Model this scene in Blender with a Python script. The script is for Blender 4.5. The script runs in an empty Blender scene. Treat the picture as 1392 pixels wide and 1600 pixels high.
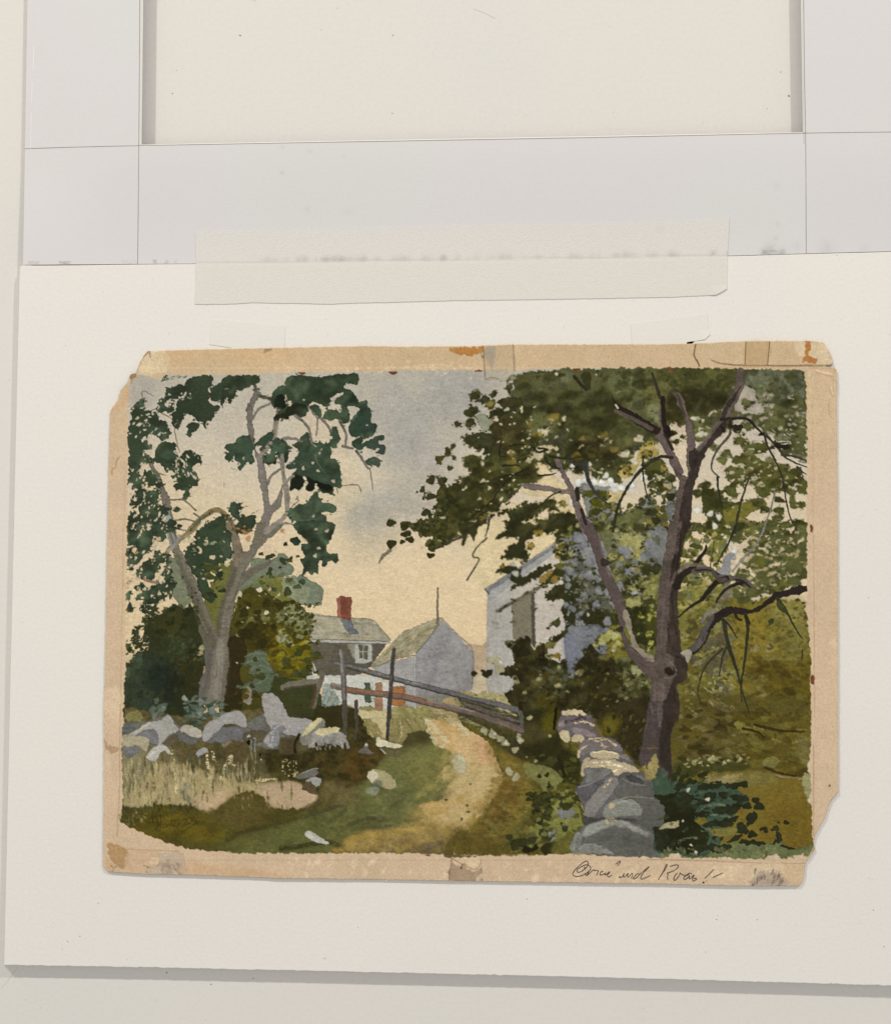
import bpy, math, random
import numpy as np
R = math.radians
PX = 0.00034                      # one photograph pixel on the table = 0.34 mm
H = 0.544*50/36                   # camera height over the table (m)
scene = bpy.context.scene
# ---------------------------------------------------------------- camera
cam_d = bpy.data.cameras.new('camera'); cam = bpy.data.objects.new('camera', cam_d)
scene.collection.objects.link(cam); scene.camera = cam
cam.location = (0, 0, H); cam.rotation_euler = (0, 0, 0)
cam_d.lens = 50; cam_d.sensor_width = 36; cam_d.sensor_fit = 'AUTO'
cam_d.clip_start = 0.01; cam_d.clip_end = 50
# ---------------------------------------------------------------- room light
world = bpy.data.worlds.new('World'); scene.world = world; world.use_nodes = True
bg = world.node_tree.nodes['Background']
bg.inputs[0].default_value = (1.0, 0.955, 0.875, 1); bg.inputs[1].default_value = 0.57
def lamp(name, d, dist, energy, col, size):
    l = bpy.data.lights.new(name, 'POINT'); l.energy = energy; l.color = col; l.shadow_soft_size = size
    o = bpy.data.objects.new(name, l); scene.collection.objects.link(o)
    n = math.sqrt(sum(c*c for c in d)); o.location = [c/n*dist for c in d]
lamp('ceiling_lamp', (-4.9, 7.6, 5.0), 3.1, 166.0, (1.0, 0.93, 0.82), 0.045)
lamp('ceiling_lamp', (3.9, 7.6, 5.0), 3.1, 140.0, (1.0, 0.93, 0.82), 0.045)
scene.view_settings.view_transform = 'Standard'; scene.view_settings.look = 'None'
scene.view_settings.exposure = 0.07; scene.view_settings.gamma = 1.0
scene.view_settings.use_curve_mapping = False
# ---------------------------------------------------------------- pigment painter
# The picture sheet is a fine mesh; every vertex gets the pigment colour laid down
# here by brush-like primitives (washes, strokes, dabs) on procedural noise.
import numpy as np
SS = 2
X0, Y0, CW, CH = 150, 526, 1170, 872          # area of the old board, 1 unit = 0.34 mm
HH, WW = CH*SS, CW*SS
canvas = np.zeros((HH, WW, 3), np.float32)
_rs = np.random.RandomState(11)

def vnoise(h, w, scale, seed, scx=None):
    r = np.random.RandomState(seed)
    sx = scx or scale
    gh, gw = int(h/scale)+3, int(w/sx)+3
    g = r.rand(gh, gw).astype(np.float32)*2-1
    y = np.arange(h, dtype=np.float32)/scale; x = np.arange(w, dtype=np.float32)/sx
    yi = y.astype(int); xi = x.astype(int)
    fy = y-yi; fx = x-xi
    fy = fy*fy*(3-2*fy); fx = fx*fx*(3-2*fx)
    a = g[yi]*(1-fy)[:, None] + g[yi+1]*fy[:, None]
    return a[:, xi]*(1-fx) + a[:, xi+1]*fx

def fbm(scale, seed, octs=3, scx=None):
    o = np.zeros((HH, WW), np.float32); a = 1.0; t = 0
    for i in range(octs):
        s = max(scale*SS/2**i, 1.2); sx = None if scx is None else max(scx*SS/2**i, 1.2)
        o += a*vnoise(HH, WW, s, seed+i*17, sx); t += a; a *= 0.55
    return o/t

WXa, WYa = fbm(9, 1, 2), fbm(9, 2, 2)          # brush wobble
WXb, WYb = fbm(3.2, 3, 1), fbm(3.2, 4, 1)      # fine ragging
BIG = fbm(60, 5, 4)
MID = fbm(16, 6, 3)
FINE = fbm(4, 7, 2)
GRAIN = _rs.randn(HH, WW).astype(np.float32)
_g = GRAIN.copy()
for ax in (0, 1):
    _g = (_g + np.roll(_g, 1, ax) + np.roll(_g, -1, ax))/1.732
GRAIN = _g/_g.std()
LAID = fbm(1.6, 9, 1, 6)                       # the laid lines of the paper
TOOTH = 0.6*GRAIN + 1.4*LAID

K = 300/1392.0
OX = {'a': 160, 'b': 440, 'c': 720, 'd': 1010, 'p': 0}
OY = {'1': 530, '2': 820, '3': 1100, '0': 0}
def conv(tile, pts):
    if isinstance(pts, str):
        pts = [tuple(map(float, p.split(','))) for p in pts.split()]
    a = np.array(pts, np.float64)
    if tile == 'p':
        a[:, :2] = (a[:, :2]-[X0, Y0])*SS
    else:
        a[:, :2] = (a[:, :2]*K + [OX[tile[0]]-X0, OY[tile[1]]-Y0])*SS
    return a

def smooth_closed(p, n=4):
    P = p; m = len(P)
    if m < 4: return P
    out = []
    for i in range(m):
        p0, p1, p2, p3 = P[i-1], P[i], P[(i+1) % m], P[(i+2) % m]
        for t in np.arange(n)/n:
            out.append(.5*((2*p1)+(-p0+p2)*t+(2*p0-5*p1+4*p2-p3)*t*t+(-p0+3*p1-3*p2+p3)*t**3))
    return np.array(out)

def bbox(p, pad):
    x0 = int(max(0, p[:, 0].min()-pad)); x1 = int(min(WW, p[:, 0].max()+pad+1))
    y0 = int(max(0, p[:, 1].min()-pad)); y1 = int(min(HH, p[:, 1].max()+pad+1))
    return x0, x1, y0, y1

def fillmask(p, x, y):
    m = np.zeros(x.shape, bool)
    n = len(p)
    for i in range(n):
        ax, ay = p[i-1]; bx, by = p[i]
        if ay == by: continue
        c = (ay > y) != (by > y)
        m ^= c & (x < (bx-ax)*(y-ay)/(by-ay)+ax)
    return m

def blur(m, r):
    r = int(max(1, r))
    for _ in range(2):
        for ax in (0, 1):
            pw = [(0, 0), (0, 0)]; pw[ax] = (r+1, r)
            c = np.cumsum(np.pad(m, pw, mode='edge'), ax, dtype=np.float32)
            n = m.shape[ax]
            if ax == 0: m = (c[2*r+1:2*r+1+n]-c[:n])/(2*r+1)
            else: m = (c[:, 2*r+1:2*r+1+n]-c[:, :n])/(2*r+1)
    return m

def lay(sl, m, col, var, gran, col2=None, edge=0, seed=0, mul=False):
    y0, y1, x0, x1 = sl
    oy, ox = (seed*37) % 61, (seed*53) % 71
    N = np.roll(MID, (oy, ox), (0, 1))[y0:y1, x0:x1] if False else MID[y0:y1, x0:x1]
    F = FINE[y0:y1, x0:x1]
    c = np.array(col, np.float32)[None, None, :]
    if col2 is not None:
        t = np.clip(.5 + 1.1*(.7*N+.6*BIG[y0:y1, x0:x1]+.35*F), 0, 1)[..., None]
        c = c*(1-t) + np.array(col2, np.float32)*t
    c = c*(1 + var*(N*.8+F*.5) + gran*TOOTH[y0:y1, x0:x1])[..., None]
    if edge:
        rim = m*(1-blur(m, 2.2*SS/2))
        c = c*(1-edge*np.clip(rim*2, 0, 1))[..., None]
    a = np.clip(m, 0, 1)[..., None]
    if mul: canvas[y0:y1, x0:x1] *= 1-a*(1-c/255.)
    else: canvas[y0:y1, x0:x1] = canvas[y0:y1, x0:x1]*(1-a) + c*a

def poly(tile, pts, col, rag=1.0, fine=.6, soft=0, a=1, var=.10, gran=.025, dry=None, col2=None, edge=.18, smooth=True, mul=False):
    p = conv(tile, pts)
    if smooth: p = smooth_closed(p)
    x0, x1, y0, y1 = bbox(p, 6*SS+soft*3*SS)
    if x1 <= x0 or y1 <= y0: return
    y, x = np.mgrid[y0:y1, x0:x1].astype(np.float32)
    sl = (slice(y0, y1), slice(x0, x1))
    x = x + SS*(rag*2.2*WXa[sl] + fine*1.8*WXb[sl]); y = y + SS*(rag*2.2*WYa[sl] + fine*1.8*WYb[sl])
    m = fillmask(p, x, y).astype(np.float32)
    if soft: m = blur(m, soft*SS)
    if dry is not None: m = m*np.clip((TOOTH[sl]+.5*FINE[sl]*2-dry)*2, 0, 1)
    lay((y0, y1, x0, x1), m*a, col, var, gran, col2, 0 if soft else edge, mul=mul)

def stroke(tile, pts, w, col, a=1, var=.10, gran=.03, dry=None, rag=.5, fine=.5, soft=0, w2=None, edge=0):
    """w = width in tile units (px of the tile zoom), tapering to w2"""
    p = conv(tile, pts)
    k = SS*(1 if tile == 'p' else K)
    if len(p) > 2:
        q = []
        for i in range(len(p)-1):
            p0, p1, p2, p3 = p[max(i-1, 0)], p[i], p[i+1], p[min(i+2, len(p)-1)]
            for t in np.arange(4)/4:
                q.append(.5*((2*p1)+(-p0+p2)*t+(2*p0-5*p1+4*p2-p3)*t*t+(-p0+3*p1-3*p2+p3)*t**3))
        q.append(p[-1]); p = np.array(q)
    n = len(p)
    wa = w*k/2; wb = (w if w2 is None else w2)*k/2
    x0, x1, y0, y1 = bbox(p, max(wa, wb)+5*SS+soft*3*SS)
    if x1 <= x0 or y1 <= y0: return
    y, x = np.mgrid[y0:y1, x0:x1].astype(np.float32)
    sl = (slice(y0, y1), slice(x0, x1))
    x = x + SS*(rag*1.6*WXa[sl]+fine*1.*WXb[sl]); y = y + SS*(rag*1.6*WYa[sl]+fine*1.*WYb[sl])
    d = np.full(x.shape, -1e9, np.float32)
    for i in range(n-1):
        ax, ay = p[i][:2]; bx, by = p[i+1][:2]
        L = (bx-ax)**2+(by-ay)**2+1e-6
        t = np.clip(((x-ax)*(bx-ax)+(y-ay)*(by-ay))/L, 0, 1)
        r = wa+(wb-wa)*((i+t)/(n-1))
        d = np.maximum(d, r-np.hypot(x-ax-t*(bx-ax), y-ay-t*(by-ay)))
    m = np.clip(d+.5, 0, 1)
    if soft: m = blur(m, soft*SS)
    if dry is not None: m = m*np.clip((TOOTH[sl]-dry)*2, 0, 1)
    lay((y0, y1, x0, x1), m*a, col, var, gran, None, edge)

def strokes(tile, lines, *args, **kw):
    for l in lines.split('|'): stroke(tile, l.strip(), *args, **kw)

def dabs(tile, pts, n, r, cols, ang=0, asp=1.6, spread=30, seed=0, a=1, rag=.8, fine=.6, edge=.15, var=.12, dry=None, soft=0):
    """n brush dabs of radius r=(min,max) photo px thrown inside a region"""
    rs = np.random.RandomState(seed+101)
    p = conv(tile, pts)
    lo, hi = p.min(0), p.max(0)
    k = 0; g = 0
    while k < n and g < n*30:
        g += 1
        c = lo + rs.rand(2)*(hi-lo)
        if not fillmask(p, np.array([c[0]]), np.array([c[1]]))[0]: continue
        k += 1
        rr = (r[0]+(r[1]-r[0])*rs.rand()**1.4)*SS
        th = np.radians(ang+rs.uniform(-spread, spread))
        one_dab(c[0], c[1], rr, asp*rs.uniform(.75, 1.25), th, cols[rs.randint(len(cols))], a, rag, fine, edge, var, rs.randint(999), dry, soft)

def one_dab(cx, cy, rr, asp, th, col, a, rag, fine, edge, var, sd, dry=None, soft=0):
    R = rr*asp+3*SS
    x0, x1, y0, y1 = int(max(0, cx-R)), int(min(WW, cx+R+1)), int(max(0, cy-R)), int(min(HH, cy+R+1))
    if x1 <= x0+1 or y1 <= y0+1: return
    y, x = np.mgrid[y0:y1, x0:x1].astype(np.float32)
    sl = (slice(y0, y1), slice(x0, x1))
    x = x-cx + SS*(rag*1.8*WXa[sl]+fine*1.5*WXb[sl]); y = y-cy + SS*(rag*1.8*WYa[sl]+fine*1.5*WYb[sl])
    u = (x*np.cos(th)+y*np.sin(th))/asp; v = -x*np.sin(th)+y*np.cos(th)
    m = np.clip(rr-np.hypot(u, v)*(1+.12*np.sin(3*np.arctan2(v, u)+sd))+.5, 0, 1)
    if dry is not None: m = m*np.clip((TOOTH[sl]-dry)*2, 0, 1)
    if soft: m = blur(m, soft*SS)
    lay((y0, y1, x0, x1), m*a, col, var, .02, None, edge)

def ell(tile, lst, col, asp=1.3, ang=-30, **kw):
    """single leaves: 'x,y,r[,angle]' in tile units"""
    q = dict(a=1, rag=.8, fine=.6, edge=.2, var=.12); q.update(kw)
    for i, t in enumerate(lst.split()):
        v = list(map(float, t.split(',')))
        c = conv(tile, [(v[0], v[1])])[0]
        k = SS*(1 if tile == 'p' else K)*(.82 if v[2] < 40 else .62)
        one_dab(c[0], c[1], v[2]*k, asp, np.radians(v[3] if len(v) > 3 else ang+(i*47 % 50)-25), col, q['a'], q['rag'], q['fine'], q['edge'], q['var'], i, q.get('dry'), q.get('soft', 0))
# ---------------------------------------------------------------- the picture itself
_yy = (np.arange(HH, dtype=np.float32)/SS+Y0)[:, None]; _xx = (np.arange(WW, dtype=np.float32)/SS+X0)[None, :]
# old tan board
_t = np.clip((_yy-560)/200, 0, 1)[..., None]
canvas[:] = np.array([192, 166, 130], np.float32)*(1-_t) + np.array([198, 172, 140], np.float32)*_t
canvas *= (1+.035*BIG+.02*MID+.02*GRAIN*.6)[..., None]
BOARD0 = canvas.copy()
SKY = '203,592 222,586 250,592 262,584 300,586 440,582 560,580 640,578 760,578 1000,574 1235,578 1256,582 1259,640 1260,760 1260,930 1264,1000 1266,1070 1265,1200 1268,1300 1261,1338 1180,1342 1100,1340 1010,1340 880,1335 800,1337 740,1336 600,1333 500,1333 400,1333 330,1330 270,1320 215,1297 190,1285 188,1270 193,1240 190,1200 192,1130 196,1050 197,900 200,760 200,650'
p = smooth_closed(conv('p', SKY), 2)
_y, _x = np.mgrid[0:HH, 0:WW].astype(np.float32)
PM = fillmask(p, _x+SS*(1.5*WXa+1.6*WXb), _y+SS*(1.5*WYa+1.6*WYb)).astype(np.float32)
ys = [576, 640, 720, 780, 840, 900, 960, 1030, 1100, 1400]
cs = [(177, 168, 152), (186, 175, 157), (199, 184, 162), (206, 188, 159), (212, 190, 156), (217, 193, 155), (219, 193, 153), (216, 189, 149), (190, 165, 125), (150, 135, 100)]
row = np.stack([np.interp(_yy[:, 0]+0, ys, [c[k] for c in cs]) for k in range(3)], -1).astype(np.float32)
wob = np.clip(_yy+38*BIG, 576, 1399)
sky = np.stack([np.interp(wob, ys, [c[k] for c in cs]) for k in range(3)], -1).astype(np.float32)
sky *= (1+.012*MID+.02*TOOTH*.6)[..., None]
canvas[:] = canvas*(1-PM[..., None]) + sky*PM[..., None]
del sky, _x, _y
# pinker, duller sky at the left; clouds
poly('p', '196,720 330,760 480,900 470,1060 196,1060', (208, 184, 148), soft=30, a=.55, edge=0, var=.03)
for q, c, al in (('560,590 760,590 740,680 700,760 640,770 590,700', (162, 157, 146), .5), ('615,650 660,630 670,680 640,720 600,730', (146, 146, 143), .5),
                 ('520,795 560,770 640,750 690,800 620,835 560,850', (158, 154, 146), .6), ('585,840 560,880 530,870', (184, 168, 142), .4),
                 ('330,600 420,620 400,690 350,700', (180, 170, 154), .35), ('205,590 250,590 240,630 205,640', (150, 144, 138), .6),
                 ('690,780 760,800 740,860 690,840', (178, 162, 138), .35), ('690,590 780,585 770,650 700,660', (160, 152, 146), .5)):
    poly('p', q, c, soft=14, a=al, edge=0, var=.05)
for q in ('520,790 545,780 550,800 530,812', '600,795 640,800 625,830 598,820', '470,600 540,680 560,800 480,800'):
    poly('p', q, (204, 184, 150), soft=9, a=.5, edge=0, var=.04)
for q, c in (('640,725 760,740 730,800 655,790', (168, 157, 143)), ('560,820 620,835 600,880 560,870', (190, 172, 143))):
    poly('p', q, c, soft=14, a=.35, edge=0, var=.05)
for q, c, al in (('690,560 760,590 740,640 690,660 650,640', (148, 147, 143), .35), ('600,600 640,610 620,660 570,670', (150, 149, 144), .35), ('540,800 600,770 650,790 620,815 560,820', (150, 149, 144), .4), ('640,660 700,700 690,740 640,730', (154, 149, 147), .35)):
    poly('p', q, c, soft=7, a=al, edge=0, rag=2, var=.05)
ell('b2', '675,500,22 430,20,18 770,545,16 920,520,16 260,405,9', (222, 202, 164), a=.5, soft=1, asp=1)
ell('b2', '1015,165,10 5,40,18', (190, 130, 90), a=.6, soft=1)
ell('b1', '1370,283,18', (214, 206, 190), asp=1, a=.8)
strokes('a1', '885,1040 880,1070|930,930 980,950', 6, (120, 110, 96), a=.6)

# ---- distance: hill, house, gabled barn
poly('c2', '40,885 90,865 150,875 195,868 195,1100 85,1090', (176, 152, 126), rag=.3)
poly('c2', '60,1070 200,1060 200,1240 60,1240', (190, 172, 142), rag=.5)
poly('b2', '-40,560 80,600 180,630 380,665 640,680 720,750 792,838 770,850 230,845 205,800 100,740 -20,700', (148, 142, 126), rag=.4, smooth=False, col2=(160, 153, 132))
dabs('b2', '130,640 380,680 640,690 770,830 230,840', 60, (.8, 2), [(170, 160, 132), (134, 127, 106), (158, 148, 118)], ang=5, asp=5, spread=8, seed=500, a=.5)
strokes('b2', '230,770 380,765 460,770|480,700 620,705 650,740|200,800 420,810|540,800 700,812|190,660 360,690', 8, (166, 164, 140), a=.7)
strokes('b2', '120,640 380,668 640,684 715,750 788,832', 7, (104, 98, 86), a=.6)
strokes('b2', '250,710 300,780|440,765 520,800', 6, (180, 176, 160), a=.6)
poly('b2', '205,850 770,855 640,1030 560,1090 260,1092 215,950', (86, 80, 75), rag=.4, smooth=False, var=.07)
poly('b2', '240,860 380,860 330,1000 250,1060', (98, 92, 84), soft=4, a=.6)
stroke('b2', '205,842 480,846 780,852', 18, (168, 166, 158), rag=.3)
stroke('b2', '225,830 480,836 770,846', 6, (84, 80, 74), rag=.3, a=.8)
poly('b2', '470,858 560,858 540,990 520,970 495,920', (132, 128, 112), rag=.3, smooth=False)
poly('b2', '530,862 655,862 658,990 600,1010 530,1002', (168, 166, 156), rag=.3, smooth=False)
poly('b2', '560,868 628,872 622,975 565,965', (86, 86, 76), rag=.2, smooth=False)
strokes('b2', '592,870 592,970|562,920 624,922', 7, (150, 148, 138))
strokes('b2', '655,870 655,985', 6, (110, 104, 96), a=.7)
poly('b2', '400,530 432,518 432,684 405,668', (150, 92, 80), rag=.2, smooth=False)
poly('b2', '428,516 510,526 500,690 430,682', (112, 64, 55), rag=.2, smooth=False, var=.14)
poly('b2', '425,685 500,690 528,750 558,785 500,797 458,750', (102, 106, 122), rag=.3, smooth=False)
poly('b2', '300,1092 650,1088 735,1130 895,1150 895,1325 640,1350 520,1350 470,1330 290,1310', (190, 187, 176), rag=.4, smooth=False, var=.05)
poly('b2', '145,870 190,848 218,905 170,900', (192, 184, 174), rag=.4)
poly('b2', '190,985 240,1010 262,1112 180,1118 145,1080 210,1060', (188, 182, 172), rag=.4)
poly('b2', '600,1143 646,1140 648,1292 604,1290', (66, 86, 72), rag=.2, smooth=False)
strokes('b2', '655,1140 655,1290|680,1150 670,1290', 8, (90, 92, 88), dry=.1)
poly('b2', '678,1148 728,1142 735,1345 680,1345', (146, 108, 86), rag=.2, smooth=False)
poly('b2', '800,1168 896,1168 892,1312 798,1312', (156, 102, 68), rag=.2, smooth=False)
# gabled barn
poly('b2', '655,1028 975,948 968,1340 900,1330 895,1150 730,1122', (148, 146, 144), rag=.3, smooth=False, var=.06)
poly('b2', '975,930 1130,720 1160,682 1390,925 1380,1195 1240,1230 1130,1300 965,1335', (132, 130, 133), rag=.3, smooth=False, var=.07, col2=(140, 138, 140))
poly('b2', '1060,900 1150,900 1110,1150 1010,1200 1010,1000', (124, 122, 128), soft=7, a=.5)
poly('b2', '1230,900 1370,960 1360,1180 1250,1190', (124, 118, 116), soft=7, a=.5)
poly('b2', '635,1032 700,960 880,772 1150,664 1175,682 1130,728 1040,850 975,930 850,960 700,1020', (142, 134, 112), rag=.3, smooth=False, col2=(156, 148, 122), var=.12)
strokes('b2', '720,980 840,880 980,800|800,950 950,880 1060,790|700,1010 800,960 960,910', 9, (154, 150, 118), dry=-.2, a=.8)
dabs('b2', '660,1020 880,790 1150,680 980,920', 70, (.8, 2), [(168, 158, 126), (124, 116, 92), (156, 148, 112)], ang=-35, asp=5, spread=10, seed=501, a=.55)
strokes('b2', '1140,720 1040,860 975,935|700,1024 850,966 970,945', 8, (92, 88, 78), a=.8)
strokes('b2', '1165,680 1280,800 1388,922 1378,1180', 7, (92, 90, 90), a=.8)
stroke('b2', '968,950 965,1335', 6, (170, 168, 166), a=.8)
stroke('b2', '1130,460 1130,580 1128,715', 12, (104, 95, 86), w2=18)
strokes('b2', '880,1170 900,1320|1130,1190 1128,1290', 7, (60, 58, 60), a=.5)

# ---- white barn on the right
poly('c2', '190,490 180,465 690,130 1000,60 1000,1100 380,1210 195,1215 185,900', (186, 175, 162), rag=.3, smooth=False, var=.05)
poly('c2', '240,560 380,450 370,840 390,1190 240,1195', (162, 158, 152), rag=1, soft=5, a=.8)
poly('c2', '190,500 260,470 260,1212 195,1215 185,900', (162, 158, 152), rag=.3, smooth=False, a=.8, edge=.1)
strokes('c2', '250,705 275,725|260,745 280,750|590,680 610,670|640,590 670,575|230,700 250,720', 5, (110, 104, 96), a=.7)
poly('c2', '170,465 420,305 680,122 690,200 420,390 205,555 190,490', (150, 151, 150), rag=.3, smooth=False)
poly('c2', '170,465 420,305 680,122 690,160 430,335 200,488', (118, 120, 126), rag=.3, smooth=False)
strokes('c2', '172,466 205,500', 10, (70, 68, 70))
poly('c2', '368,560 530,488 532,890 480,820 375,832', (126, 121, 104), rag=.3, smooth=False, var=.12, col2=(112, 106, 90))
poly('c2', '508,490 532,485 538,895 514,870', (74, 69, 60), rag=.3, smooth=False)
stroke('c2', '258,628 380,556 480,505 590,438', 24, (104, 98, 84), rag=.5)
stroke('c2', '270,630 330,592 380,566', 9, (52, 48, 42))
poly('c2', '740,430 700,150 800,30 1392,-60 1500,900 1100,1000 900,1010 780,1160 752,850', (118, 124, 130), rag=1, var=.1, col2=(128, 132, 134))
poly('c2', '750,800 930,720 1100,690 1060,950 790,1010', (106, 118, 138), rag=1, soft=3, a=.85)
stroke('c2', '752,790 770,1000', 22, (112, 126, 152))

# ---- right-hand hedge, olive washes
poly('d2', '-200,560 200,500 560,430 1000,540 1130,560 1160,700 1190,1000 1195,1500 1200,1700 900,1800 -200,1800 -300,1000', (124, 110, 56), rag=1.5, col2=(108, 100, 46), var=.15)
for q, c, al in (('850,720 1140,640 1170,900 900,930', (104, 100, 62), .6), ('560,640 850,640 840,900 560,900', (128, 108, 50), .8),
                 ('240,470 520,430 560,640 330,800 200,720', (112, 108, 62), .9), ('870,950 1190,940 1195,1392 850,1392', (80, 68, 28), .85),
                 ('300,980 560,1000 620,1392 240,1392', (92, 88, 46), .9), ('620,960 860,960 860,1392 640,1392', (104, 90, 42), .8),
                 ('880,880 1120,850 1130,980 900,990', (122, 112, 76), .6)):
    poly('d2', q, c, soft=9, a=al, edge=0, var=.15)
DK, DK2, BLK = (56, 73, 56), (44, 57, 43), (32, 33, 22)
TEAL, TEAL2 = (62, 90, 76), (74, 100, 86)
SKYC = (188, 171, 147)
# ---- left bushes behind the tree
poly('a2', '1070,300 1090,250 1150,240 1230,250 1290,210 1340,220 1345,270 1385,320 1360,360 1300,372 1260,395 1400,380 1450,360 1500,400 1600,450 1590,550 1560,585 1450,570 1300,545 1180,480 1000,490 1000,450', (114, 122, 102), col2=(102, 114, 94), rag=1)
poly('b2', '0,385 50,392 80,362 104,372 112,402 150,430 205,452 200,495 180,575 140,580 90,570 0,560', (126, 132, 108), rag=.8)
poly('a2', '470,260 520,240 600,300 640,500 640,620 600,600 520,530 500,440', (116, 120, 100), col2=(104, 110, 84))
poly('a2', '700,760 740,560 800,420 860,330 930,260 960,300 960,560 940,700 900,900 860,900 780,880', (108, 108, 66), col2=(86, 88, 50))
poly('a2', '1000,500 1080,440 1120,400 1200,360 1300,380 1300,480 1380,540 1392,620 1392,720 1000,760', (118, 118, 76), col2=(98, 98, 54))
poly('a2', '150,1035 210,1020 240,1030 232,940 280,912 330,900 312,868 362,830 312,790 328,770 318,735 345,680 385,668 420,640 480,592 540,580 600,600 650,600 695,650 705,760 752,880 750,1000 730,1080 700,1200 700,1392 152,1392', (50, 54, 35), col2=(38, 42, 26), rag=1.6, fine=1.3, var=.2)
for q, c, al in (('160,1060 300,960 420,900 480,1100 420,1392 160,1392', (44, 60, 48), .75), ('380,700 520,610 600,650 560,800 420,820', (58, 56, 32), .6),
                 ('340,1020 560,1040 560,1280 360,1240', (26, 38, 30), .7), ('560,880 740,900 700,1240 560,1300', (44, 40, 24), .6), ('480,800 620,760 660,900 500,960', (50, 62, 42), .6)):
    poly('a2', q, c, soft=7, a=al, edge=0, var=.2)
poly('a2', '232,950 290,920 300,960 280,1010 250,1060 215,1020', (72, 94, 78), a=.7)
poly('a2', '160,1030 215,1040 240,1070 200,1110 160,1100', (80, 102, 86), a=.55)
dabs('a2', '300,680 560,560 660,600 700,800 400,860', 46, (1.5, 4.5), [(40, 42, 24), (58, 60, 34), (66, 70, 44), (34, 36, 22)], ang=-30, seed=1, a=.7)
dabs('a2', '160,860 330,640 380,700 300,900 170,960', 26, (1., 3.2), [(44, 46, 30), (70, 72, 48)], ang=-40, seed=2)
dabs('a2', '200,950 700,900 690,1392 160,1392', 90, (1.5, 5), [(38, 50, 38), (54, 66, 46), (64, 70, 48), (30, 34, 22), (56, 52, 30)], ang=-60, seed=3, a=.45)
dabs('a2', '400,860 700,820 740,980 560,1100', 30, (1.2, 3), [(86, 92, 68), (70, 84, 62)], ang=-50, seed=4, a=.45)
ell('a2', '265,815,14 190,910,14 265,880,18 298,680,8 380,680,10 265,925,8 720,890,26 740,920,20', (60, 62, 40))
ell('a2', '725,890,24 715,925,18 700,940,12', (150, 144, 110))
# right bush (behind / right of the trunk)
poly('a2', '890,1392 880,1220 905,1060 920,940 905,860 930,720 980,550 1015,480 1080,445 1150,470 1200,485 1250,540 1330,560 1400,560 1490,650 1510,760 1490,830 1430,870 1500,900 1570,930 1590,970 1530,990 1500,1060 1440,1110 1500,1140 1560,1180 1560,1392', (78, 74, 38), col2=(52, 50, 26), rag=1.3, fine=1, var=.22)
poly('a2', '1080,620 1170,610 1240,640 1300,600 1392,570 1392,700 1280,700 1240,690 1160,720 1050,722 1000,800 1040,850 1000,840 970,800 1030,730', (124, 124, 84), a=.9)
poly('a2', '900,830 1030,820 1040,960 1000,1060 1020,1200 1000,1392 890,1392 890,1200 915,1000', (50, 42, 26), col2=(38, 34, 20), var=.2)
for q, c, al in (('1040,720 1200,700 1280,760 1240,900 1060,900', (52, 44, 20), .8), ('1220,800 1392,820 1480,1000 1392,1100 1240,1000', (104, 92, 28), .8),
                 ('1000,480 1180,480 1240,600 1060,640', (64, 58, 26), .7), ('1400,800 1500,850 1500,1040 1400,1100', (126, 112, 34), .8)):
    poly('a2', q, c, soft=5, a=al, edge=0, var=.2)
dabs('a2', '960,520 1100,440 1300,560 1392,760 1100,900 940,800', 60, (2, 6), [(46, 42, 20), (60, 54, 26), (74, 70, 34), (40, 34, 18)], seed=5, a=.75, asp=1.2)
ell('a2', '1190,570,42 1290,590,34 1330,600,20 1080,740,38 1150,790,44 1250,740,26 1160,860,36 1060,800,30 1025,640,34 1380,560,20', (48, 46, 24), asp=1.15)
dabs('a2', '1150,720 1480,700 1500,1100 1200,1100', 60, (2, 5.5), [(110, 98, 34), (134, 120, 40), (60, 50, 22), (84, 74, 30), (66, 62, 34)], seed=6, a=.7)
dabs('a2', '1000,500 1392,480 1480,700 1000,800', 20, (.7, 1.6), [(180, 172, 140), (150, 152, 120)], seed=7, a=.8)
dabs('a2', '1060,250 1392,380 1450,480 1100,470', 30, (1.5, 4), [(132, 134, 92), (100, 112, 88), (64, 74, 52)], seed=8, a=.8)
ell('a2', '1340,480,32,-80 1215,225,18 1150,210,14 1195,235,20 1290,305,12 1310,255,22 1360,250,22 1210,350,22 1215,320,16 1235,225,14', (52, 60, 42), asp=1.3)
ell('a2', '1000,500,22 1140,470,24 1215,470,14 1190,635,20 1050,600,9 1280,510,12 975,1000,7 1380,880,12', (206, 192, 160), asp=1.2)
# teal hosta-like brushwork
for i, q in enumerate(('1040,940 1110,910 1180,910 1200,960 1230,1020 1220,1080 1100,1090 1060,1060 1080,1020 1000,1010 1050,980', '970,1180 1060,1140 1180,1080 1260,1080 1300,1110 1220,1140 1210,1210 1090,1220 1040,1190')):
    poly('a2', q, (86, 100, 82), rag=1.4, fine=1.2, col2=(70, 86, 68))
strokes('a2', '1030,960 1100,930 1190,940|1050,1000 1150,970 1210,1010|1070,1050 1150,1020 1220,1050|1000,1190 1100,1160 1200,1110', 9, (112, 124, 104), a=.55)
ell('a2', '1110,975,20,60 1085,1165,20,80 1150,1100,40,0 1125,1055,16', (58, 60, 38))
poly('a2', '1050,1170 1080,1190 1085,1270 1070,1310 1030,1290 1015,1240 1045,1220', (138, 130, 118), a=.9)
stroke('a2', '1310,1170 1400,1150', 44, (112, 106, 100), a=.9)
dabs('a2', '900,1200 1200,1200 1200,1392 900,1392', 24, (1.5, 4.5), [(80, 70, 28), (104, 88, 36), (52, 42, 20)], seed=9, a=.7)
poly('a2', '1220,1180 1392,1170 1560,1200 1560,1392 1200,1392', (60, 66, 42), col2=(46, 56, 40), var=.2)
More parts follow.
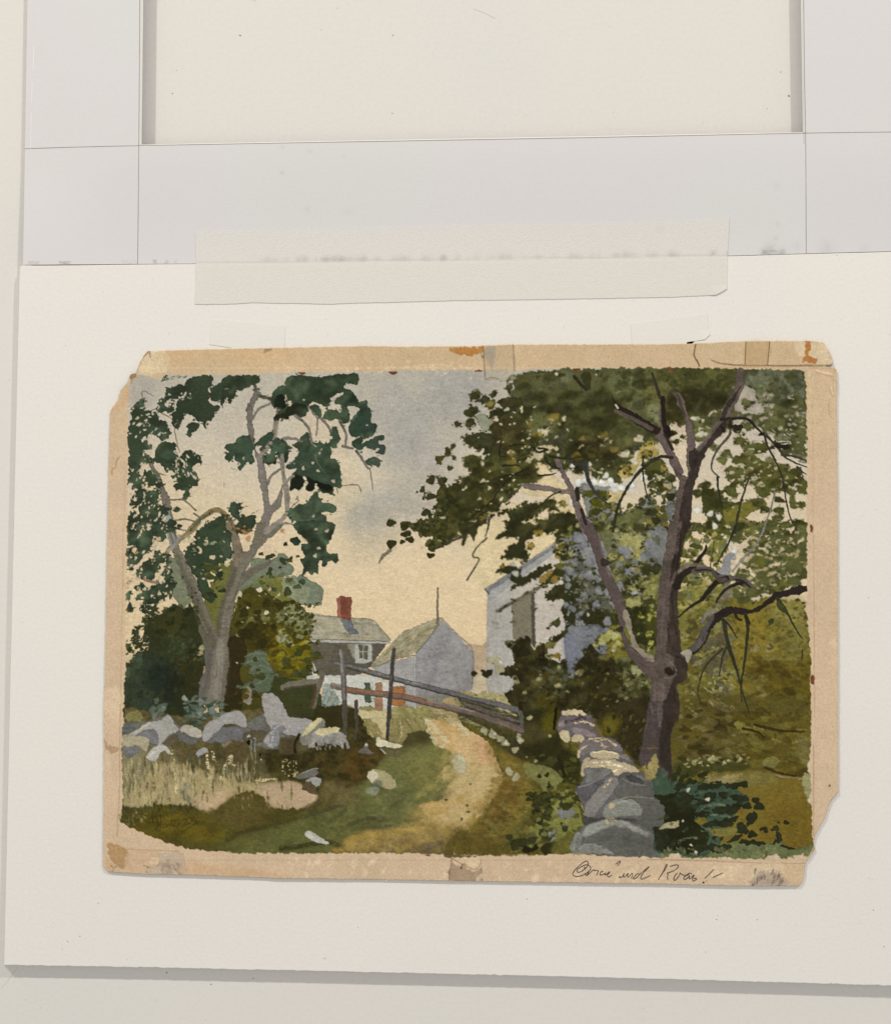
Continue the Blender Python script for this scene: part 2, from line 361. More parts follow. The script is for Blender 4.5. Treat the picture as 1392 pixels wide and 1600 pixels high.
# b2 left edge of the bush: lighter yellow-green against the house
dabs('b2', '-20,580 100,590 220,680 220,790 60,860 -20,840', 46, (2, 5), [(142, 142, 112), (128, 130, 96), (112, 116, 80), (150, 146, 122)], seed=10, a=.85, ang=-30)
dabs('b2', '0,560 240,680 240,800 60,800', 26, (1, 3.2), [(52, 54, 32), (66, 68, 40)], ang=-30, seed=11)
dabs('b2', '0,800 180,860 220,1060 100,1130 0,1060', 40, (2, 5), [(100, 92, 34), (66, 62, 26), (120, 112, 46), (50, 52, 30)], seed=12, a=.85)
ell('b2', '240,940,44,0 190,980,40,0 120,935,26,0 240,700,11 30,990,30 170,1070,34 210,1030,20 100,1080,30', (62, 68, 42))
strokes('b2', '20,600 60,640 90,620|30,640 80,680 130,650|60,700 120,700 170,720|10,690 60,750', 6, (168, 170, 150), a=.6, dry=-.2)

# ---- the left tree: trunk and limbs
TR, TR2, TRS = (116, 107, 95), (100, 95, 86), (80, 75, 69)
strokes('a1', '1110,430 1110,350 1093,315|1130,405 1180,425 1240,430', 34, TRS, w2=16)
strokes('a1', '1093,575 1130,510 1190,480 1250,448|1200,1050 1230,985 1295,940|1215,1230 1270,1160 1305,1070', 22, (110, 104, 98), w2=14)
strokes('a1', '1320,720 1400,718|1310,1060 1350,1020 1400,985', 20, (106, 98, 92))
strokes('a1', '1240,720 1255,650 1262,600 1280,480', 44, (124, 114, 102), w2=30)
strokes('a1', '1260,700 1270,640', 14, (150, 142, 126))
strokes('a1', '1290,780 1300,900 1320,1010 1342,1100 1340,1240', 28, (128, 120, 110), w2=32)
poly('a1', '1050,600 1048,500 1070,445 1092,405 1110,370 1150,390 1160,415 1125,430 1098,490 1088,560 1098,680 1105,765 1080,770 1062,700 1055,650', (106, 100, 97), rag=.5)
poly('a1', '1085,760 1110,800 1150,835 1200,750 1225,745 1215,780 1175,850 1178,930 1195,1020 1200,1100 1215,1190 1235,1215 1275,1150 1305,1075 1308,1120 1290,1210 1250,1250 1222,1290 1195,1400 1105,1400 1150,1310 1168,1250 1165,1150 1140,1040 1125,920 1108,820', (121, 113, 106), col2=(110, 102, 98), rag=.5)
poly('a1', '305,830 345,850 385,935 425,995 455,1080 490,1160 510,1290 525,1400 468,1400 458,1290 438,1200 418,1110 398,1030 350,930', (108, 100, 92), rag=.5)
poly('a1', '455,1250 490,1258 515,1400 470,1400', (134, 142, 142), rag=.4)
poly('a2', '465,30 500,10 525,10 535,60 550,130 570,190 610,240 645,320 685,410 712,480 745,570 775,650 800,720 825,772 832,720 838,640 866,560 900,470 905,400 938,300 952,200 940,140 930,60 898,-10 940,-10 985,60 1000,130 1018,195 1060,190 1090,120 1110,50 1120,-20 1185,-20 1170,60 1205,55 1250,20 1290,-20 1330,-20 1262,60 1190,115 1135,175 1100,240 1062,292 1035,335 1080,315 1150,295 1212,250 1232,268 1180,312 1100,355 1035,412 1000,455 972,520 948,620 928,740 908,870 920,950 914,1020 903,1100 893,1220 880,1290 850,1305 700,1300 698,1200 712,1120 750,1060 742,960 752,900 700,770 682,640 638,520 590,405 555,300 515,215 488,140', (116, 109, 97), rag=.4, smooth=False, col2=(98, 94, 86))
for q, c, al in (('535,180 600,330 680,480 760,700 840,860 800,900 740,880 690,700 640,520 570,330', TRS, .75), ('940,300 990,300 920,480 870,640 850,800 830,790 840,640 900,470', TRS, .8),
                 ('742,900 800,920 790,1060 740,1290 700,1290 715,1120 750,1060', (88, 84, 88), .8), ('1040,330 1210,260 1230,270 1100,352 1010,440 1000,400', (92, 86, 82), .7),
                 ('900,900 920,960 910,1080 885,1250 860,1240 890,1000', (92, 86, 82), .7), ('830,850 880,860 860,1200 820,1280 800,1200 820,1000', (134, 128, 116), .7)):
    poly('a2', q, c, soft=2, a=al, edge=0)
strokes('a2', '560,190 620,280 660,400 720,500|590,230 650,350|900,560 880,700 860,820|930,560 905,760|620,520 700,650 760,780', 9, (140, 128, 110), a=.55, dry=-.3)
strokes('a2', '820,900 830,1050 800,1200|770,940 780,1100 760,1250|860,960 850,1180 840,1260|880,1040 865,1240|745,1150 735,1280', 6, (80, 76, 76), a=.7, dry=-.2)
strokes('a2', '1035,330 1000,400 960,520 910,620|970,300 950,420 900,500 870,600', 8, (76, 70, 66), a=.6)
stroke('a2', '900,0 950,60 985,140 1000,200 975,290', 42, (112, 100, 86), w2=36)
stroke('a2', '700,-20 640,50 560,110 480,180 465,230', 38, (124, 112, 90), w2=26)
stroke('a2', '690,0 600,90', 14, (148, 130, 96), a=.8)
stroke('a2', '560,80 520,150 480,190', 22, (138, 134, 126))
strokes('a2', '470,50 500,150|500,40 535,130', 14, (132, 138, 134))
stroke('a2', '475,220 470,300 440,360', 24, (92, 88, 78), a=.9)
stroke('a2', '178,450 200,410 260,380 310,385', 34, (152, 124, 98), w2=16, dry=-.4)
strokes('a2', '300,390 350,410 400,420|400,410 420,480', 30, (128, 108, 92), w2=16)
stroke('a1', '620,1400 690,1320 780,1255 840,1240 895,1275 940,1340 965,1400', 36, (122, 106, 82), w2=40)
stroke('a1', '640,1392 720,1300 800,1248', 12, (92, 84, 68), a=.7)
stroke('a1', '860,1250 920,1310 960,1392', 14, (92, 80, 64), a=.8)
strokes('a1', '490,1168 570,1162 625,1190 682,1240|525,1312 600,1303 680,1325|665,1262 720,1300|930,1330 970,1300 990,1280|545,1372 600,1388', 13, (104, 96, 88), w2=10)
strokes('a1', '430,535 490,568 522,610 530,690 560,820|410,970 465,985|290,430 290,375 340,392 370,412|350,520 410,490|1390,1342 1290,1335', 8, (112, 92, 82), w2=5)
stroke('a1', '1190,1392 1260,1340 1320,1290', 46, (128, 120, 110), w2=26)

# ---- left tree: leaves
LV = dict(col2=(40, 53, 39), rag=.9, fine=.9, var=.16, edge=.28)
poly('a1', '460,380 500,345 560,325 600,335 605,312 650,278 700,264 790,265 802,300 795,340 770,365 782,400 775,450 800,488 830,482 855,490 845,520 820,535 815,560 790,592 752,596 738,640 716,600 690,598 668,560 620,545 590,550 582,600 552,580 530,600 520,640 506,602 515,562 508,545 545,500 543,450 588,425 610,400 600,378 560,392 520,410 480,396', DK, **LV)
poly('a1', '400,470 420,440 470,420 520,402 590,368 604,390 560,430 500,442 452,460 460,480 498,460 525,468 520,500 490,532 458,520 430,530 400,522 425,492', DK, **LV)
poly('a1', '780,382 800,350 840,318 890,275 930,262 1010,262 1060,258 1130,258 1150,285 1130,320 1090,336 1040,350 990,372 955,380 930,355 900,350 880,382 872,430 850,442 818,450 790,430', (56, 78, 56), **LV)
poly('a1', '875,372 935,352 962,382 950,430 935,470 905,422 882,430 872,490 855,452 870,420', DK2, **LV)
poly('a1', '530,612 562,600 560,630 545,655 530,642', DK2, **LV)
poly('a1', '612,622 660,605 700,614 696,650 660,670 640,708 618,690 616,652', DK, **LV)
poly('a1', '422,295 470,268 540,262 605,268 600,278 520,285 482,292 440,305', (60, 78, 66), dry=-.35, edge=0)
poly('a1', '212,505 250,460 288,428 305,450 300,478 280,492 300,510 335,520 360,545 398,542 425,592 452,600 480,645 508,690 478,700 450,742 420,722 380,692 340,700 300,712 268,722 290,750 320,735 352,770 357,795 320,800 300,832 310,862 340,880 332,912 290,918 268,940 280,982 300,960 350,953 380,982 402,1012 382,1050 350,1062 322,1052 308,1080 350,1102 400,1088 420,1112 408,1150 402,1190 430,1200 458,1222 468,1260 450,1300 470,1332 520,1350 520,1400 190,1400 185,1332 200,1270 228,1248 268,1270 262,1222 290,1190 308,1160 258,1150 250,1112 258,1082 230,1085 218,1042 192,1052 195,950 190,872 197,820 188,740 185,662 200,622 215,572', (56, 78, 56), col2=(42, 56, 41), rag=1.1, fine=1.2, var=.2, edge=.25)
poly('a1', '200,1180 220,1155 245,1180 260,1160 300,1150 290,1185 250,1200 235,1230 210,1225', DK, **LV)
poly('a1', '390,800 420,752 460,745 525,748 542,790 510,812 532,832 556,862 545,890 512,902 518,942 495,950 475,930 460,946 428,912 390,892 368,890 358,870 386,852', (56, 78, 56), **LV)
poly('a1', '560,872 590,820 640,805 660,840 690,836 717,862 716,912 690,900 658,930 692,990 696,1062 660,1070 630,1082 636,1130 610,1166 578,1150 600,1102 570,1090 538,1096 520,1060 550,1040 530,1002 508,1010 503,990 542,960 520,930 518,890', (56, 78, 56), **LV)
ell('a1', '545,1235,22 520,1240,10 570,1350,10 555,1350,16 500,1335,34 412,1055,24 470,1232,18 100,100,1', DK2)
poly('a1', '920,1230 950,1180 1000,1190 1020,1220 1060,1215 1000,1240 1010,1290 980,1300 1030,1290 1110,1270 1112,1320 1080,1380 1060,1400 960,1400 1000,1330 960,1290 930,1260', (62, 86, 70), **LV)
poly('a1', '1000,1300 1050,1290 1105,1275 1108,1320 1070,1385 1030,1350 1010,1400 970,1400', (56, 78, 56), **LV)
poly('a1', '690,1400 740,1350 790,1320 860,1280 890,1310 880,1400', (56, 78, 56), **LV)
strokes('a1', '930,1190 970,1170|1020,1220 1060,1210|1080,1270 1130,1240', 10, (70, 86, 70), dry=.1)
LT = dict(col2=(44, 65, 53), rag=.4, fine=.5, var=.14, edge=.3)
poly('a1', '897,770 930,752 960,760 975,722 1010,700 1060,700 1085,742 1095,780 1090,830 1102,855 1100,890 1070,905 1050,888 1020,928 1005,950 985,930 1002,900 968,880 958,842 930,886 890,870 888,842 920,820 900,802', TEAL, **LT)
poly('a1', '1095,785 1120,742 1170,700 1222,670 1240,692 1235,735 1262,716 1320,730 1342,760 1352,810 1348,870 1325,888 1300,830 1272,800 1255,832 1262,900 1240,902 1200,910 1165,890 1160,858 1192,838 1220,822 1215,772 1190,770 1160,822 1140,800 1155,770 1120,775 1100,800', (54, 78, 64), **LT)
poly('a1', '1162,862 1200,835 1222,860 1252,840 1260,900 1240,902 1200,910 1168,890', BLK, edge=0, rag=.3)
stroke('a1', '1150,840 1190,790 1220,750', 26, (132, 124, 112))
ell('a1', '1022,865,14,90', SKYC)
poly('b1', '30,335 36,280 100,262 200,265 280,276 340,262 420,255 550,248 557,320 535,335 510,320 470,318 445,350 462,360 500,370 530,400 545,440 560,452 618,442 622,492 645,510 650,600 682,610 686,650 670,692 640,702 600,722 588,686 560,702 520,715 495,692 488,640 510,602 538,570 565,530 560,498 530,490 480,488 490,530 500,572 490,602 450,612 420,592 390,572 360,590 310,576 298,560 338,510 390,515 430,528 430,480 390,470 380,450 400,420 440,402 445,383 400,398 362,420 350,420 350,460 330,490 300,480 260,462 232,455 205,470 180,540 165,562 120,565 90,545 60,560 40,580 0,575 -45,592 -62,560 -30,540 -10,500 -60,490 -75,440 -50,360 0,335', (58, 82, 62), col2=(42, 58, 42), rag=.4, fine=.6, var=.15, edge=.3)
poly('b1', '490,640 520,560 600,500 645,510 650,600 682,620 670,690 600,720 560,700 500,700', (48, 80, 70), rag=.4, a=.8, edge=.3)
poly('b1', '380,450 440,400 530,400 550,470 480,490 420,470', (28, 46, 36), rag=.4, a=.8)
poly('b1', '60,480 120,460 190,490 180,545 165,562 120,565 90,545 60,560 40,580 0,575 -45,592 -62,560 -30,545 20,530', BLK, rag=.4, edge=0)
poly('b1', '-40,420 0,400 30,430 45,470 30,500 -10,500 -50,480', (24, 34, 25), rag=.4, edge=0)
poly('b1', '30,400 52,442 75,450 72,482 42,480 30,452', SKYC, rag=.3, edge=0)
ell('b1', '168,438,10,0 618,622,9', (170, 170, 150))
poly('b1', '130,722 160,690 198,680 212,742 258,750 275,730 300,760 348,755 362,830 350,862 390,870 420,920 430,982 437,1062 420,1085 380,1070 370,1130 330,1112 290,1110 265,1062 250,1050 230,1090 190,1102 170,1080 185,1050 170,992 150,1002 160,1050 130,1095 95,1085 65,1100 58,1075 80,1040 70,1010 95,970 110,942 60,946 33,920 60,888 90,880 102,850 125,830 118,800 90,780 95,760', (54, 80, 66), **LT)
poly('b1', '75,1005 100,980 150,998 160,1050 130,1095 95,1085 65,1100 60,1075', (22, 30, 20), rag=.5, edge=0)
poly('b1', '172,1080 188,1030 180,1000 240,1020 300,1045 372,1070 370,1130 330,1112 290,1110 265,1062 250,1050 230,1090 190,1102', (21, 28, 18), rag=.5, edge=0)
ell('b1', '160,935,14,80 228,897,11 265,952,14,10 285,800,10,-60 275,825,10,-60 375,1030,14,-40 180,1040,12,60', SKYC)
stroke('b1', '35,925 70,890 100,905', 6, (170, 162, 146)); stroke('b1', '225,760 250,780', 7, (170, 162, 146))
stroke('b1', '240,840 270,910 330,990', 16, (78, 88, 84), w2=10, a=.8)
poly('b1', '0,740 40,750 52,800 45,880 20,890 -20,850 -40,780', (30, 50, 42), **LT)
poly('b1', '345,662 380,635 405,640 415,690 430,722 405,762 400,790 370,790 345,752 370,712', TEAL, **LT)
poly('b1', '200,490 262,480 290,545 270,570 230,530', (44, 66, 56), **LT)
poly('b1', '510,742 560,710 590,716 582,760 600,740 650,722 690,700 742,694 746,730 712,736 700,762 745,770 746,830 700,832 676,824 712,800 690,790 672,806 640,792 600,778 588,800 555,800 530,780 513,770', (54, 84, 70), **LT)
poly('b1', '608,882 650,855 690,855 716,880 700,932 670,910 630,916', (52, 84, 74), **LT)
poly('b1', '210,1150 240,1103 267,1110 270,1145 300,1155 290,1185 350,1188 390,1210 397,1245 360,1257 310,1250 290,1265 322,1290 320,1330 290,1352 260,1372 250,1400 140,1400 120,1352 100,1312 75,1330 60,1292 25,1262 40,1230 80,1225 130,1195 180,1190', (84, 108, 94), col2=(64, 86, 68), rag=.4, var=.14, edge=.3)
ell('b1', '232,1283,14 155,1345,14', (176, 168, 148), asp=1)
strokes('b1', '100,552 160,600 200,660 220,750', 24, (112, 102, 96), w2=16)
strokes('b1', '225,535 262,590 250,700|260,560 255,690', 12, (124, 112, 108), w2=8)
strokes('b1', '285,570 330,620 360,670|420,590 450,650 470,700 460,770|440,775 520,790|545,810 590,880 630,940', 22, (108, 100, 96), w2=14)
strokes('b1', '190,490 240,540', 10, (112, 100, 96))
stroke('b1', '0,725 60,715 150,740', 22, (112, 106, 100), w2=16)
stroke('b1', '20,1060 60,1010 90,990', 20, (118, 110, 102))
stroke('b1', '5,840 10,960 30,1080 42,1230', 30, (126, 118, 108))
strokes('b1', '440,1062 550,1058 580,1110|640,930 650,1020 658,1090|405,1085 408,1115|70,1220 130,1170', 9, (110, 96, 92), w2=7, a=.9)
stroke('b1', '0,1335 60,1335 120,1365', 14, (118, 108, 100)); stroke('b1', '0,1300 40,1260', 24, (130, 122, 110))
ell('b1', '110,1160,20 80,1190,16', (90, 92, 70), dry=0.)
ell('b1', '110,1155,10', (150, 96, 70), a=.7)
# row-2 leaves of the left tree
poly('a2', '180,-5 465,-5 452,60 470,92 430,120 402,130 390,92 360,90 372,130 350,160 330,200 300,222 270,262 240,290 200,302 180,290 186,240 178,200 222,160 242,150 190,140 176,60', (56, 78, 56), **LV)
poly('a2', '250,312 290,290 310,262 350,240 380,202 420,190 442,230 462,230 450,270 420,290 420,330 390,340 372,390 330,400 310,370 280,376 245,370', (56, 78, 56), **LV)
poly('a2', '240,442 300,430 320,450 360,450 400,430 440,420 452,380 480,320 517,330 510,380 530,430 520,480 500,540 470,520 440,562 400,560 370,570 340,570 300,550 248,550 262,510 290,480 248,470', (56, 78, 56), **LV)
dabs('a2', '180,280 460,180 520,340 500,560 240,560 180,380', 70, (.8, 2.2), [SKYC, (190, 164, 130), (196, 170, 134)], ang=-50, seed=21, edge=0)
dabs('a2', '300,560 430,540 300,700 260,720', 14, (1, 3), [(44, 60, 46)], ang=-40, seed=22)
ell('a2', '185,520,26,80 205,590,24,80 195,495,18 215,320,14 375,610,22 345,640,18 330,590,16', (46, 70, 58))
dabs('a2', '185,0 440,0 400,200 200,300', 10, (1.5, 3.5), [SKYC], ang=-60, seed=23, edge=0)
ell('a2', '295,38,20 405,105,22 240,190,26,80 330,0,16', (196, 170, 134), asp=1.2)
dabs('a1', '195,900 300,900 440,1200 480,1392 190,1392', 60, (.7, 2.2), [SKYC, (194, 172, 142)], asp=2.2, ang=-60, seed=24, edge=0)
dabs('a1', '200,460 340,520 480,700 300,720 195,700', 34, (.7, 1.8), [SKYC, (172, 162, 146)], asp=2.2, ang=-30, seed=25, edge=0)
dabs('a1', '520,850 700,850 690,1060 560,1090', 34, (.7, 1.9), [(188, 174, 150)], asp=2, ang=70, seed=26, edge=0)
dabs('a1', '400,420 640,340 640,420 480,520', 16, (1.2, 2.6), [(180, 168, 148)], ang=-35, seed=27, edge=0)
poly('a2', '650,92 690,50 722,20 760,8 800,40 830,0 880,-10 905,20 932,50 942,100 930,150 950,200 932,250 900,262 880,310 850,332 870,370 840,402 800,412 820,350 790,340 760,382 770,422 800,500 820,522 790,562 750,542 720,500 690,430 680,370 650,332 620,282 598,222 610,180 642,130 688,110', (56, 78, 56), **LV)
poly('a2', '820,140 880,90 920,110 940,200 890,240 860,160', (74, 94, 78), a=.6)
ell('a2', '710,192,18 800,240,18 850,290,14 905,285,20 640,110,18 600,120,16 860,400,10 620,590,14', (188, 168, 136), edge=0)
dabs('a2', '620,80 900,0 920,260 700,500', 22, (1, 2.6), [(128, 132, 104), (180, 164, 136), (96, 112, 88)], seed=28, edge=0)
dabs('a2', '740,300 900,280 860,540 760,520', 24, (2, 5), [(40, 52, 36), (60, 66, 40), (88, 92, 54)], seed=29)
dabs('a2', '980,20 1050,0 1050,100', 5, (1, 3), [(176, 120, 76)], seed=30)
ell('a2', '1300,40,16 1060,100,26 1065,35,14 1255,188,7', (184, 130, 84), asp=1, a=.7)
ell('a2', '1332,138,18 1390,112,34,10', (30, 50, 40), asp=1.05)
poly('b2', '100,-20 370,-20 366,80 350,112 322,170 350,210 400,205 413,250 395,282 372,262 340,270 320,302 290,296 295,260 270,270 266,352 240,345 215,366 190,335 150,372 155,300 133,250 170,230 143,170 145,138 190,130 160,88 120,60', (50, 82, 68), **LT)
poly('b2', '160,60 300,0 280,90 200,130', (58, 58, 42), soft=2, a=.7)
ell('b2', '240,225,16,80 330,40,14 250,30,12 270,170,14', (176, 166, 142))
ell('b2', '105,122,34,10 152,410,24 395,258,20', (36, 62, 52), asp=1.2)
ell('b2', '45,485,26,80 60,255,20 25,280,16 118,230,14', (62, 66, 44), asp=1.3)
# ---- big tree on the right: canopy washes first
CG, CG2, CD, CDD = (66, 72, 48), (84, 92, 66), (48, 50, 30), (36, 34, 20)
poly('p', '812,585 860,578 1000,574 1150,575 1255,580 1262,600 1258,640 1240,655 1200,640 1170,625 1155,610 1145,660 1120,680 1080,690 1060,700 1030,690 1000,700 985,720 960,720 930,735 880,730 850,735 820,740 790,730 770,700 780,680 800,650 800,620', (78, 86, 58), col2=(62, 68, 44), rag=2, fine=1, var=.15)
poly('c1', '400,260 470,250 640,235 840,235 1000,225 1180,220 1392,215 1392,620 1300,640 1250,720 1100,760 900,740 700,760 520,740 470,640 430,480 410,380', (88, 90, 62), col2=(66, 68, 42), rag=1.4, var=.15)
poly('c1', '285,300 350,268 400,255 440,262 420,290 330,310', (74, 86, 64), dry=-.5, edge=0)
poly('c1', '318,350 350,325 375,330 365,385 345,392', (66, 80, 56))
poly('c1', '415,430 450,400 520,380 580,420 640,440 740,460 800,500 900,440 1000,380 1060,400 1080,480 1180,560 1280,620 1250,720 1240,830 1160,980 1150,1060 1110,1020 1020,1010 960,1000 930,930 880,980 800,960 720,940 640,960 560,1010 480,1060 420,1100 300,1200 230,1260 160,1300 100,1180 60,1010 100,950 160,860 200,700 220,620', (54, 56, 33), col2=(66, 70, 44), rag=1.6, fine=1, var=.22)
for q, c, al in (('520,500 780,460 800,560 560,540', (46, 46, 28), .9), ('900,420 1080,380 1150,560 1000,700 820,700 860,560', (48, 48, 28), .85), ('820,740 1100,740 1120,860 900,880', (40, 34, 18), .85),
                 ('220,600 400,560 500,680 400,800 240,800', (54, 48, 28), .8), ('650,250 800,240 780,330 660,340', (96, 108, 80), .7), ('1060,280 1392,250 1392,480 1200,560 1140,440', (88, 98, 66), .8),
                 ('440,380 560,370 560,470 450,470', (60, 66, 44), .7), ('480,560 620,520 720,600 640,720 520,740', (92, 100, 66), .7), ('600,680 800,690 800,760 560,770', (62, 68, 50), .8)):
    poly('c1', q, c, soft=4, a=al, edge=0, var=.2)
ell('c1', '690,310,44,0 740,340,36,0 1165,410,48,0 1120,355,22,80 1270,300,46 1330,290,34 1030,325,26 1360,410,42,0 1290,480,60 1350,470,40 1200,300,40 620,300,40 660,350,30 850,400,50,0 520,430,60,0 600,500,60,0 720,490,70,0 950,440,50 1000,520,70,0', (66, 74, 46), a=.5, edge=.4)
# isolated leaves against the sky
LF = dict(col2=(40, 42, 26), rag=.6, fine=.7, var=.15, edge=.25)
ell('c1', '110,405,34,-20 240,400,22,-60 175,440,36,-15 88,520,34,-30 65,600,30,-50 60,720,26', (52, 58, 36), asp=1.35)
ell('c1', '215,470,36,-25', (120, 108, 62))
poly('c1', '270,450 320,420 420,430 440,480 370,500 300,492', (62, 58, 34), **LF)
poly('c1', '205,560 215,520 270,500 370,490 400,510 330,540 250,570', (52, 56, 34), **LF)
poly('c1', '108,555 150,540 200,560 215,600 200,650 170,670 130,620', (124, 134, 112), rag=.5)
poly('c1', '30,715 90,685 160,672 230,700 240,760 200,820 150,830 170,790 110,800 80,765 40,760', (58, 62, 40), **LF)
poly('c1', '35,860 70,838 115,842 140,880 135,925 90,950 55,940 30,900', (86, 82, 38), **LF)
poly('c1', '95,940 160,900 200,890 230,940 140,1000 150,1050 80,1060 50,1010', (48, 52, 30), **LF)
dabs('c1', '30,1000 230,900 480,700 700,900 440,1100 300,1250 180,1300 0,1350 -60,1200', 150, (2, 5.5), [(50, 50, 28), (62, 62, 34), (74, 70, 36), (44, 42, 24), (88, 80, 40), (56, 60, 38)], ang=-15, seed=40, a=.85, asp=1.7)
dabs('c1', '-60,1050 100,1030 300,1180 200,1300 0,1392 -120,1392', 36, (2.5, 5.5), [(44, 46, 26), (54, 58, 34), (50, 48, 28)], ang=-30, seed=41, asp=1.6)
ell('b1', '1275,612,22,20 1240,776,22,-50 1200,803,22,80 1245,860,18,85 1220,938,22,-20 1195,835,16 1080,1020,34,-35 1020,1095,22,-35 978,1110,8 1080,1140,40,-25 1035,1150,14 1165,1030,46,-30 1240,1090,38,-30 1165,1095,38,-40 1300,1110,50,-20 1050,1255,42,-15 1080,1280,20 790,1331,30,0 895,1347,36,-10 1368,530,36 1362,605,34,-45 1365,725,36,-10 1390,412,30 1370,770,14', (52, 54, 33), asp=1.35)
poly('b1', '1110,870 1130,845 1170,840 1215,820 1220,845 1185,855 1165,880 1155,912 1130,900', (82, 80, 38), **LF)
poly('b1', '1335,870 1370,840 1420,840 1440,900 1380,945 1345,920', (84, 84, 44), **LF)
strokes('b1', '1255,1025 1290,1017 1345,1022', 11, (84, 82, 70), w2=6)
poly('b1', '928,1352 980,1322 1080,1300 1125,1292 1120,1212 1150,1150 1250,1108 1330,1070 1420,1050 1460,1400 1340,1440 1240,1430 1060,1420 1000,1400 940,1385', (52, 54, 32), col2=(66, 64, 36), rag=1, fine=.8, var=.18)
ell('b1', '1165,1280,26,60 1285,1350,22,70 1055,1350,24,85 1200,1230,10 1365,1255,20 1240,1110,10 1150,1245,26', (168, 160, 130), asp=1.3)
ell('b1', '1150,1230,30 1100,1360,44 1340,1230,34,80 1060,1390,50', (86, 88, 54), a=.9)
dabs('b1', '1130,1120 1392,1060 1392,1392 1100,1392', 60, (2.5, 5.5), [(40, 42, 22), (58, 58, 30), (72, 68, 36), (50, 54, 32)], ang=-35, seed=42, asp=1.5, a=.9)
poly('b2', '935,-10 1390,-20 1392,10 1355,60 1338,120 1315,152 1298,140 1312,90 1255,95 1215,135 1180,158 1140,170 1105,195 1070,180 1055,150 1085,115 1090,78 1040,90 1000,58 960,50', (54, 54, 30), col2=(72, 70, 42), rag=.7, fine=.7, var=.18)
ell('b2', '890,10,30 890,66,28,-15 925,60,18,80 930,105,28,20 878,124,18 795,140,34,-20 1080,222,26,0 1165,120,24,30', (46, 46, 26), asp=1.3)
ell('b2', '1145,118,18,40 1290,60,20,80 1040,20,22', (170, 160, 124), asp=1.1)
dabs('b2', '960,0 1320,0 1250,90 1100,170', 22, (3, 6), [(56, 56, 30), (78, 76, 42), (44, 44, 24)], ang=-50, seed=43, a=.8, asp=1.3)
poly('b2', '704,282 715,240 745,200 790,175 800,185 750,235 725,265', (110, 102, 86), rag=.3); stroke('b2', '740,230 800,180 860,150', 40, (104, 98, 84), dry=1.0, w2=20)
strokes('b2', '1390,0 1340,70|1330,80 1240,115 1140,165 1110,180', 16, (56, 52, 44), w2=12)
strokes('c2', '200,-20 190,50 175,85|190,95 150,125', 10, (40, 38, 34), w2=7)
strokes('c2', '185,100 130,150 95,200 90,232 130,240 120,280 80,340 45,402', 10, (44, 42, 38), w2=11)
# light seen through the leaves (sky, golden leaves, lit barn)
SK2 = (206, 184, 142)
poly('c1', '540,900 590,880 620,920 720,1030 780,1100 840,1180 840,1240 800,1330 860,1392 520,1392 440,1330 540,1260 600,1300 640,1250 560,1200 620,1140 500,1130 440,1090 440,1040 520,1050 580,1000 550,950', SK2, rag=1.2, fine=1)
poly('c1', '280,1220 380,1190 420,1240 330,1290 350,1400 60,1400 140,1330 200,1300 180,1260', (204, 184, 148), rag=1.2)
poly('c1', '440,1310 520,1320 560,1360 600,1400 440,1400', (204, 184, 146), rag=1)
poly('c2', '20,-20 260,-20 340,60 420,90 560,60 690,40 680,130 480,250 250,400 170,462 100,400 60,100', (212, 190, 148), soft=2, edge=0, var=.04)
poly('c1', '540,790 620,765 700,780 690,810 620,800 600,850 560,880 520,850', (186, 172, 140), rag=1)
poly('c1', '470,880 500,840 560,830 540,870 500,900', (172, 160, 128), rag=1)
poly('c1', '1130,960 1170,910 1260,890 1320,750 1400,740 1400,830 1300,890 1250,980 1180,1010', (168, 148, 92), rag=1)
poly('c1', '1050,1110 1110,1100 1200,1110 1110,1190 1060,1160', (196, 172, 124), rag=.8)
ell('c1', '590,680,34,20 780,650,14 655,580,20,-10 440,510,16,70 350,615,8 350,820,18 690,255,14,0 975,252,8 1180,830,34,-10 1290,720,44,0 640,925,20 1010,955,24 1380,830,20 160,900,14,80 240,580,24,0 745,575,16 620,660,24', (196, 184, 152), asp=1.5, rag=1.2)
ell('c1', '560,700,40,0 670,560,34,0 490,610,26,60 840,850,34,10 945,842,24,0 1020,690,30 1110,800,26,0 880,720,20 360,885,34,0 390,940,30,0 370,830,26 1200,950,44,60 740,1195,22,80 640,1240,14 570,1380,34,0 260,1225,20 150,1295,26 1340,830,40,-20', (132, 112, 56), asp=1.6, a=.85)
# barn glimpses: white paint and blue-grey
poly('c1', '860,1080 920,1040 1060,1060 1110,1080 1050,1110 1050,1200 1120,1260 1230,1240 1300,1200 1392,1150 1392,1392 960,1400 900,1220', (126, 130, 134), rag=1.2, col2=(112, 112, 106))
poly('c1', '818,1060 830,1025 890,1022 880,960 900,975 930,1030 1000,1030 1060,1045 1070,1010 1105,1005 1115,1070 1080,1085 900,1045 870,1060 830,1100', (206, 202, 192), rag=.9)
ell('c1', '1048,988,20 1110,1095,22,0 1175,1080,24,-20 1235,1060,32,-60 1320,1005,26,-20 800,1180,22,80 810,915,16 1240,1060,24 1265,900,12', (208, 204, 194), asp=1.3)
dabs('c1', '900,1080 1050,1070 1060,1200 1230,1180 1392,1080 1392,1392 960,1392', 70, (2.5, 6), [(52, 58, 26), (76, 78, 34), (120, 108, 56), (60, 66, 40), (44, 46, 24), (110, 112, 72)], ang=-10, seed=44, asp=1.5)
ell('c1', '940,1110,40 970,1180,36 1000,1200,26', (74, 74, 28))
ell('c1', '1030,1290,34,60 1230,1260,60,-10 1360,1250,40,-10 1200,1310,40 1110,1200,26', (124, 122, 84), a=.9)
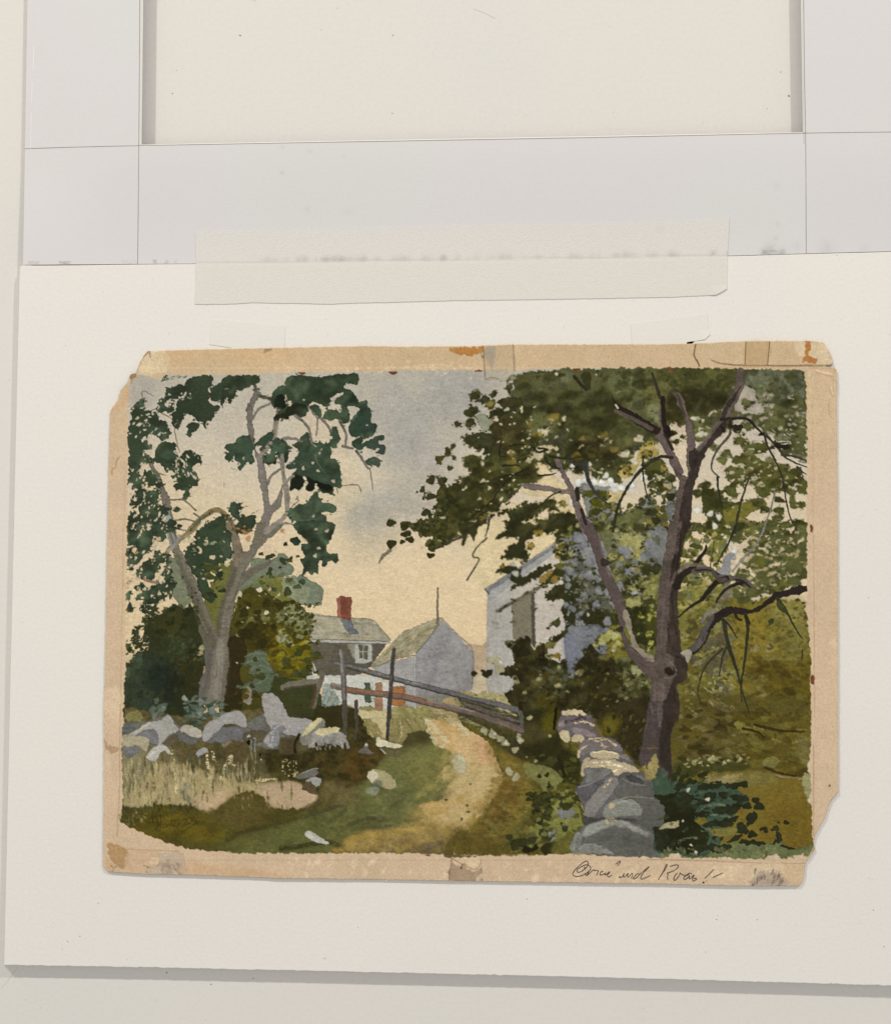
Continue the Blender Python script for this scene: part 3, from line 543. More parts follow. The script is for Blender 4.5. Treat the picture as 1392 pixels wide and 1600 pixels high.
# foliage groups below the lit gap
LG = dict(col2=(40, 44, 26), rag=1.2, fine=1.1, var=.2, edge=.2)
poly('c1', '560,1190 640,1160 700,1180 690,1220 720,1250 600,1230 560,1260 480,1280 430,1200 460,1190', (46, 50, 28), **LG)
poly('c1', '530,1300 620,1310 640,1270 740,1262 820,1265 830,1300 890,1340 850,1400 560,1400 560,1340', (46, 48, 28), **LG)
poly('c1', '340,1250 440,1220 540,1240 520,1300 440,1310 430,1400 340,1400 330,1340 290,1330 350,1310', (46, 50, 28), **LG)
poly('c2', '320,0 500,-10 540,30 500,100 460,130 480,200 490,250 440,290 420,240 280,245 330,210 350,160 400,130 420,90 370,85 310,90 245,104 270,75 330,40', (48, 48, 27), **LG)
poly('c2', '560,0 700,-20 720,60 640,60 580,20', (44, 44, 26), **LG)
poly('c2', '250,340 290,300 340,290 400,310 440,330 450,380 530,330 620,290 655,288 650,320 600,350 560,390 510,395 480,420 420,440 360,470 380,430 400,420 360,400 360,360 300,345', (46, 48, 28), **LG)
poly('c2', '560,430 600,410 660,350 700,300 745,280 750,360 700,400 600,440', (54, 56, 32), **LG)
poly('c2', '605,510 650,470 690,430 745,430 790,370 850,380 860,500 820,560 840,640 830,720 790,800 740,810 690,830 665,815 720,780 760,740 790,700 750,680 740,640 720,610 750,560 700,540 660,560 610,535', (48, 50, 28), **LG)
ell('c2', '690,710,40,-25 632,748,14,0 640,370,20 880,250,10', (60, 64, 38))
poly('c2', '740,400 850,200 1000,380 1020,500 1100,590 1140,640 1100,720 960,780 900,700 830,650', (50, 54, 32), a=.55, rag=2, fine=1.6)
ell('c2', '935,270,36,60 820,260,36 790,330,44,60 920,370,36,80 760,580,24,80 870,640,24 1060,700,44,70 850,90,70,50 890,140,50 1140,290,28 1210,340,30 1200,210,60,80 1000,480,50,60 980,570,30 1150,440,40 1160,180,40,80 1370,150,70 1330,240,60', (120, 126, 132), asp=1.2, a=.95)
ell('c2', '375,285,22 395,352,26 440,262,14 920,650,14 1100,910,18 1125,870,16 775,650,10 1260,490,20,0', (168, 168, 156), asp=1.2)
ell('c2', '300,295,18 560,55,40,0 510,155,24 700,945,22 565,890,22,70 720,220,34,0 740,150,30 700,180,30 600,390,40 680,400,34 640,350,24', (136, 112, 58), asp=1.5, a=.9)
dabs('c2', '690,20 860,0 840,200 720,330 680,200', 36, (2, 5), [(124, 122, 76), (88, 84, 44), (62, 64, 34), (150, 146, 104), (48, 50, 28)], ang=-10, seed=45, asp=1.6)
dabs('c2', '760,150 1060,380 1060,640 800,700', 44, (1.8, 4.6), [(46, 50, 28), (58, 60, 36), (84, 80, 40), (40, 42, 24)], ang=-30, seed=46, asp=1.5)
poly('c2', '860,640 980,610 1100,640 1150,660 1160,720 1080,740 960,770 900,710', (44, 44, 26), **LG)
poly('c2', '920,880 960,830 1040,780 1120,770 1160,820 1100,830 1040,860 960,900', (140, 136, 84), rag=.8)
ell('c2', '1070,780,24 1110,800,34,60 1020,850,26 1135,860,26 960,860,24 1110,880,20', (158, 154, 104))
strokes('c2', '940,100 870,170|1140,170 1120,260 1090,330|880,400 880,600|1030,470 950,580|1100,0 1095,80', 12, (48, 48, 42), w2=7)
strokes('c2', '960,880 975,920|1000,870 1010,925|1030,900 1060,905|1045,920 1070,890', 5, (60, 62, 60))
# right of slanting limb
poly('c2', '1010,0 1500,-20 1500,1392 1392,1392 1300,1100 1240,980 1200,800 1150,640 1160,560 1110,440 1060,200', (104, 106, 74), a=.75, col2=(84, 88, 52), rag=1.5, var=.2)
ell('c2', '1370,150,70,60 1330,240,60,30 1150,290,26 1210,350,34 1200,230,44,80 1160,180,34,80 1330,400,40 1170,460,44,80 1220,520,34', (124, 130, 134), asp=1.2)
dabs('c2', '1040,0 1392,0 1392,600 1180,600 1100,300', 90, (2.5, 6), [(116, 116, 74), (150, 146, 100), (60, 66, 36), (86, 84, 40), (50, 54, 30), (132, 124, 76), (76, 88, 62)], ang=10, seed=47, asp=1.8)
ell('c2', '1230,150,70,5 1280,100,60 1200,90,50 1350,420,50 1250,560,60,-10 1340,450,40', (152, 146, 98), asp=1.7)
ell('c2', '1340,310,50,0 1300,460,44,30 1260,400,26 1350,540,50,40 1380,600,40', (46, 54, 30), asp=1.5)
poly('c2', '1170,610 1300,590 1392,600 1470,700 1470,900 1392,880 1290,860 1240,780 1220,690', (44, 44, 20), **LG)
dabs('c2', '1250,620 1460,620 1480,900 1290,880', 30, (.9, 2.6), [(142, 140, 74), (120, 116, 54), (160, 156, 92)], seed=48, asp=1.2)
# shrubs in front of the white barn
poly('c2', '325,850 390,845 410,815 460,820 490,812 500,860 540,900 560,870 620,865 640,960 700,1000 760,985 780,1060 770,1110 820,1110 830,1000 900,960 880,890 930,900 1000,930 1100,970 1160,1040 1170,1120 1160,1300 1200,1392 380,1392 340,1300 310,1220 370,1200 380,1140 350,1110 290,1110 280,1060 340,1020 390,1000 370,960 380,920 350,900', (42, 38, 21), col2=(52, 48, 28), rag=1.3, fine=1, var=.2)
poly('c2', '325,850 375,848 395,885 370,905', (92, 88, 62)); stroke('c2', '390,860 385,960', 14, (72, 66, 44))
ell('c2', '390,900,30,80 440,850,40 480,835,30,80 450,920,60 355,870,14 97,1078,24,0 160,1055,16,0 195,1080,38,-10 310,1080,40 240,1000,16 330,1200,30,0 860,1080,50 900,980,50 740,1010,30,80 940,900,34 690,830,30 850,1030,30,0 600,1000,34,80', (38, 34, 20), asp=1.25)
dabs('c2', '400,1000 760,1010 1160,1050 1160,1392 400,1392', 90, (2, 6), [(34, 28, 14), (58, 52, 26), (44, 44, 28), (64, 64, 40), (72, 60, 22)], seed=49, a=.8, asp=1.3)
dabs('c2', '540,1000 760,1060 760,1280 500,1200', 22, (1.5, 4), [(96, 100, 82), (84, 92, 76)], seed=50, a=.7)
ell('c2', '570,1110,24 700,1170,24,0 770,1210,18,40 710,1030,14,80 1010,1200,8 880,1150,12 860,1070,30 460,1215,20 395,1130,34,80 660,955,16 635,955,24,40', (140, 134, 100), asp=1.3)
ell('c2', '650,870,44,-10 1040,960,40', (96, 90, 54), asp=1.6); ell('c2', '698,955,22', (128, 96, 34), asp=1)
strokes('c2', '595,870 600,980|560,900 580,980', 30, (30, 22, 14), w2=20)
poly('c2', '190,970 250,960 300,985 310,1060 250,1080 240,1020 200,1000', (158, 150, 124), rag=1); ell('c2', '290,1000,16,60 250,1100,16,60 230,1180,12,80', (206, 200, 188))
poly('c2', '200,1100 370,1100 370,1180 300,1220 200,1200', (163, 159, 152), rag=.6)
stroke('c2', '710,1190 700,1300 670,1392', 22, (26, 20, 12)); stroke('c2', '430,1290 440,1392', 30, (36, 28, 16))
poly('c2', '560,1230 680,1220 690,1340 560,1330', (70, 62, 26), soft=4, a=.8, edge=0)
poly('c2', '1110,980 1240,990 1330,1080 1392,1150 1392,1392 1180,1392 1150,1250 1180,1100', (70, 74, 48), col2=(88, 92, 62), rag=1.2, var=.2)
dabs('c2', '1120,950 1240,980 1340,1080 1370,1300 1180,1340', 44, (2, 5.5), [(124, 128, 88), (140, 138, 96), (60, 62, 34), (98, 102, 70), (44, 42, 22)], seed=51, asp=1.4)
ell('c2', '1270,1060,56,40 1290,1260,46,10 1110,1205,26,0 1150,1195,24,0 1160,1240,24 1210,1160,30 1200,1130,24', (140, 140, 104), asp=1.4)
poly('c2', '750,800 800,790 820,900 870,940 830,1000 820,1090 790,1110 760,1000', (112, 122, 142), a=.8)
poly('c2', '880,1020 1392,1250 1392,1600 700,1600 700,1300 900,1250', (34, 28, 14), a=.55, soft=6, edge=0)

# ---- right part of canopy (tile d1)
poly('d1', '-10,250 140,225 320,205 640,210 660,300 600,380 560,470 520,540 420,600 340,560 250,620 170,600 0,620', (62, 62, 36), col2=(82, 82, 52), rag=1.2, var=.2)
for q, c, al in (('160,380 560,370 540,520 300,540 160,500', (40, 38, 22), .85), ('0,340 160,300 180,400 60,480 0,500', (92, 92, 58), .7), ('0,480 100,460 110,620 20,600', (104, 114, 84), .8),
                 ('400,250 620,240 600,360 420,370', (80, 82, 48), .7), ('240,220 420,220 420,300 240,300', (62, 68, 38), .7), ('140,480 280,480 280,600 160,600', (54, 50, 28), .8)):
    poly('d1', q, c, soft=4, a=al, edge=0, var=.2)
ell('d1', '310,335,50,0 130,280,50 200,320,40 470,330,60 540,280,50 60,300,40', (58, 60, 36), a=.6, edge=.4)
poly('d1', '165,615 210,600 240,640 280,620 290,700 300,900 270,960 230,900 200,830 170,700', (202, 182, 154), rag=.6)
ell('d1', '200,678,16 258,702,20,-20 212,740,22,-10', (42, 44, 28), asp=1.2)
poly('d1', '320,560 380,580 420,600 400,640 460,620 470,700 400,740 350,720 340,620', (92, 96, 62), rag=1)
ell('d1', '350,572,22,0 395,585,18,20 390,690,26 430,690,16 390,655,14', (196, 186, 162), asp=1.6)
poly('d1', '690,330 720,270 760,220 900,215 1060,218 1140,235 1148,300 1145,390 1130,440 1080,440 1040,490 980,440 930,470 960,400 920,370 880,420 800,420 780,350 720,345', (72, 82, 58), col2=(92, 104, 80), rag=1.3, fine=1, var=.18)
ell('d1', '780,240,44,0 1060,300,50 1000,380,40 1100,340,50', (62, 70, 46), a=.7)
poly('d1', '700,340 790,370 800,430 870,470 930,480 960,560 850,540 720,520 650,520 620,420', (170, 160, 146), rag=1, a=.9)
poly('d1', '790,385 920,400 900,440 830,470 800,440', (120, 118, 96), rag=.8); ell('d1', '725,462,50,10', (82, 86, 58), asp=1.2)
strokes('d1', '450,552 480,525 555,515', 14, (180, 170, 150))
poly('d1', '640,520 680,515 690,560 600,570 590,540', (82, 78, 58))
dabs('d1', '700,520 1180,440 1190,900 1000,800 900,640 720,620', 62, (3, 7), [(92, 98, 70), (74, 82, 52), (104, 110, 84), (84, 86, 54)], ang=5, seed=60, asp=1.6)
ell('d1', '765,565,50,0 880,560,50,5 940,520,34,80 990,530,44,20 1080,450,60,5 850,620,34 870,665,40,0 960,640,60,0 1120,700,64,60 1150,630,34,0 1100,670,44,0 740,630,40,0 1000,610,70,20 1100,580,60,0 1140,820,44,0 1110,785,40,0 1060,500,50', (78, 84, 54), asp=1.5)
ell('d1', '1125,590,22 1130,545,24', (180, 170, 148), dry=.1)
ell('d1', '655,660,30,0 700,692,12,0 910,785,20 905,680,18', (40, 40, 26), asp=1.5)
ell('d1', '490,785,40,10 570,830,44,-15 545,880,44,30', (84, 86, 54), asp=1.4)
poly('d1', '640,720 700,712 730,760 800,745 860,760 870,810 800,830 830,880 900,900 960,940 1000,950 1100,930 1130,1010 1180,1050 1192,1095 1130,1120 1090,1100 1080,1170 1165,1190 1110,1225 1040,1215 1030,1120 990,1100 900,1120 870,1160 800,1120 790,1080 740,1050 700,1060 650,1050 640,1090 670,1130 600,1145 560,1100 570,1060 640,1010 590,1010 565,960 600,920 680,920 610,890 640,850 700,830 690,780 640,770', (84, 84, 44), col2=(72, 78, 46), rag=1.2, fine=1.1, var=.18)
ell('d1', '620,960,50,0 700,760,50,30 820,940,60 900,1000,60 720,900,50', (92, 88, 50), a=.8, asp=1.4)
dabs('d1', '640,720 1000,900 1100,1100 700,1060', 30, (1.5, 3.6), [(168, 160, 136), (176, 168, 142)], ang=-10, seed=61, edge=0, asp=1.8)
dabs('d1', '700,800 1000,900 1100,1100 760,1060', 30, (2.5, 6), [(66, 66, 32), (96, 94, 52), (76, 74, 36)], seed=62, asp=1.5, a=.7)
ell('d1', '418,1060,44,-12 370,1115,34,0 60,930,30 960,1165,26,0 1115,1355,28,0', (52, 54, 32), asp=1.6)
poly('d1', '400,1090 480,1080 540,1100 560,1170 640,1180 700,1170 680,1220 600,1240 560,1300 600,1392 380,1392 440,1300 410,1240 400,1180', (70, 72, 36), **LG)
poly('d1', '560,1240 700,1190 800,1150 870,1190 840,1220 760,1260 700,1310 800,1320 800,1392 600,1392', (116, 106, 54), col2=(92, 94, 48), rag=1)
ell('d1', '800,1180,50,0 960,1240,34,0 950,1290,44,-20 880,1340,50 1010,1360,60,0 860,1235,34,10 560,1170,24', (72, 76, 44), asp=1.5)
ell('d1', '370,1240,30,0 460,1265,22 490,1355,24,60 520,1290,24,60 375,1245,16', (204, 200, 186), asp=1.3)
dabs('d1', '0,860 200,950 220,1100 200,1392 0,1392', 70, (2.5, 6.5), [(54, 60, 34), (66, 68, 34), (44, 46, 28), (110, 100, 52), (84, 84, 46), (74, 84, 60)], seed=63, asp=1.4)
poly('d1', '0,880 100,860 120,920 60,980 0,1000', (72, 76, 40)); ell('d1', '20,750,40 60,820,40,-10 120,940,30,80', (150, 132, 74), asp=1.4)
poly('d1', '60,760 170,690 150,850 60,800', (196, 176, 142), a=.6, rag=1); ell('d1', '85,1005,26,0', (170, 166, 130)); ell('d1', '150,1050,34,80', (200, 186, 158), a=.7)
poly('d1', '150,1130 215,1090 215,1300 140,1290', (112, 118, 122), a=.85, rag=1)
ell('d1', '170,1140,44,0 180,1010,44', (60, 66, 38))

# ---- row 2 right of the trunk
dabs('d2', '230,0 620,0 600,500 300,560 200,480', 110, (2.5, 6.5), [(120, 118, 66), (96, 100, 52), (136, 128, 76), (70, 76, 38), (84, 84, 44), (150, 140, 84), (106, 108, 76)], ang=0, seed=64, asp=1.7)
poly('d2', '590,100 700,120 900,60 1140,0 1180,160 1130,290 1110,440 1000,480 860,520 760,560 640,440 590,300', (204, 184, 154), rag=1.1)
dabs('d2', '620,0 1140,-20 1180,170 1120,420 860,500 640,480 740,160', 130, (2.5, 6.5), [(80, 88, 54), (68, 76, 46), (94, 98, 62), (88, 90, 48), (60, 66, 38)], ang=-12, seed=65, asp=2)
ell('d2', '960,100,90,-20 1060,90,60,0 1060,300,90,10 820,240,90,-10 690,360,60,5 860,400,90,-10 1060,400,50,10 1120,180,70,-10 640,50,70,0 660,100,50,0 770,490,60,0 700,540,50,0 650,500,34,60 1130,10,40,0 1165,80,22,60 980,50,50,60', (76, 84, 50), asp=1.5)
ell('d2', '820,270,60 960,170,40,-10 870,330,40', (98, 94, 46), asp=1.5, a=.7)
ell('d2', '635,180,26 600,128,16 570,90,14 490,10,24,60', (212, 208, 196), asp=1.2)
poly('d2', '0,60 150,30 140,280 60,300 0,260', (110, 118, 120), rag=1.2, a=.9); ell('d2', '70,110,34,80 50,260,44,10 280,60,34', (84, 88, 60), a=.7)
ell('d2', '30,340,60,0 60,310,50,0 25,560,50,60 40,640,24', (52, 60, 34), asp=1.6)
poly('d2', '0,380 90,360 60,520 0,500', (124, 122, 76), rag=1); poly('d2', '0,580 70,560 80,860 0,860', (60, 60, 30), rag=1); dabs('d2', '0,600 80,580 70,900 0,900', 16, (2, 4), [(150, 148, 84)], seed=66, asp=1.2)
poly('d2', '545,300 560,240 600,200 640,210 640,250 610,260 600,370 560,380 500,340', (128, 130, 134), rag=.5)
poly('d2', '560,400 600,420 625,480 610,560 560,600 520,640 500,700 540,740 520,860 560,1000 520,900 500,740 480,600 540,500', (112, 106, 98), rag=1, a=.8)
dabs('d2', '230,480 600,560 560,760 240,860', 60, (2, 5.5), [(136, 124, 66), (104, 100, 50), (150, 142, 86), (82, 84, 46), (94, 84, 52)], seed=67, asp=1.8)
dabs('d2', '250,640 620,640 620,1392 260,1392', 120, (2, 5.5), [(104, 92, 46), (120, 116, 66), (140, 134, 92), (84, 84, 44), (72, 66, 38), (96, 90, 74)], ang=0, seed=68, asp=1.9, a=.85)
poly('d2', '380,850 560,800 590,900 560,1080 480,1100 400,1040 330,1000 340,920', (86, 80, 66), a=.75, rag=1.5)
poly('d2', '500,1140 540,1150 620,1240 600,1320 500,1340 440,1300 470,1240', (84, 80, 74), rag=1.2)
strokes('d2', '420,1180 480,1220 540,1200 600,1260|380,960 440,930 540,880|560,1100 640,1180 660,1230|480,1100 520,1250|390,1290 440,1260', 10, (160, 156, 118), a=.8)
ell('d2', '875,990,34,0 845,1110,30,-5 775,1110,30,-20 825,1185,32,30 840,1228,22,0 610,1080,34,0 400,950,34,0 385,1000,30,0 790,800,16 640,1200,34,30 900,900,34,0 520,1060,40,30 780,900,30', (146, 142, 104), asp=1.5, a=.75)
dabs('d2', '620,600 1140,600 1190,1392 620,1392', 120, (3, 8), [(116, 100, 46), (96, 86, 38), (134, 118, 60), (84, 70, 28), (110, 106, 62)], ang=5, seed=69, asp=2.2, a=.4, edge=.1)
dabs('d2', '700,1000 1190,980 1190,1392 640,1392', 70, (2, 7), [(70, 56, 22), (58, 46, 20), (96, 82, 36)], ang=5, seed=70, asp=2.4, a=.5, edge=.05)
poly('d2', '960,500 1130,540 1160,700 1000,700 900,640', (136, 130, 80), soft=5, a=.6, edge=0)
ell('d2', '770,900,6 790,940,6 760,935,5 1110,1050,4', (150, 80, 40), a=.8)
# torn paper edge to the right of the hedge
poly('d2', '1135,540 1160,560 1215,700 1215,1100 1196,1150 1198,1060 1198,900 1184,760 1160,660', (200, 172, 134), rag=1, fine=1.2)
# row 3 hedge
poly('d3', '180,-20 1190,-20 1185,150 1180,330 1170,430 1180,520 1080,540 900,510 700,500 520,540 380,520 200,560', (92, 84, 44), col2=(76, 66, 32), soft=3.5, edge=0, var=.2)
dabs('d3', '220,0 700,0 760,240 700,440 220,500', 150, (2, 6), [(104, 92, 58), (72, 62, 34), (120, 110, 78), (56, 48, 24), (88, 82, 44), (96, 84, 52)], ang=10, seed=71, asp=2.2, a=.75)
poly('d3', '630,130 700,120 760,160 860,170 940,210 1080,200 1150,230 1080,280 900,260 840,230 760,190 660,190', (124, 118, 66), rag=1.4, fine=1.3)
dabs('d3', '660,60 1180,40 1180,500 700,460', 80, (3, 8), [(110, 100, 50), (80, 66, 28), (60, 46, 18), (128, 120, 66), (96, 84, 36)], ang=8, seed=72, asp=2.4, a=.5)
poly('d3', '860,400 930,380 960,420 900,460 840,440', (140, 140, 98), rag=1, a=.5); strokes('d3', '860,460 960,500 1080,520|700,180 800,200 850,240|780,150 960,190 1140,200', 22, (54, 42, 20), w2=14)
poly('d3', '220,430 520,420 740,440 720,470 560,500 400,520 220,540', (54, 58, 30), soft=2, a=.85, edge=0)
dabs('d3', '240,400 760,360 740,440 300,470', 40, (1, 2.6), [(160, 154, 120), (130, 124, 86), (50, 46, 24)], ang=-10, seed=73, asp=1.6)
poly('d3', '1100,220 1180,280 1200,420 1160,440 1090,360', (130, 122, 82), soft=4, a=.6, edge=0)
# lawn
poly('d3', '380,510 560,500 760,485 900,500 960,530 1090,545 1170,580 1190,700 1200,1000 1160,1060 1000,1080 700,1100 440,1080 300,1000 200,700', (116, 96, 46), col2=(104, 92, 46), rag=.8, var=.08)
poly('d3', '380,520 600,500 900,500 900,580 500,600', (110, 102, 62), soft=3, a=.8, edge=0)
poly('d3', '900,700 1200,700 1200,1050 900,1050', (104, 84, 38), soft=10, a=.7, edge=0)
poly('d3', '440,540 640,520 620,560 460,575', (146, 134, 98), soft=2, a=.7, edge=0)
poly('d3', '1140,520 1200,520 1205,760 1170,700 1130,600', (140, 136, 100), rag=1.4, fine=1.3)
poly('d3', '1165,440 1210,400 1210,560 1180,520', (206, 184, 156), rag=1.4); poly('d3', '1165,700 1200,620 1205,740', (204, 186, 156), rag=1.2)
poly('d3', '0,1010 400,1010 700,1010 960,1000 1080,1060 1200,1010 1205,1080 1140,1100 1000,1120 860,1120 700,1135 560,1110 300,1115 100,1120 0,1110', (98, 106, 72), rag=1.5, fine=1.3)

# ---- finer broken touches over the foliage masses
def crumbs(t, q, n, cols, s, r=(.9, 2.4), ang=-15, a=.8, asp=1.8, dry=None):
    dabs(t, q, n, r, cols, ang=ang, asp=asp, seed=s, a=a, edge=.12, rag=1.1, fine=1, spread=35, dry=dry)
G1 = [(42, 42, 24), (54, 54, 30), (68, 66, 38), (36, 34, 20), (80, 76, 44), (58, 62, 40)]
G2 = [(76, 76, 46), (62, 64, 36), (92, 90, 56), (52, 50, 28), (106, 100, 60)]
G3 = [(38, 54, 42), (50, 70, 54), (30, 42, 32), (64, 84, 66)]
def leaf_speck(t, q, n, cols, s, r=(.9, 2.2), a=.8, soft=0, lim=128):
    """touches that only land on paint already dark"""
    global canvas
    before = canvas.copy(); dabs(t, q, n, r, cols, ang=-15, asp=1.8, seed=s, a=a, edge=.12 if not soft else 0, rag=1.1, fine=1, spread=35, soft=soft)
    dark = np.clip((lim-before.mean(-1))/18, 0, 1)[..., None]
    canvas = before*(1-dark) + canvas*dark
leaf_speck('c1', '100,230 1392,215 1392,1392 0,1392 0,900', 480, G1, 201, a=.6)
leaf_speck('d1', '0,220 1150,230 1190,1392 0,1392', 480, G2+G1[:3], 202, a=.6)
leaf_speck('c2', '660,0 1392,0 1392,1392 380,1392 400,1000 640,900', 650, G1+[(30, 28, 16)], 203)
leaf_speck('b1', '960,900 1392,900 1392,1392 930,1392', 160, G1, 204)
leaf_speck('d2', '250,480 1180,480 1180,1392 250,1392', 500, [(84, 76, 40), (70, 66, 38), (104, 98, 60), (62, 54, 26)], 207, a=.5)
# sky showing through in small ragged gaps
SKG = [(196, 180, 150), (204, 184, 148), (186, 174, 150)]
crumbs('c1', '420,640 760,560 1100,740 1392,700 1392,1000 700,1050 300,1200 120,1200 400,1000', 60, SKG, 210, (.8, 2.4))
crumbs('d1', '640,340 1180,420 1190,900 620,760', 90, [(172, 162, 148), (180, 168, 150)], 211, (1, 3), ang=0)
crumbs('d1', '360,560 600,700 1180,1000 1100,1300 400,1392', 70, [(196, 180, 154), (186, 172, 150)], 212, (1, 2.6), ang=0)
crumbs('d2', '600,40 1180,0 1180,330 900,460 640,420', 90, [(204, 184, 154), (200, 178, 146)], 213, (1, 3), ang=-10, asp=2.4)
crumbs('d2', '240,60 620,300 560,600 240,480', 40, [(160, 154, 118), (150, 146, 110)], 214, (.8, 2.2))
crumbs('c2', '1050,0 1392,0 1392,600 1150,600', 60, [(164, 158, 118), (134, 138, 138), (142, 136, 92)], 215, (.9, 2.8))
crumbs('c2', '380,900 1180,900 1180,1392 380,1392', 50, [(120, 116, 78), (140, 134, 100), (96, 96, 62)], 216, (.6, 1.8))
crumbs('c2', '700,100 1000,100 1060,620 760,660', 50, [(124, 130, 132), (136, 138, 132)], 217, (.9, 2.6))

for t, q, sd in (('a1', '190,260 1392,260 1392,1392 190,1392', 231), ('b1', '0,250 760,250 760,1392 0,1392', 232), ('a2', '180,0 560,0 560,560 180,560', 233), ('b2', '100,0 410,0 410,380 130,380', 234)):
    leaf_speck(t, q, 70, [(80, 104, 84), (72, 94, 70), (64, 92, 74)], sd, (4, 9), a=.6, soft=2.2, lim=104)
    leaf_speck(t, q, 60, [(30, 40, 27), (36, 48, 34)], sd+10, (3, 8), a=.4, soft=2, lim=104)
for t, q, sd in (('c1', '100,230 1392,215 1392,1000 0,1000', 251), ('d1', '0,220 1150,230 1190,1392 0,1392', 252), ('c2', '660,0 1392,0 1392,1392 380,1392', 253), ('c1', '0,900 900,900 900,1392 0,1392', 254)):
    leaf_speck(t, q, 80, [(100, 98, 64), (90, 88, 54), (104, 100, 62)], sd, (3, 9), a=.28, soft=2, lim=112)
    leaf_speck(t, q, 70, [(34, 32, 16), (42, 40, 20)], sd+10, (3, 8), a=.55, soft=1.6, lim=112)

def edge_crumbs(t, q, n, cols, s, r=(.7, 1.9), asp=1.6, ang=-20, lo=.2, hi=.75, lim=112):
    """broken touches where foliage meets what is behind it"""
    p = conv(t, q); x0, x1, y0, y1 = bbox(p, 0)
    D = blur((canvas[y0:y1, x0:x1].mean(-1) < lim).astype(np.float32), 3*SS)
    yy_, xx_ = np.nonzero((D > lo) & (D < hi))
    if not len(yy_): return
    rs = np.random.RandomState(s); k = rs.randint(0, len(yy_), n*2); c_ = 0
    for j in k:
        cx, cy = xx_[j]+x0, yy_[j]+y0
        if not fillmask(p, np.array([float(cx)]), np.array([float(cy)]))[0]: continue
        rr = (r[0]+(r[1]-r[0])*rs.rand()**1.5)*SS
        one_dab(cx, cy, rr, asp*rs.uniform(.7, 1.4), np.radians(ang+rs.uniform(-50, 50)), cols[rs.randint(len(cols))], .92, 1, .8, .1, .12, rs.randint(99))
        c_ += 1
        if c_ >= n: break
GL = [(54, 70, 54), (46, 60, 45), (62, 82, 64), (40, 50, 38)]
edge_crumbs('a1', '180,260 1392,250 1392,1392 180,1392', 420, GL, 401, lim=88)
edge_crumbs('b1', '-20,250 760,250 760,1392 -20,1392', 120, [(52, 78, 64), (44, 62, 50), (62, 88, 74)], 402, r=(.6, 1.5), lim=88)
edge_crumbs('a2', '170,0 700,0 700,640 170,640', 260, GL, 403, lim=84)
edge_crumbs('a2', '160,560 700,560 700,1300 160,1300', 200, [(50, 54, 36), (62, 66, 44), (44, 56, 42)], 404, r=(.8, 2.4), lim=70)
edge_crumbs('b2', '0,560 260,560 300,1130 0,1130', 160, [(70, 72, 44), (52, 54, 32), (96, 94, 58)], 405, r=(.7, 2))
edge_crumbs('c1', '0,230 1392,215 1392,1392 0,1392', 620, G1, 406)
edge_crumbs('b1', '930,400 1392,400 1392,1392 760,1392', 130, G1, 407, r=(.6, 1.6))
edge_crumbs('d1', '0,220 1180,230 1180,1392 0,1392', 620, G2+G1[:3], 408, ang=0)
edge_crumbs('c2', '260,0 1392,0 1392,1392 300,1392', 360, G1+[(34, 30, 18)], 409)
edge_crumbs('d2', '240,0 1180,0 1180,640 240,640', 380, G2, 410, ang=-5, asp=2)
edge_crumbs('d2', '250,640 1190,640 1190,1392 250,1392', 300, [(120, 112, 66), (70, 62, 34), (96, 88, 48), (138, 130, 84)], 411, r=(.8, 2.4), ang=0, asp=2)
# little flicks of lighter gouache leaves in the middle of the right tree
crumbs('c2', '1040,0 1392,0 1392,600 1160,600', 70, [(156, 150, 104), (140, 136, 92), (132, 128, 82)], 420, (.8, 2.2), asp=2.2, ang=5)
crumbs('d2', '230,380 620,380 620,1392 250,1392', 90, [(156, 148, 104), (140, 130, 84), (150, 142, 110)], 421, (.7, 2), asp=2.2, ang=5)
crumbs('c2', '1100,1150 1392,1100 1392,1392 1120,1392', 40, [(150, 146, 108), (112, 112, 74)], 422, (.7, 2.2))

# the lit things between the leaves, put back on top
ell('c2', '935,270,30,60 820,260,30 790,330,34,60 920,370,30,80 760,580,20,80 870,640,20 1060,700,34,70 850,90,60,50 890,140,44 1140,290,26 1210,340,28 1200,210,50,80 1000,480,40,60 980,570,26 1150,440,34 1160,180,34,80 1370,150,60 1330,240,50 800,760,34,80 860,820,30 960,760,26,0', (120, 126, 133), asp=1.2, a=.9)
poly('c2', '752,800 800,800 830,870 860,930 820,980 800,1090 775,1010', (108, 120, 144), a=.9, rag=1.2)
poly('c2', '820,740 930,720 1040,760 960,850 880,900 830,860', (110, 118, 130), a=.75, rag=1.6)
ell('c2', '375,285,20 395,352,24 440,262,14 1260,490,20,0 920,650,14', (170, 170, 158), asp=1.2)
poly('c1', '820,1060 835,1025 900,1022 885,965 905,975 935,1030 1000,1032 1060,1045 1072,1012 1102,1010 1112,1068 1060,1075 960,1050 880,1050 850,1080', (208, 204, 194), rag=.9)
poly('c1', '880,1060 960,1055 1060,1070 1085,1085 1040,1100 960,1085 900,1100', (134, 132, 130), rag=.7)
ell('c1', '1048,988,22 1110,1095,22,0 1175,1080,26,-20 1235,1060,34,-60 1320,1005,28,-20 800,1180,24,80 810,915,18 1240,1060,26 1265,900,14 935,905,16,80', (210, 206, 196), asp=1.3)
ell('d1', '370,1240,30,0 460,1265,22 490,1355,24,60 520,1290,22,60', (208, 204, 192), asp=1.3)
ell('d2', '635,180,26 600,128,16 570,90,14', (212, 208, 196), asp=1.2)
poly('b2', '1290,-10 1480,-20 1450,10 1420,30 1400,120 1360,60 1338,120 1318,152 1298,140 1312,90', (50, 50, 28), rag=.8)
dabs('c1', '20,1260 260,1150 340,1240 200,1330 60,1392 0,1392', 46, (1.2, 3.4), [(50, 50, 28), (66, 64, 36), (42, 42, 24)], ang=-35, seed=430, asp=1.6)
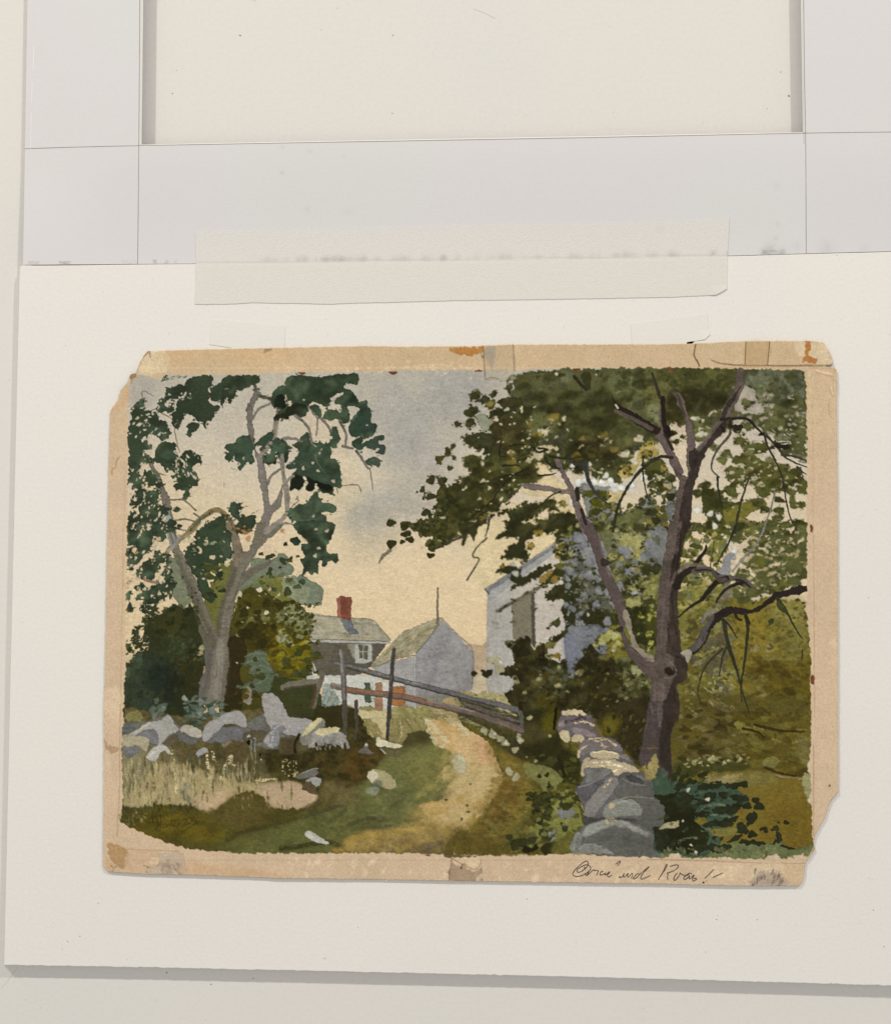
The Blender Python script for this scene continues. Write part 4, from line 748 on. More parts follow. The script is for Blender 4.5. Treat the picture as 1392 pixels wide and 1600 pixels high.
strokes('b2', '1390,0 1340,70|1330,80 1240,115 1140,165 1110,180', 15, (56, 52, 44), w2=11)
strokes('c2', '200,-60 190,50 175,85|190,95 150,125', 10, (44, 42, 38), w2=7)
strokes('c2', '185,100 130,150 95,200 90,232 130,240 120,280 80,340 45,402', 9, (48, 46, 42), w2=10)

ell('c1', '850,1040,30,80 905,1020,24 960,1030,26,0 1020,1030,24,0 1085,1030,28,80 1100,1060,24 1160,1075,26 1230,1055,30', (220, 217, 208), asp=1.3)

dabs('c2', '740,440 860,200 1000,380 1060,560 900,640 760,700', 26, (1.5, 4.5), [(122, 128, 134), (130, 134, 136)], ang=70, asp=1.5, seed=440, a=.85)
dabs('c2', '1120,60 1392,0 1392,420 1200,420', 18, (1.5, 4.5), [(122, 128, 132)], ang=70, asp=1.5, seed=441, a=.8)
dabs('c1', '60,480 460,420 700,640 460,900 160,900', 26, (.8, 2.4), [(184, 176, 156), (176, 168, 150)], ang=-20, asp=1.8, seed=442, edge=0)
dabs('c1', '0,1000 420,900 500,1100 200,1280 0,1300', 26, (.8, 2.4), [(196, 180, 150), (188, 176, 150)], ang=-30, asp=1.8, seed=443, edge=0)
# the big crown was worked wet: melt its inner edges a little
_a, _b, _c, _d = int((700-X0)*SS), int((1262-X0)*SS), int((570-Y0)*SS), int((1100-Y0)*SS)
_w = canvas[_c:_d, _a:_b]; _bb = np.stack([blur(_w[..., k], 2) for k in range(3)], -1)
_m = (.25+.45*np.clip(BIG[_c:_d, _a:_b]*1.5+.3, 0, 1))[..., None]
canvas[_c:_d, _a:_b] = _w*(1-_m)+_bb*_m
# ---- meadow, lane and banks
poly('a3', '160,40 160,20 400,60 620,90 900,60 1250,20 1400,40 1500,60 1900,200 2400,120 2500,100 2500,1080 1900,1085 1300,1085 870,1070 620,1065 530,1035 270,985 190,930 140,880 140,840 145,700 155,400', (72, 66, 46), col2=(84, 76, 54), rag=.6, var=.18)
poly('a3', '155,240 330,250 500,300 560,420 560,560 620,700 520,740 300,745 145,720 150,450', (140, 130, 100), col2=(112, 106, 84), rag=1, var=.15)
poly('a3', '400,420 640,440 900,540 1080,560 1392,560 1500,560 1560,620 1540,700 1392,760 1200,740 1100,660 960,660 850,740 760,780 600,730 400,730 200,740 160,700 300,560', (166, 148, 110), col2=(146, 132, 98), soft=1.8, edge=0, var=.14)
poly('a3', '1130,590 1290,572 1450,545 1540,580 1550,680 1500,735 1392,755 1220,745 1160,660', (176, 150, 122), soft=2, a=.95, edge=0, var=.05)
poly('a3', '620,690 900,620 960,650 860,720 770,770 680,740', (180, 152, 120), soft=2, a=.9, edge=0)
dabs('a3', '160,420 700,430 700,720 150,720', 130, (1., 2.4), [(166, 156, 122), (98, 92, 72), (120, 112, 88), (184, 168, 128), (86, 84, 66)], ang=88, asp=4.5, spread=8, seed=80, a=.7, dry=-.4)
dabs('a3', '600,540 1080,540 1080,640 640,700', 34, (1, 2.2), [(190, 168, 118), (182, 160, 112)], ang=80, asp=3, spread=14, seed=81, a=.8)
poly('a3', '300,300 560,300 760,420 1100,420 1300,480 1300,560 1080,560 880,530 640,440 400,430', (92, 82, 62), soft=4, a=.7, edge=0)
dabs('a3', '540,300 1060,300 1250,540 640,500', 60, (1.5, 4.5), [(76, 66, 46), (96, 86, 64), (70, 74, 62), (88, 74, 54), (60, 58, 40)], ang=80, asp=2, seed=82, a=.55, soft=1)
poly('a3', '910,240 1000,250 1050,380 960,450 900,380', (84, 70, 52), soft=3, a=.6, edge=0)
poly('a3', '860,260 940,240 910,300 870,300', (150, 130, 104), soft=1, a=.7, edge=0)
strokes('a3', '505,340 520,440 530,530 545,640', 22, (190, 174, 130), dry=.1, w2=26)
strokes('a3', '755,330 765,440 780,540 790,600|840,560 880,480 900,420 935,380 925,430 960,440|800,340 815,420', 20, (192, 176, 134), dry=-.35, w2=22)
strokes('a3', '925,500 935,560|960,450 970,520|985,420 990,520|1010,440 1010,500|1030,430 1050,520|1110,290 1110,430|1070,300 1090,400', 8, (140, 140, 124), a=.55)
dabs('a3', '900,480 1100,500 1080,580 900,560', 20, (1, 2), [(128, 122, 100), (96, 96, 82)], ang=85, asp=4, spread=6, seed=83, a=.6)
dabs('a3', '560,560 660,560 660,700 560,720', 14, (1, 3), [(150, 152, 134), (120, 126, 110)], ang=80, asp=3, seed=84, a=.6)
dabs('a3', '1250,360 1500,400 1530,520 1280,520', 60, (.7, 1.7), [(196, 180, 134)], ang=88, asp=2.2, spread=10, seed=85, a=.9, dry=-.2)
strokes('a3', '1100,545 1160,550 1270,545', 20, (188, 172, 132), dry=.1)
poly('a3', '155,215 300,235 330,280 320,350 270,320 160,320', (160, 148, 118), a=.8, dry=-.8)
for cc, nn, sd in (([(196, 178, 130), (186, 168, 120), (176, 160, 118)], 150, 120), ([(112, 102, 76), (94, 88, 64)], 60, 121)):
    dabs('a3', '160,430 1080,470 1250,560 1380,600 1380,700 900,660 600,720 160,720', nn, (.8, 1.9), cc, ang=88, asp=5, spread=6, seed=sd, a=.6)
dabs('a3', '200,400 1240,400 1240,540 200,520', 60, (.7, 1.4), [(178, 164, 122), (150, 138, 104), (80, 76, 56)], ang=88, asp=7, spread=5, seed=122, a=.55)
# moss bank at the bottom left
poly('a3', '140,860 160,800 220,765 300,748 420,735 560,735 660,745 720,785 800,790 860,730 930,720 950,670 1020,640 1100,640 1160,660 1220,760 1392,750 1500,760 1620,680 1760,640 1900,650 2100,700 2100,1090 1300,1085 870,1068 830,1060 640,1062 600,1040 540,1030 460,1005 270,985 190,930 145,890', (78, 70, 36), col2=(66, 62, 36), rag=1, fine=1.3, soft=.8, edge=0, var=.15)
poly('a3', '300,790 560,770 800,860 900,980 500,1000 260,960', (96, 82, 32), soft=7, a=.8, edge=0)
poly('a3', '860,990 1050,930 1392,850 1700,760 1900,760 2200,800 2200,1085 1300,1085 900,1068', (88, 88, 56), soft=6, a=.9, edge=0)
poly('a3', '950,680 1080,650 1180,700 1220,780 1060,900 900,880 760,840 800,790', (88, 76, 46), soft=5, a=.8, edge=0)
strokes('a3', '900,990 1040,920 1200,890 1392,840 1560,790', 34, (52, 48, 28), a=.7, soft=2)
strokes('a3', '1150,960 1300,900 1450,880', 24, (64, 66, 44), a=.6, soft=2)
dabs('a3', '160,800 340,740 340,820 200,900', 40, (1, 2.4), [(130, 122, 94), (60, 54, 34), (150, 140, 108)], ang=80, asp=2, seed=86, a=.65, dry=-.3)
dabs('a3', '300,730 680,730 680,770 300,770', 26, (1, 2.2), [(60, 56, 38), (76, 76, 60)], ang=85, asp=2.4, spread=10, seed=87, a=.8)
dabs('a3', '940,660 1200,660 1392,740 1392,780 1000,760', 30, (.8, 1.8), [(150, 128, 98), (80, 70, 46)], ang=85, asp=3, spread=8, seed=88, a=.6)
dabs('a3', '180,780 1000,760 1392,850 1392,1080 700,1050 300,980', 120, (1.5, 6), [(64, 58, 28), (96, 84, 40), (84, 78, 44), (70, 66, 36)], ang=0, asp=2, seed=89, a=.3, soft=1)
strokes('a3', '180,800 270,1000', 1, (60, 50, 30), a=.1)
# painter's signature, dark on dark
strokes('a3', '325,835 375,820 400,815|360,805 375,880|345,865 400,855|395,830 400,890 385,910|400,850 430,900|425,800 425,875|455,870 440,880 445,895 465,885 462,868|470,890 478,865 490,885 500,862 512,885|495,850 560,835|530,850 520,880 545,890 560,860|575,850 600,830 610,850 570,900|600,880 640,860|620,830 640,820 650,850|655,845 665,820 680,850|575,930 640,890 700,850', 7, (46, 40, 24), a=.6, rag=.2, fine=.2)
strokes('a3', '560,800 480,830 455,810', 10, (112, 94, 36), a=.6)
# b3: dark bank, green hollow
poly('b3', '-30,40 300,20 470,10 560,60 620,180 700,300 760,350 700,440 600,560 480,560 300,660 200,620 100,560 -40,540 -120,420', (52, 46, 27), col2=(66, 60, 36), soft=1.6, edge=0, var=.2)
poly('b3', '760,340 880,260 1000,180 1100,240 1200,330 1250,420 1290,540 1200,640 1060,720 1040,800 900,860 700,900 480,880 420,760 480,640 620,560 700,440', (110, 106, 68), col2=(92, 94, 60), soft=4, edge=0, var=.12)
poly('b3', '120,840 480,700 700,600 1000,640 1060,740 880,860 700,880 500,960 300,1060 0,1080 -300,1085 -60,900', (88, 90, 58), soft=6, a=.9, edge=0)
poly('b3', '620,560 820,560 1000,660 900,820 620,800', (96, 102, 66), soft=8, a=.8, edge=0)
poly('b3', '940,740 1100,700 1120,860 900,900 860,860', (150, 130, 84), soft=6, a=.6, edge=0)
poly('b3', '900,420 1150,380 1200,520 1000,600', (116, 112, 70), soft=8, a=.7, edge=0)
poly('b3', '860,240 960,170 1080,200 1080,280 960,300 880,330', (60, 56, 34), soft=5, a=.85, edge=0)
poly('b3', '300,570 420,580 560,660 500,760 350,740 280,680', (96, 84, 60), soft=4, a=.85, edge=0)
poly('b3', '480,320 700,330 760,370 640,480 560,580 480,560 440,440', (80, 58, 28), soft=5, a=.6, edge=0)
dabs('b3', '0,320 500,320 700,420 480,600 240,560 100,560', 60, (1.5, 5), [(42, 34, 18), (70, 50, 26), (60, 54, 36), (84, 66, 40)], ang=10, asp=2, seed=90, a=.5, soft=1)
strokes('b3', '160,820 420,740 460,770 340,860|480,880 620,830 760,840|900,850 1040,840 1040,870|680,900 800,890', 26, (66, 66, 50), a=.75, w2=34)
poly('b3', '560,860 740,825 770,850 700,890 820,885 830,920 700,930 600,900', (76, 74, 52), soft=2.5, a=.6, edge=0)
dabs('b3', '120,780 700,600 1100,640 900,900 300,1050 0,1060', 130, (2, 6), [(80, 84, 54), (100, 100, 64), (108, 104, 68), (72, 74, 44)], ang=-15, asp=2, seed=91, a=.22, soft=1)
# lane
poly('b3', '960,30 1050,10 1140,20 1280,90 1392,210 1480,230 1560,300 1590,420 1600,520 1560,620 1480,740 1392,900 1300,990 1180,960 1090,880 1010,850 1060,820 1030,770 1000,745 1020,725 1200,690 1260,640 1200,600 1300,540 1350,520 1260,490 1216,400 1225,365 1290,340 1180,325 1120,290 1090,220 1030,150 1010,90', (190, 161, 112), col2=(178, 149, 102), soft=1.6, edge=0, var=.1)
poly('b3', '1040,60 1160,60 1300,150 1392,260 1500,420 1480,640 1350,860 1200,950 1100,860 1080,790 1250,700 1392,560 1340,430 1200,300 1100,180', (188, 152, 100), soft=6, a=.7, edge=0)
poly('c3', '80,215 150,230 230,320 270,430 180,440 130,430 100,330', (188, 146, 110), a=.85, soft=1.5, edge=0)
poly('c3', '-40,240 90,240 130,420 60,470 -20,420', (196, 164, 116), soft=4, a=.8, edge=0)
poly('c3', '-110,440 150,430 290,460 300,530 180,540 -110,560', (190, 166, 116), rag=1, a=.8)
poly('c3', '-100,560 240,540 260,640 160,760 60,880 -100,960', (180, 158, 112), soft=4, a=.7, edge=0)
strokes('b3', '1010,60 1060,180 1120,280 1170,300|1040,100 1120,180 1200,270|1080,40 1230,110 1350,220', 34, (190, 178, 142), a=.8, dry=-.9)
strokes('b3', '1100,80 1220,130 1320,240|1140,50 1300,130', 18, (196, 182, 138), a=.8, dry=-.4)
poly('b3', '1218,370 1300,360 1330,400 1340,480 1310,510 1270,490 1230,430', (184, 174, 140), rag=.8, a=.95)
strokes('b3', '1250,400 1300,410|1260,440 1320,430', 16, (166, 158, 122), a=.7)
strokes('b3', '1020,735 1180,705 1340,700|1050,770 1200,750|1100,830 1180,860', 20, (176, 144, 84), a=.6, soft=1)
dabs('b3', '1030,730 1392,620 1480,700 1392,880 1200,960 1060,850', 60, (2, 6), [(198, 170, 120), (176, 142, 84), (188, 160, 110)], ang=-20, asp=2.5, seed=92, a=.4, soft=1)
ell('b3', '1303,838,12 1345,735,10 1350,780,12 1190,695,10 1365,580,9 1205,578,12 1105,550,10', (70, 74, 56), a=.8)
# foreground of the lane in shadow
poly('b3', '350,1050 460,1020 520,940 720,920 830,900 960,880 1050,850 1150,880 1220,930 1392,900 1500,840 1700,760 1800,900 1800,1090 1392,1100 900,1098 640,1085 400,1085', (118, 98, 62), col2=(104, 90, 60), rag=1.3, soft=3.5, a=.92, edge=0, var=.15)
poly('b3', '470,985 490,955 600,935 740,925 700,975 560,1010 500,1060 380,1070 360,1045 460,1030', (148, 122, 66), rag=1.3, fine=1.3, col2=(130, 104, 54))
poly('b3', '810,910 900,890 1010,890 1060,920 980,945 840,940', (150, 124, 72), rag=1.6, fine=1.4)
poly('b3', '650,1010 820,960 1000,950 1180,960 1200,1050 1040,1085 760,1085', (106, 90, 66), soft=4, a=.8, edge=0)
poly('b3', '1020,950 1080,980 1060,1060 1010,1040', (96, 88, 80), soft=3, a=.7, edge=0)
poly('b3', '1220,940 1392,880 1392,1090 1230,1085', (92, 78, 42), soft=4, a=.8, edge=0)
poly('b3', '1120,890 1260,850 1300,880 1200,960', (158, 136, 92), soft=3, a=.7, edge=0)
strokes('b3', '0,1050 150,1030 330,1000 460,1040', 34, (44, 44, 26), a=.8, soft=1, dry=-1)
dabs('b3', '500,930 1392,900 1392,1085 420,1085', 90, (1.5, 5), [(128, 106, 64), (84, 72, 46), (110, 98, 74), (140, 116, 66)], ang=0, asp=2.6, seed=93, a=.4, soft=1)
# bank right of the lane (c3)
poly('c3', '0,0 250,70 420,130 520,60 700,100 730,200 850,300 870,420 900,520 860,600 830,650 880,760 900,860 820,940 800,1080 500,1085 200,1090 -100,1095 -60,960 60,900 180,760 270,620 300,520 270,440 220,310 140,230 60,190 0,130', (76, 72, 36), col2=(92, 82, 42), rag=1, var=.18)
poly('c3', '240,330 400,380 440,440 520,560 500,760 300,980 100,1060 60,920 200,760 280,600 320,480', (112, 96, 50), soft=6, a=.95, edge=0)
poly('c3', '280,560 420,600 380,760 240,900 150,900 200,740', (94, 72, 38), soft=6, a=.75, edge=0)
poly('c3', '-60,930 240,940 300,1085 -60,1095', (90, 76, 40), soft=6, a=.85, edge=0)
poly('c3', '420,60 700,60 740,300 860,380 860,560 740,560 600,440 440,400 340,330 400,240', (40, 38, 20), soft=3, a=.9, edge=0)
poly('c3', '600,80 690,40 700,200 600,220', (86, 78, 28), soft=5, a=.8, edge=0)
poly('c3', '470,130 560,160 640,240 480,290 420,240', (84, 76, 48), soft=4, a=.6, edge=0)
dabs('c3', '480,340 860,400 860,640 560,580', 46, (2, 5), [(50, 54, 26), (84, 86, 44), (36, 38, 20), (66, 66, 36)], ang=-10, asp=1.8, seed=94, a=.8)
dabs('c3', '250,400 480,420 520,800 240,960 120,900', 150, (1, 3.4), [(130, 114, 62), (88, 70, 36), (118, 92, 48), (104, 98, 58), (142, 128, 76)], ang=0, asp=2.2, seed=95, a=.35)
dabs('c3', '300,700 560,780 560,1000 180,960', 90, (1, 3.2), [(110, 106, 62), (88, 90, 56), (130, 120, 72), (72, 64, 34)], ang=0, asp=2.4, seed=96, a=.4)
poly('c3', '440,450 560,440 660,470 730,540 680,600 640,560 620,650 560,580 480,520', (120, 120, 78), rag=1.3, a=.9)
poly('c3', '620,700 760,640 830,720 860,760 890,880 860,930 780,940 700,1000 640,960 560,960 500,900 600,830', (122, 124, 72), rag=1.4, a=.9)
poly('c3', '680,770 740,740 830,770 800,830 720,820', (110, 110, 110), rag=1); poly('c3', '630,940 670,910 690,960 660,1000', (120, 120, 112), rag=1)
ell('c3', '350,490,30,70 400,530,30,-50', (164, 154, 122), asp=1.4)
ell('c3', '570,520,18 620,515,18 568,858,28,0 490,690,20', (44, 44, 26), asp=1.2)
dabs('c3', '480,640 860,660 860,720 600,780 520,780', 40, (2.5, 5), [(48, 54, 28), (60, 64, 32), (40, 42, 22)], ang=-25, asp=1.8, seed=97)
ell('c3', '620,810,50,60 620,780,44,-20 560,740,40,-30 750,890,44,60 600,940,50,60 520,985,30 440,1000,50,-10 350,965,24,0 560,700,34 700,680,50,-10 860,680,40,60', (52, 56, 32), asp=1.4)
poly('c3', '445,1070 460,1020 510,1020 560,1010 560,1040 520,1070', (34, 32, 16), rag=1); poly('c3', '580,1040 640,1005 700,1020 680,1075 600,1080', (42, 44, 22), rag=1)
poly('c3', '360,1000 420,980 440,1010 410,1060 370,1050', (48, 50, 28), rag=1.4)
dabs('c3', '620,560 860,640 880,900 700,1060 480,1060', 70, (1.5, 4), [(52, 58, 28), (98, 102, 56), (70, 76, 40), (134, 134, 84)], ang=-20, asp=1.7, seed=98, a=.75)
poly('c3', '700,980 800,960 800,1085 660,1085', (96, 92, 50), soft=2, a=.8, edge=0)
stroke('c3', '690,30 675,180', 20, (26, 20, 12)); stroke('c3', '705,380 750,520', 26, (38, 32, 18))
poly('c3', '980,100 1060,40 1400,-60 1420,300 1300,460 1260,420 1180,330 1060,240', (46, 40, 24), soft=3, edge=0, var=.2)
poly('c3', '1010,130 1090,70 1150,120 1120,220 1050,240', (98, 88, 34), soft=4, a=.8, edge=0)
dabs('c3', '990,80 1380,0 1380,420 1260,420 1060,240', 46, (1, 3), [(60, 60, 30), (36, 32, 18), (84, 80, 44), (96, 92, 50)], ang=-70, asp=1.8, seed=123, a=.7)
poly('b3', '420,1030 480,965 620,930 760,915 900,880 960,800 1040,740 1120,860 1250,930 1100,1000 820,1010 560,1070', (156, 131, 82), soft=5, a=.6, edge=0)
dabs('b3', '440,1040 600,940 940,880 1200,930 1040,1040 600,1070', 50, (1.5, 5), [(160, 134, 82), (140, 116, 70), (170, 144, 92)], ang=-8, asp=3, seed=130, a=.45, soft=1)
dabs('b3', '980,700 1080,640 1250,600 1240,400 1180,320 1080,300 1140,500 1000,640', 60, (1.2, 4), [(150, 134, 84), (120, 114, 70), (168, 146, 96)], ang=-40, asp=2.4, seed=131, a=.4, soft=1)
dabs('c3', '160,260 300,420 300,560 200,760 40,920 0,880 180,700 260,520 200,380', 70, (1.2, 4), [(168, 142, 96), (128, 106, 62), (150, 126, 80)], ang=-60, asp=2.2, seed=132, a=.4, soft=1)
# grasses by the fence and along the lane edge
poly('b3', '560,40 620,20 760,50 790,60 900,20 980,40 1020,110 1060,190 960,200 900,240 880,290 780,270 700,250 640,240 600,160', (138, 126, 88), col2=(116, 108, 74), rag=1.4, fine=1.2, var=.15)
poly('b3', '620,50 760,70 760,230 740,240 700,160 640,110', (188, 172, 128), rag=.8)
strokes('b3', '800,40 840,140 850,230|860,40 900,120 960,200|920,40 970,120 1010,180|600,60 620,160 670,250|820,30 800,140|900,60 870,160 860,280|580,60 600,140', 14, (96, 90, 60), a=.75, dry=-.5)
strokes('b3', '830,60 870,160 860,260|880,50 930,140|600,120 660,240|640,160 740,240', 12, (176, 164, 122), a=.8, dry=-.5)
poly('c2', '-20,1220 60,1215 200,1220 300,1240 380,1330 400,1392 200,1392 60,1340 -40,1300', (136, 130, 92), col2=(160, 150, 108), rag=1.4, fine=1.3)
dabs('c2', '-40,1230 200,1220 360,1300 400,1392 160,1340', 44, (1, 2.8), [(186, 176, 138), (110, 104, 72), (160, 152, 112)], ang=30, asp=2.6, seed=99)
poly('b2', '800,1330 860,1310 960,1330 1060,1310 1100,1360 1200,1400 800,1400', (132, 124, 84), rag=1.3, fine=1.2, col2=(160, 150, 106))
poly('b2', '520,1340 640,1350 680,1345 760,1350 760,1400 540,1400', (186, 172, 128), rag=.6)
# fence
poly('b2', '220,1330 330,1310 460,1320 470,1400 500,1330 530,1340 570,1400 560,1460 220,1460', (48, 44, 26), rag=1.3)
poly('b2', '290,1290 300,1200 320,1150 360,1165 400,1220 425,1260 400,1310 300,1320', (126, 140, 130), rag=1, a=.9, dry=-1.1)
strokes('b2', '300,1300 330,1200|330,1300 370,1210|370,1300 410,1240|390,1250 430,1290', 8, (90, 112, 104), a=.7)
poly('b2', '0,1100 150,1130 260,1180 250,1330 200,1400 -60,1400 -60,1130', (58, 60, 36), rag=1.2, col2=(44, 50, 34), var=.2)
stroke('b2', '10,1178 90,1150 270,1132', 44, (106, 100, 88), w2=38); stroke('b2', '20,1190 100,1175 260,1155', 12, (74, 68, 62), a=.8)
stroke('b2', '292,1015 292,1110 262,1200 232,1320', 38, (94, 88, 80), w2=30); stroke('b2', '240,1160 240,1230 215,1320', 24, (72, 58, 46), a=.9)
poly('b2', '990,1240 1100,1230 1260,1210 1420,1260 1420,1420 1100,1420 1040,1330 980,1300', (108, 100, 72), soft=3, a=.4, edge=0)
dabs('c3', '0,-60 160,-20 380,40 420,180 160,130 0,60', 150, (1, 3), [(60, 56, 38), (96, 90, 66), (132, 124, 90), (76, 70, 62), (44, 42, 26)], ang=22, asp=4, spread=6, seed=100, a=.8)
poly('c3', '0,30 200,110 420,220 430,330 520,420 300,320 180,200 0,110', (60, 56, 38), soft=2, a=.7, edge=0)
strokes('c3', '0,100 100,150 190,190', 30, (118, 112, 84), dry=-.4); 
ell('c3', '235,220,34,50 280,250,30,40 320,285,28 430,260,26,80 420,230,20 390,330,26 500,100,20 480,380,8 340,30,40,40 300,10,34 170,200,30,50 545,415,14,0 645,230,12', (156, 150, 118), asp=1.3, rag=1.3)
ell('c3', '325,282,20 425,258,18,80 245,215,16', (190, 184, 158), asp=1.2)
stroke('c3', '430,60 440,120 440,210', 34, (80, 82, 74), w2=26)
R1 = '385,1000 600,1055 830,1120 1060,1178 1250,1225 1392,1268 1560,1300 1700,1340'
stroke('b2', R1, 38, (96, 93, 94), w2=40, edge=.3)
stroke('b2', '470,1035 620,1078 830,1135 1060,1195 1300,1255 1560,1320', 12, (56, 54, 56), a=.85)
strokes('b2', '380,995 420,1010|480,1015 640,1060|700,1075 820,1105|900,1130 1040,1165', 10, (130, 128, 126), a=.8, dry=-.5)
R2 = '370,1165 480,1192 640,1215 780,1228 900,1248 1060,1288 1250,1330 1392,1366 1560,1420 1740,1490'
stroke('b2', R2, 38, (112, 94, 84), w2=44, edge=.3)
stroke('b2', '450,1195 640,1208 780,1220 900,1240 1100,1290', 16, (134, 88, 66), a=.85)
stroke('b2', '470,1215 640,1238 900,1270 1060,1310 1392,1392', 9, (60, 54, 52), a=.8)
strokes('b2', '365,1150 420,1165 470,1172|1060,1275 1200,1305 1392,1350', 14, (126, 118, 112), a=.8)
strokes('c3', '0,-10 120,30 260,70 420,130|0,50 160,90 300,130 420,180|100,20 260,90 420,160', 22, (92, 84, 78), dry=-.7, w2=18)
strokes('c3', '0,10 140,60 300,110 420,150|60,-10 300,60', 9, (46, 42, 34), dry=-.5, a=.9)
stroke('b2', '426,910 436,960 444,1100 455,1300 458,1400', 34, (106, 102, 103), w2=34, edge=.3)
stroke('b3', '455,-10 460,120 462,290', 32, (70, 66, 64), w2=26)
stroke('b2', '422,905 430,960 436,1060', 12, (134, 132, 132), a=.8); stroke('b2', '462,1060 466,1200 474,1390', 9, (64, 60, 60), a=.8)
stroke('b2', '815,908 805,1000 795,1150 782,1290 778,1400', 30, (62, 59, 57), w2=32)
stroke('b3', '785,-10 772,120 768,265', 30, (60, 56, 54), w2=24)
stroke('b2', '795,1100 790,1200', 10, (92, 86, 80), a=.7)
stroke('b2', '542,1280 542,1400', 28, (82, 76, 74)); stroke('b3', '540,-10 545,120 535,250', 24, (66, 60, 58), w2=18)
# ---- field stones, left wall
RK, RS, RSS = (158, 153, 148), (112, 110, 114), (86, 84, 90)
poly('a3', '150,150 230,120 330,120 470,80 560,150 600,200 720,250 820,180 1040,140 1180,60 1250,160 1392,240 1500,260 1480,330 1300,330 1200,330 1100,290 900,260 780,280 640,260 480,280 400,300 150,240', (96, 92, 92), rag=.8, var=.12)
poly('a3', '195,218 260,180 320,135 400,120 450,90 490,85 530,150 555,190 520,215 480,240 440,280 405,290 398,215 370,180 300,190 250,225', (160, 156, 144), col2=(150, 148, 146), rag=.6, edge=.1)
poly('a3', '240,230 310,190 375,180 400,215 405,290 340,280 290,250', (106, 106, 112), rag=.6); stroke('a3', '240,205 310,160 350,135', 14, (186, 172, 134), a=.8)
poly('a3', '150,225 320,240 340,280 320,350 290,320 270,300 150,300', (162, 152, 128), rag=.6)
poly('a3', '150,150 260,130 330,120 240,180 190,215 150,210', (96, 98, 100), rag=.6)
poly('a3', '155,310 270,310 270,350 180,390', (104, 104, 108), rag=1); 
poly('a3', '325,370 380,310 430,290 490,330 490,365 450,340 420,360 385,412 340,400', (176, 170, 160), rag=.6, edge=.05)
strokes('a3', '350,370 420,310 480,340|345,390 400,340', 8, (196, 192, 180), a=.7, dry=-.4)
poly('a3', '480,230 540,210 560,250 520,290 440,300', (86, 76, 66), soft=1, a=.9, edge=0)
poly('a3', '560,180 600,150 660,160 690,180 720,200 720,240 650,245 610,215 570,200', (164, 158, 150), col2=(172, 164, 144), rag=.6)
poly('a3', '540,200 620,230 700,250 660,290 560,260', (92, 92, 98), rag=.8)
poly('a3', '685,380 690,340 740,312 760,340 720,370 695,388', (150, 148, 148), rag=.6)
poly('a3', '730,270 728,200 760,140 820,100 880,75 940,50 1000,50 1035,90 1050,150 1020,165 940,140 880,155 840,200 790,240 760,268', (154, 149, 146), col2=(146, 142, 142), rag=.6, edge=.1)
poly('a3', '790,250 840,200 890,170 1000,165 1030,200 1000,250 920,260 880,290', (104, 104, 112), rag=.8); strokes('a3', '760,250 800,180|745,240 770,170', 10, (170, 166, 158), a=.6, dry=-.3)
poly('a3', '1060,150 1080,110 1130,90 1180,110 1190,160 1150,200 1090,190 1060,170', (100, 98, 98), rag=.8)
poly('a3', '1030,210 1100,190 1180,200 1180,260 1120,280 1030,270', (82, 74, 62), rag=1)
ell('a3', '1060,280,18,80 1145,360,10', (20, 16, 14)); ell('a3', '1060,232,10 1100,245,8 1150,400,8', (190, 188, 180)); strokes('a3', '1080,260 1085,330|1110,250 1105,340', 12, (110, 124, 112), a=.8)
poly('a3', '1160,-60 1210,-80 1260,-60 1300,-20 1345,80 1392,100 1500,110 1590,160 1600,210 1560,260 1480,300 1392,230 1320,220 1290,190 1280,280 1230,320 1190,290 1170,260 1220,180 1190,130 1170,60', (152, 147, 144), col2=(144, 140, 140), rag=.6, edge=.1)
poly('a3', '1230,170 1290,150 1330,180 1280,230 1270,300 1235,310 1210,260', (120, 122, 132), rag=.6, a=.8)
strokes('a3', '1210,230 1260,170 1320,140|1225,290 1240,220|1360,150 1340,190', 14, (172, 168, 160), a=.8, dry=-.5)
poly('a3', '1290,270 1392,240 1480,260 1500,340 1392,360 1280,350', (80, 72, 56), soft=1.5, edge=0); poly('b3', '0,240 80,260 140,220 120,330 60,360 0,360', (74, 64, 48), soft=1.5, edge=0)
stroke('b3', '130,220 95,290 100,350', 20, (40, 30, 22))
poly('b3', '140,280 130,240 170,190 230,130 280,100 310,120 312,160 240,200 215,230 190,290 160,300', (120, 118, 108), rag=.6, edge=.1)
poly('b3', '150,215 200,150 260,104 290,108 270,140 230,180 160,235', (190, 178, 132), rag=.6, edge=.05)
poly('b3', '190,315 205,250 250,215 330,200 400,190 450,210 490,290 490,320 440,320 400,290 330,290 260,310', (126, 124, 122), col2=(140, 136, 130), rag=.6, edge=.1)
poly('b3', '245,212 260,185 330,168 400,165 425,180 400,205 350,225 290,232', (196, 182, 138), rag=.5, edge=.05)
strokes('b3', '210,300 280,240 360,220|330,230 400,220 440,300|230,280 260,250', 16, (156, 152, 144), a=.7, dry=-.6)
dabs('b3', '200,290 500,280 490,330 200,330', 24, (.8, 1.8), [(60, 50, 32), (140, 136, 124)], ang=85, asp=2.4, spread=10, seed=101)
poly('b3', '560,350 590,310 620,290 640,330 680,360 600,365', (96, 92, 88), rag=1); ell('b3', '615,295,12', (190, 186, 170))
poly('b3', '685,270 700,240 730,255 800,280 870,295 872,310 820,318 740,310 690,308', (200, 190, 158), rag=.5, edge=.05); poly('b3', '720,325 800,320 880,330 860,380 760,370', (98, 92, 68), rag=1, a=.8)
stroke('b3', '715,325 755,358', 8, (160, 158, 150))
poly('b3', '100,520 160,490 230,465 265,480 250,520 200,540 110,545', (104, 102, 98), col2=(88, 88, 86), rag=1); stroke('b3', '150,500 230,470 268,470', 8, (128, 126, 122))
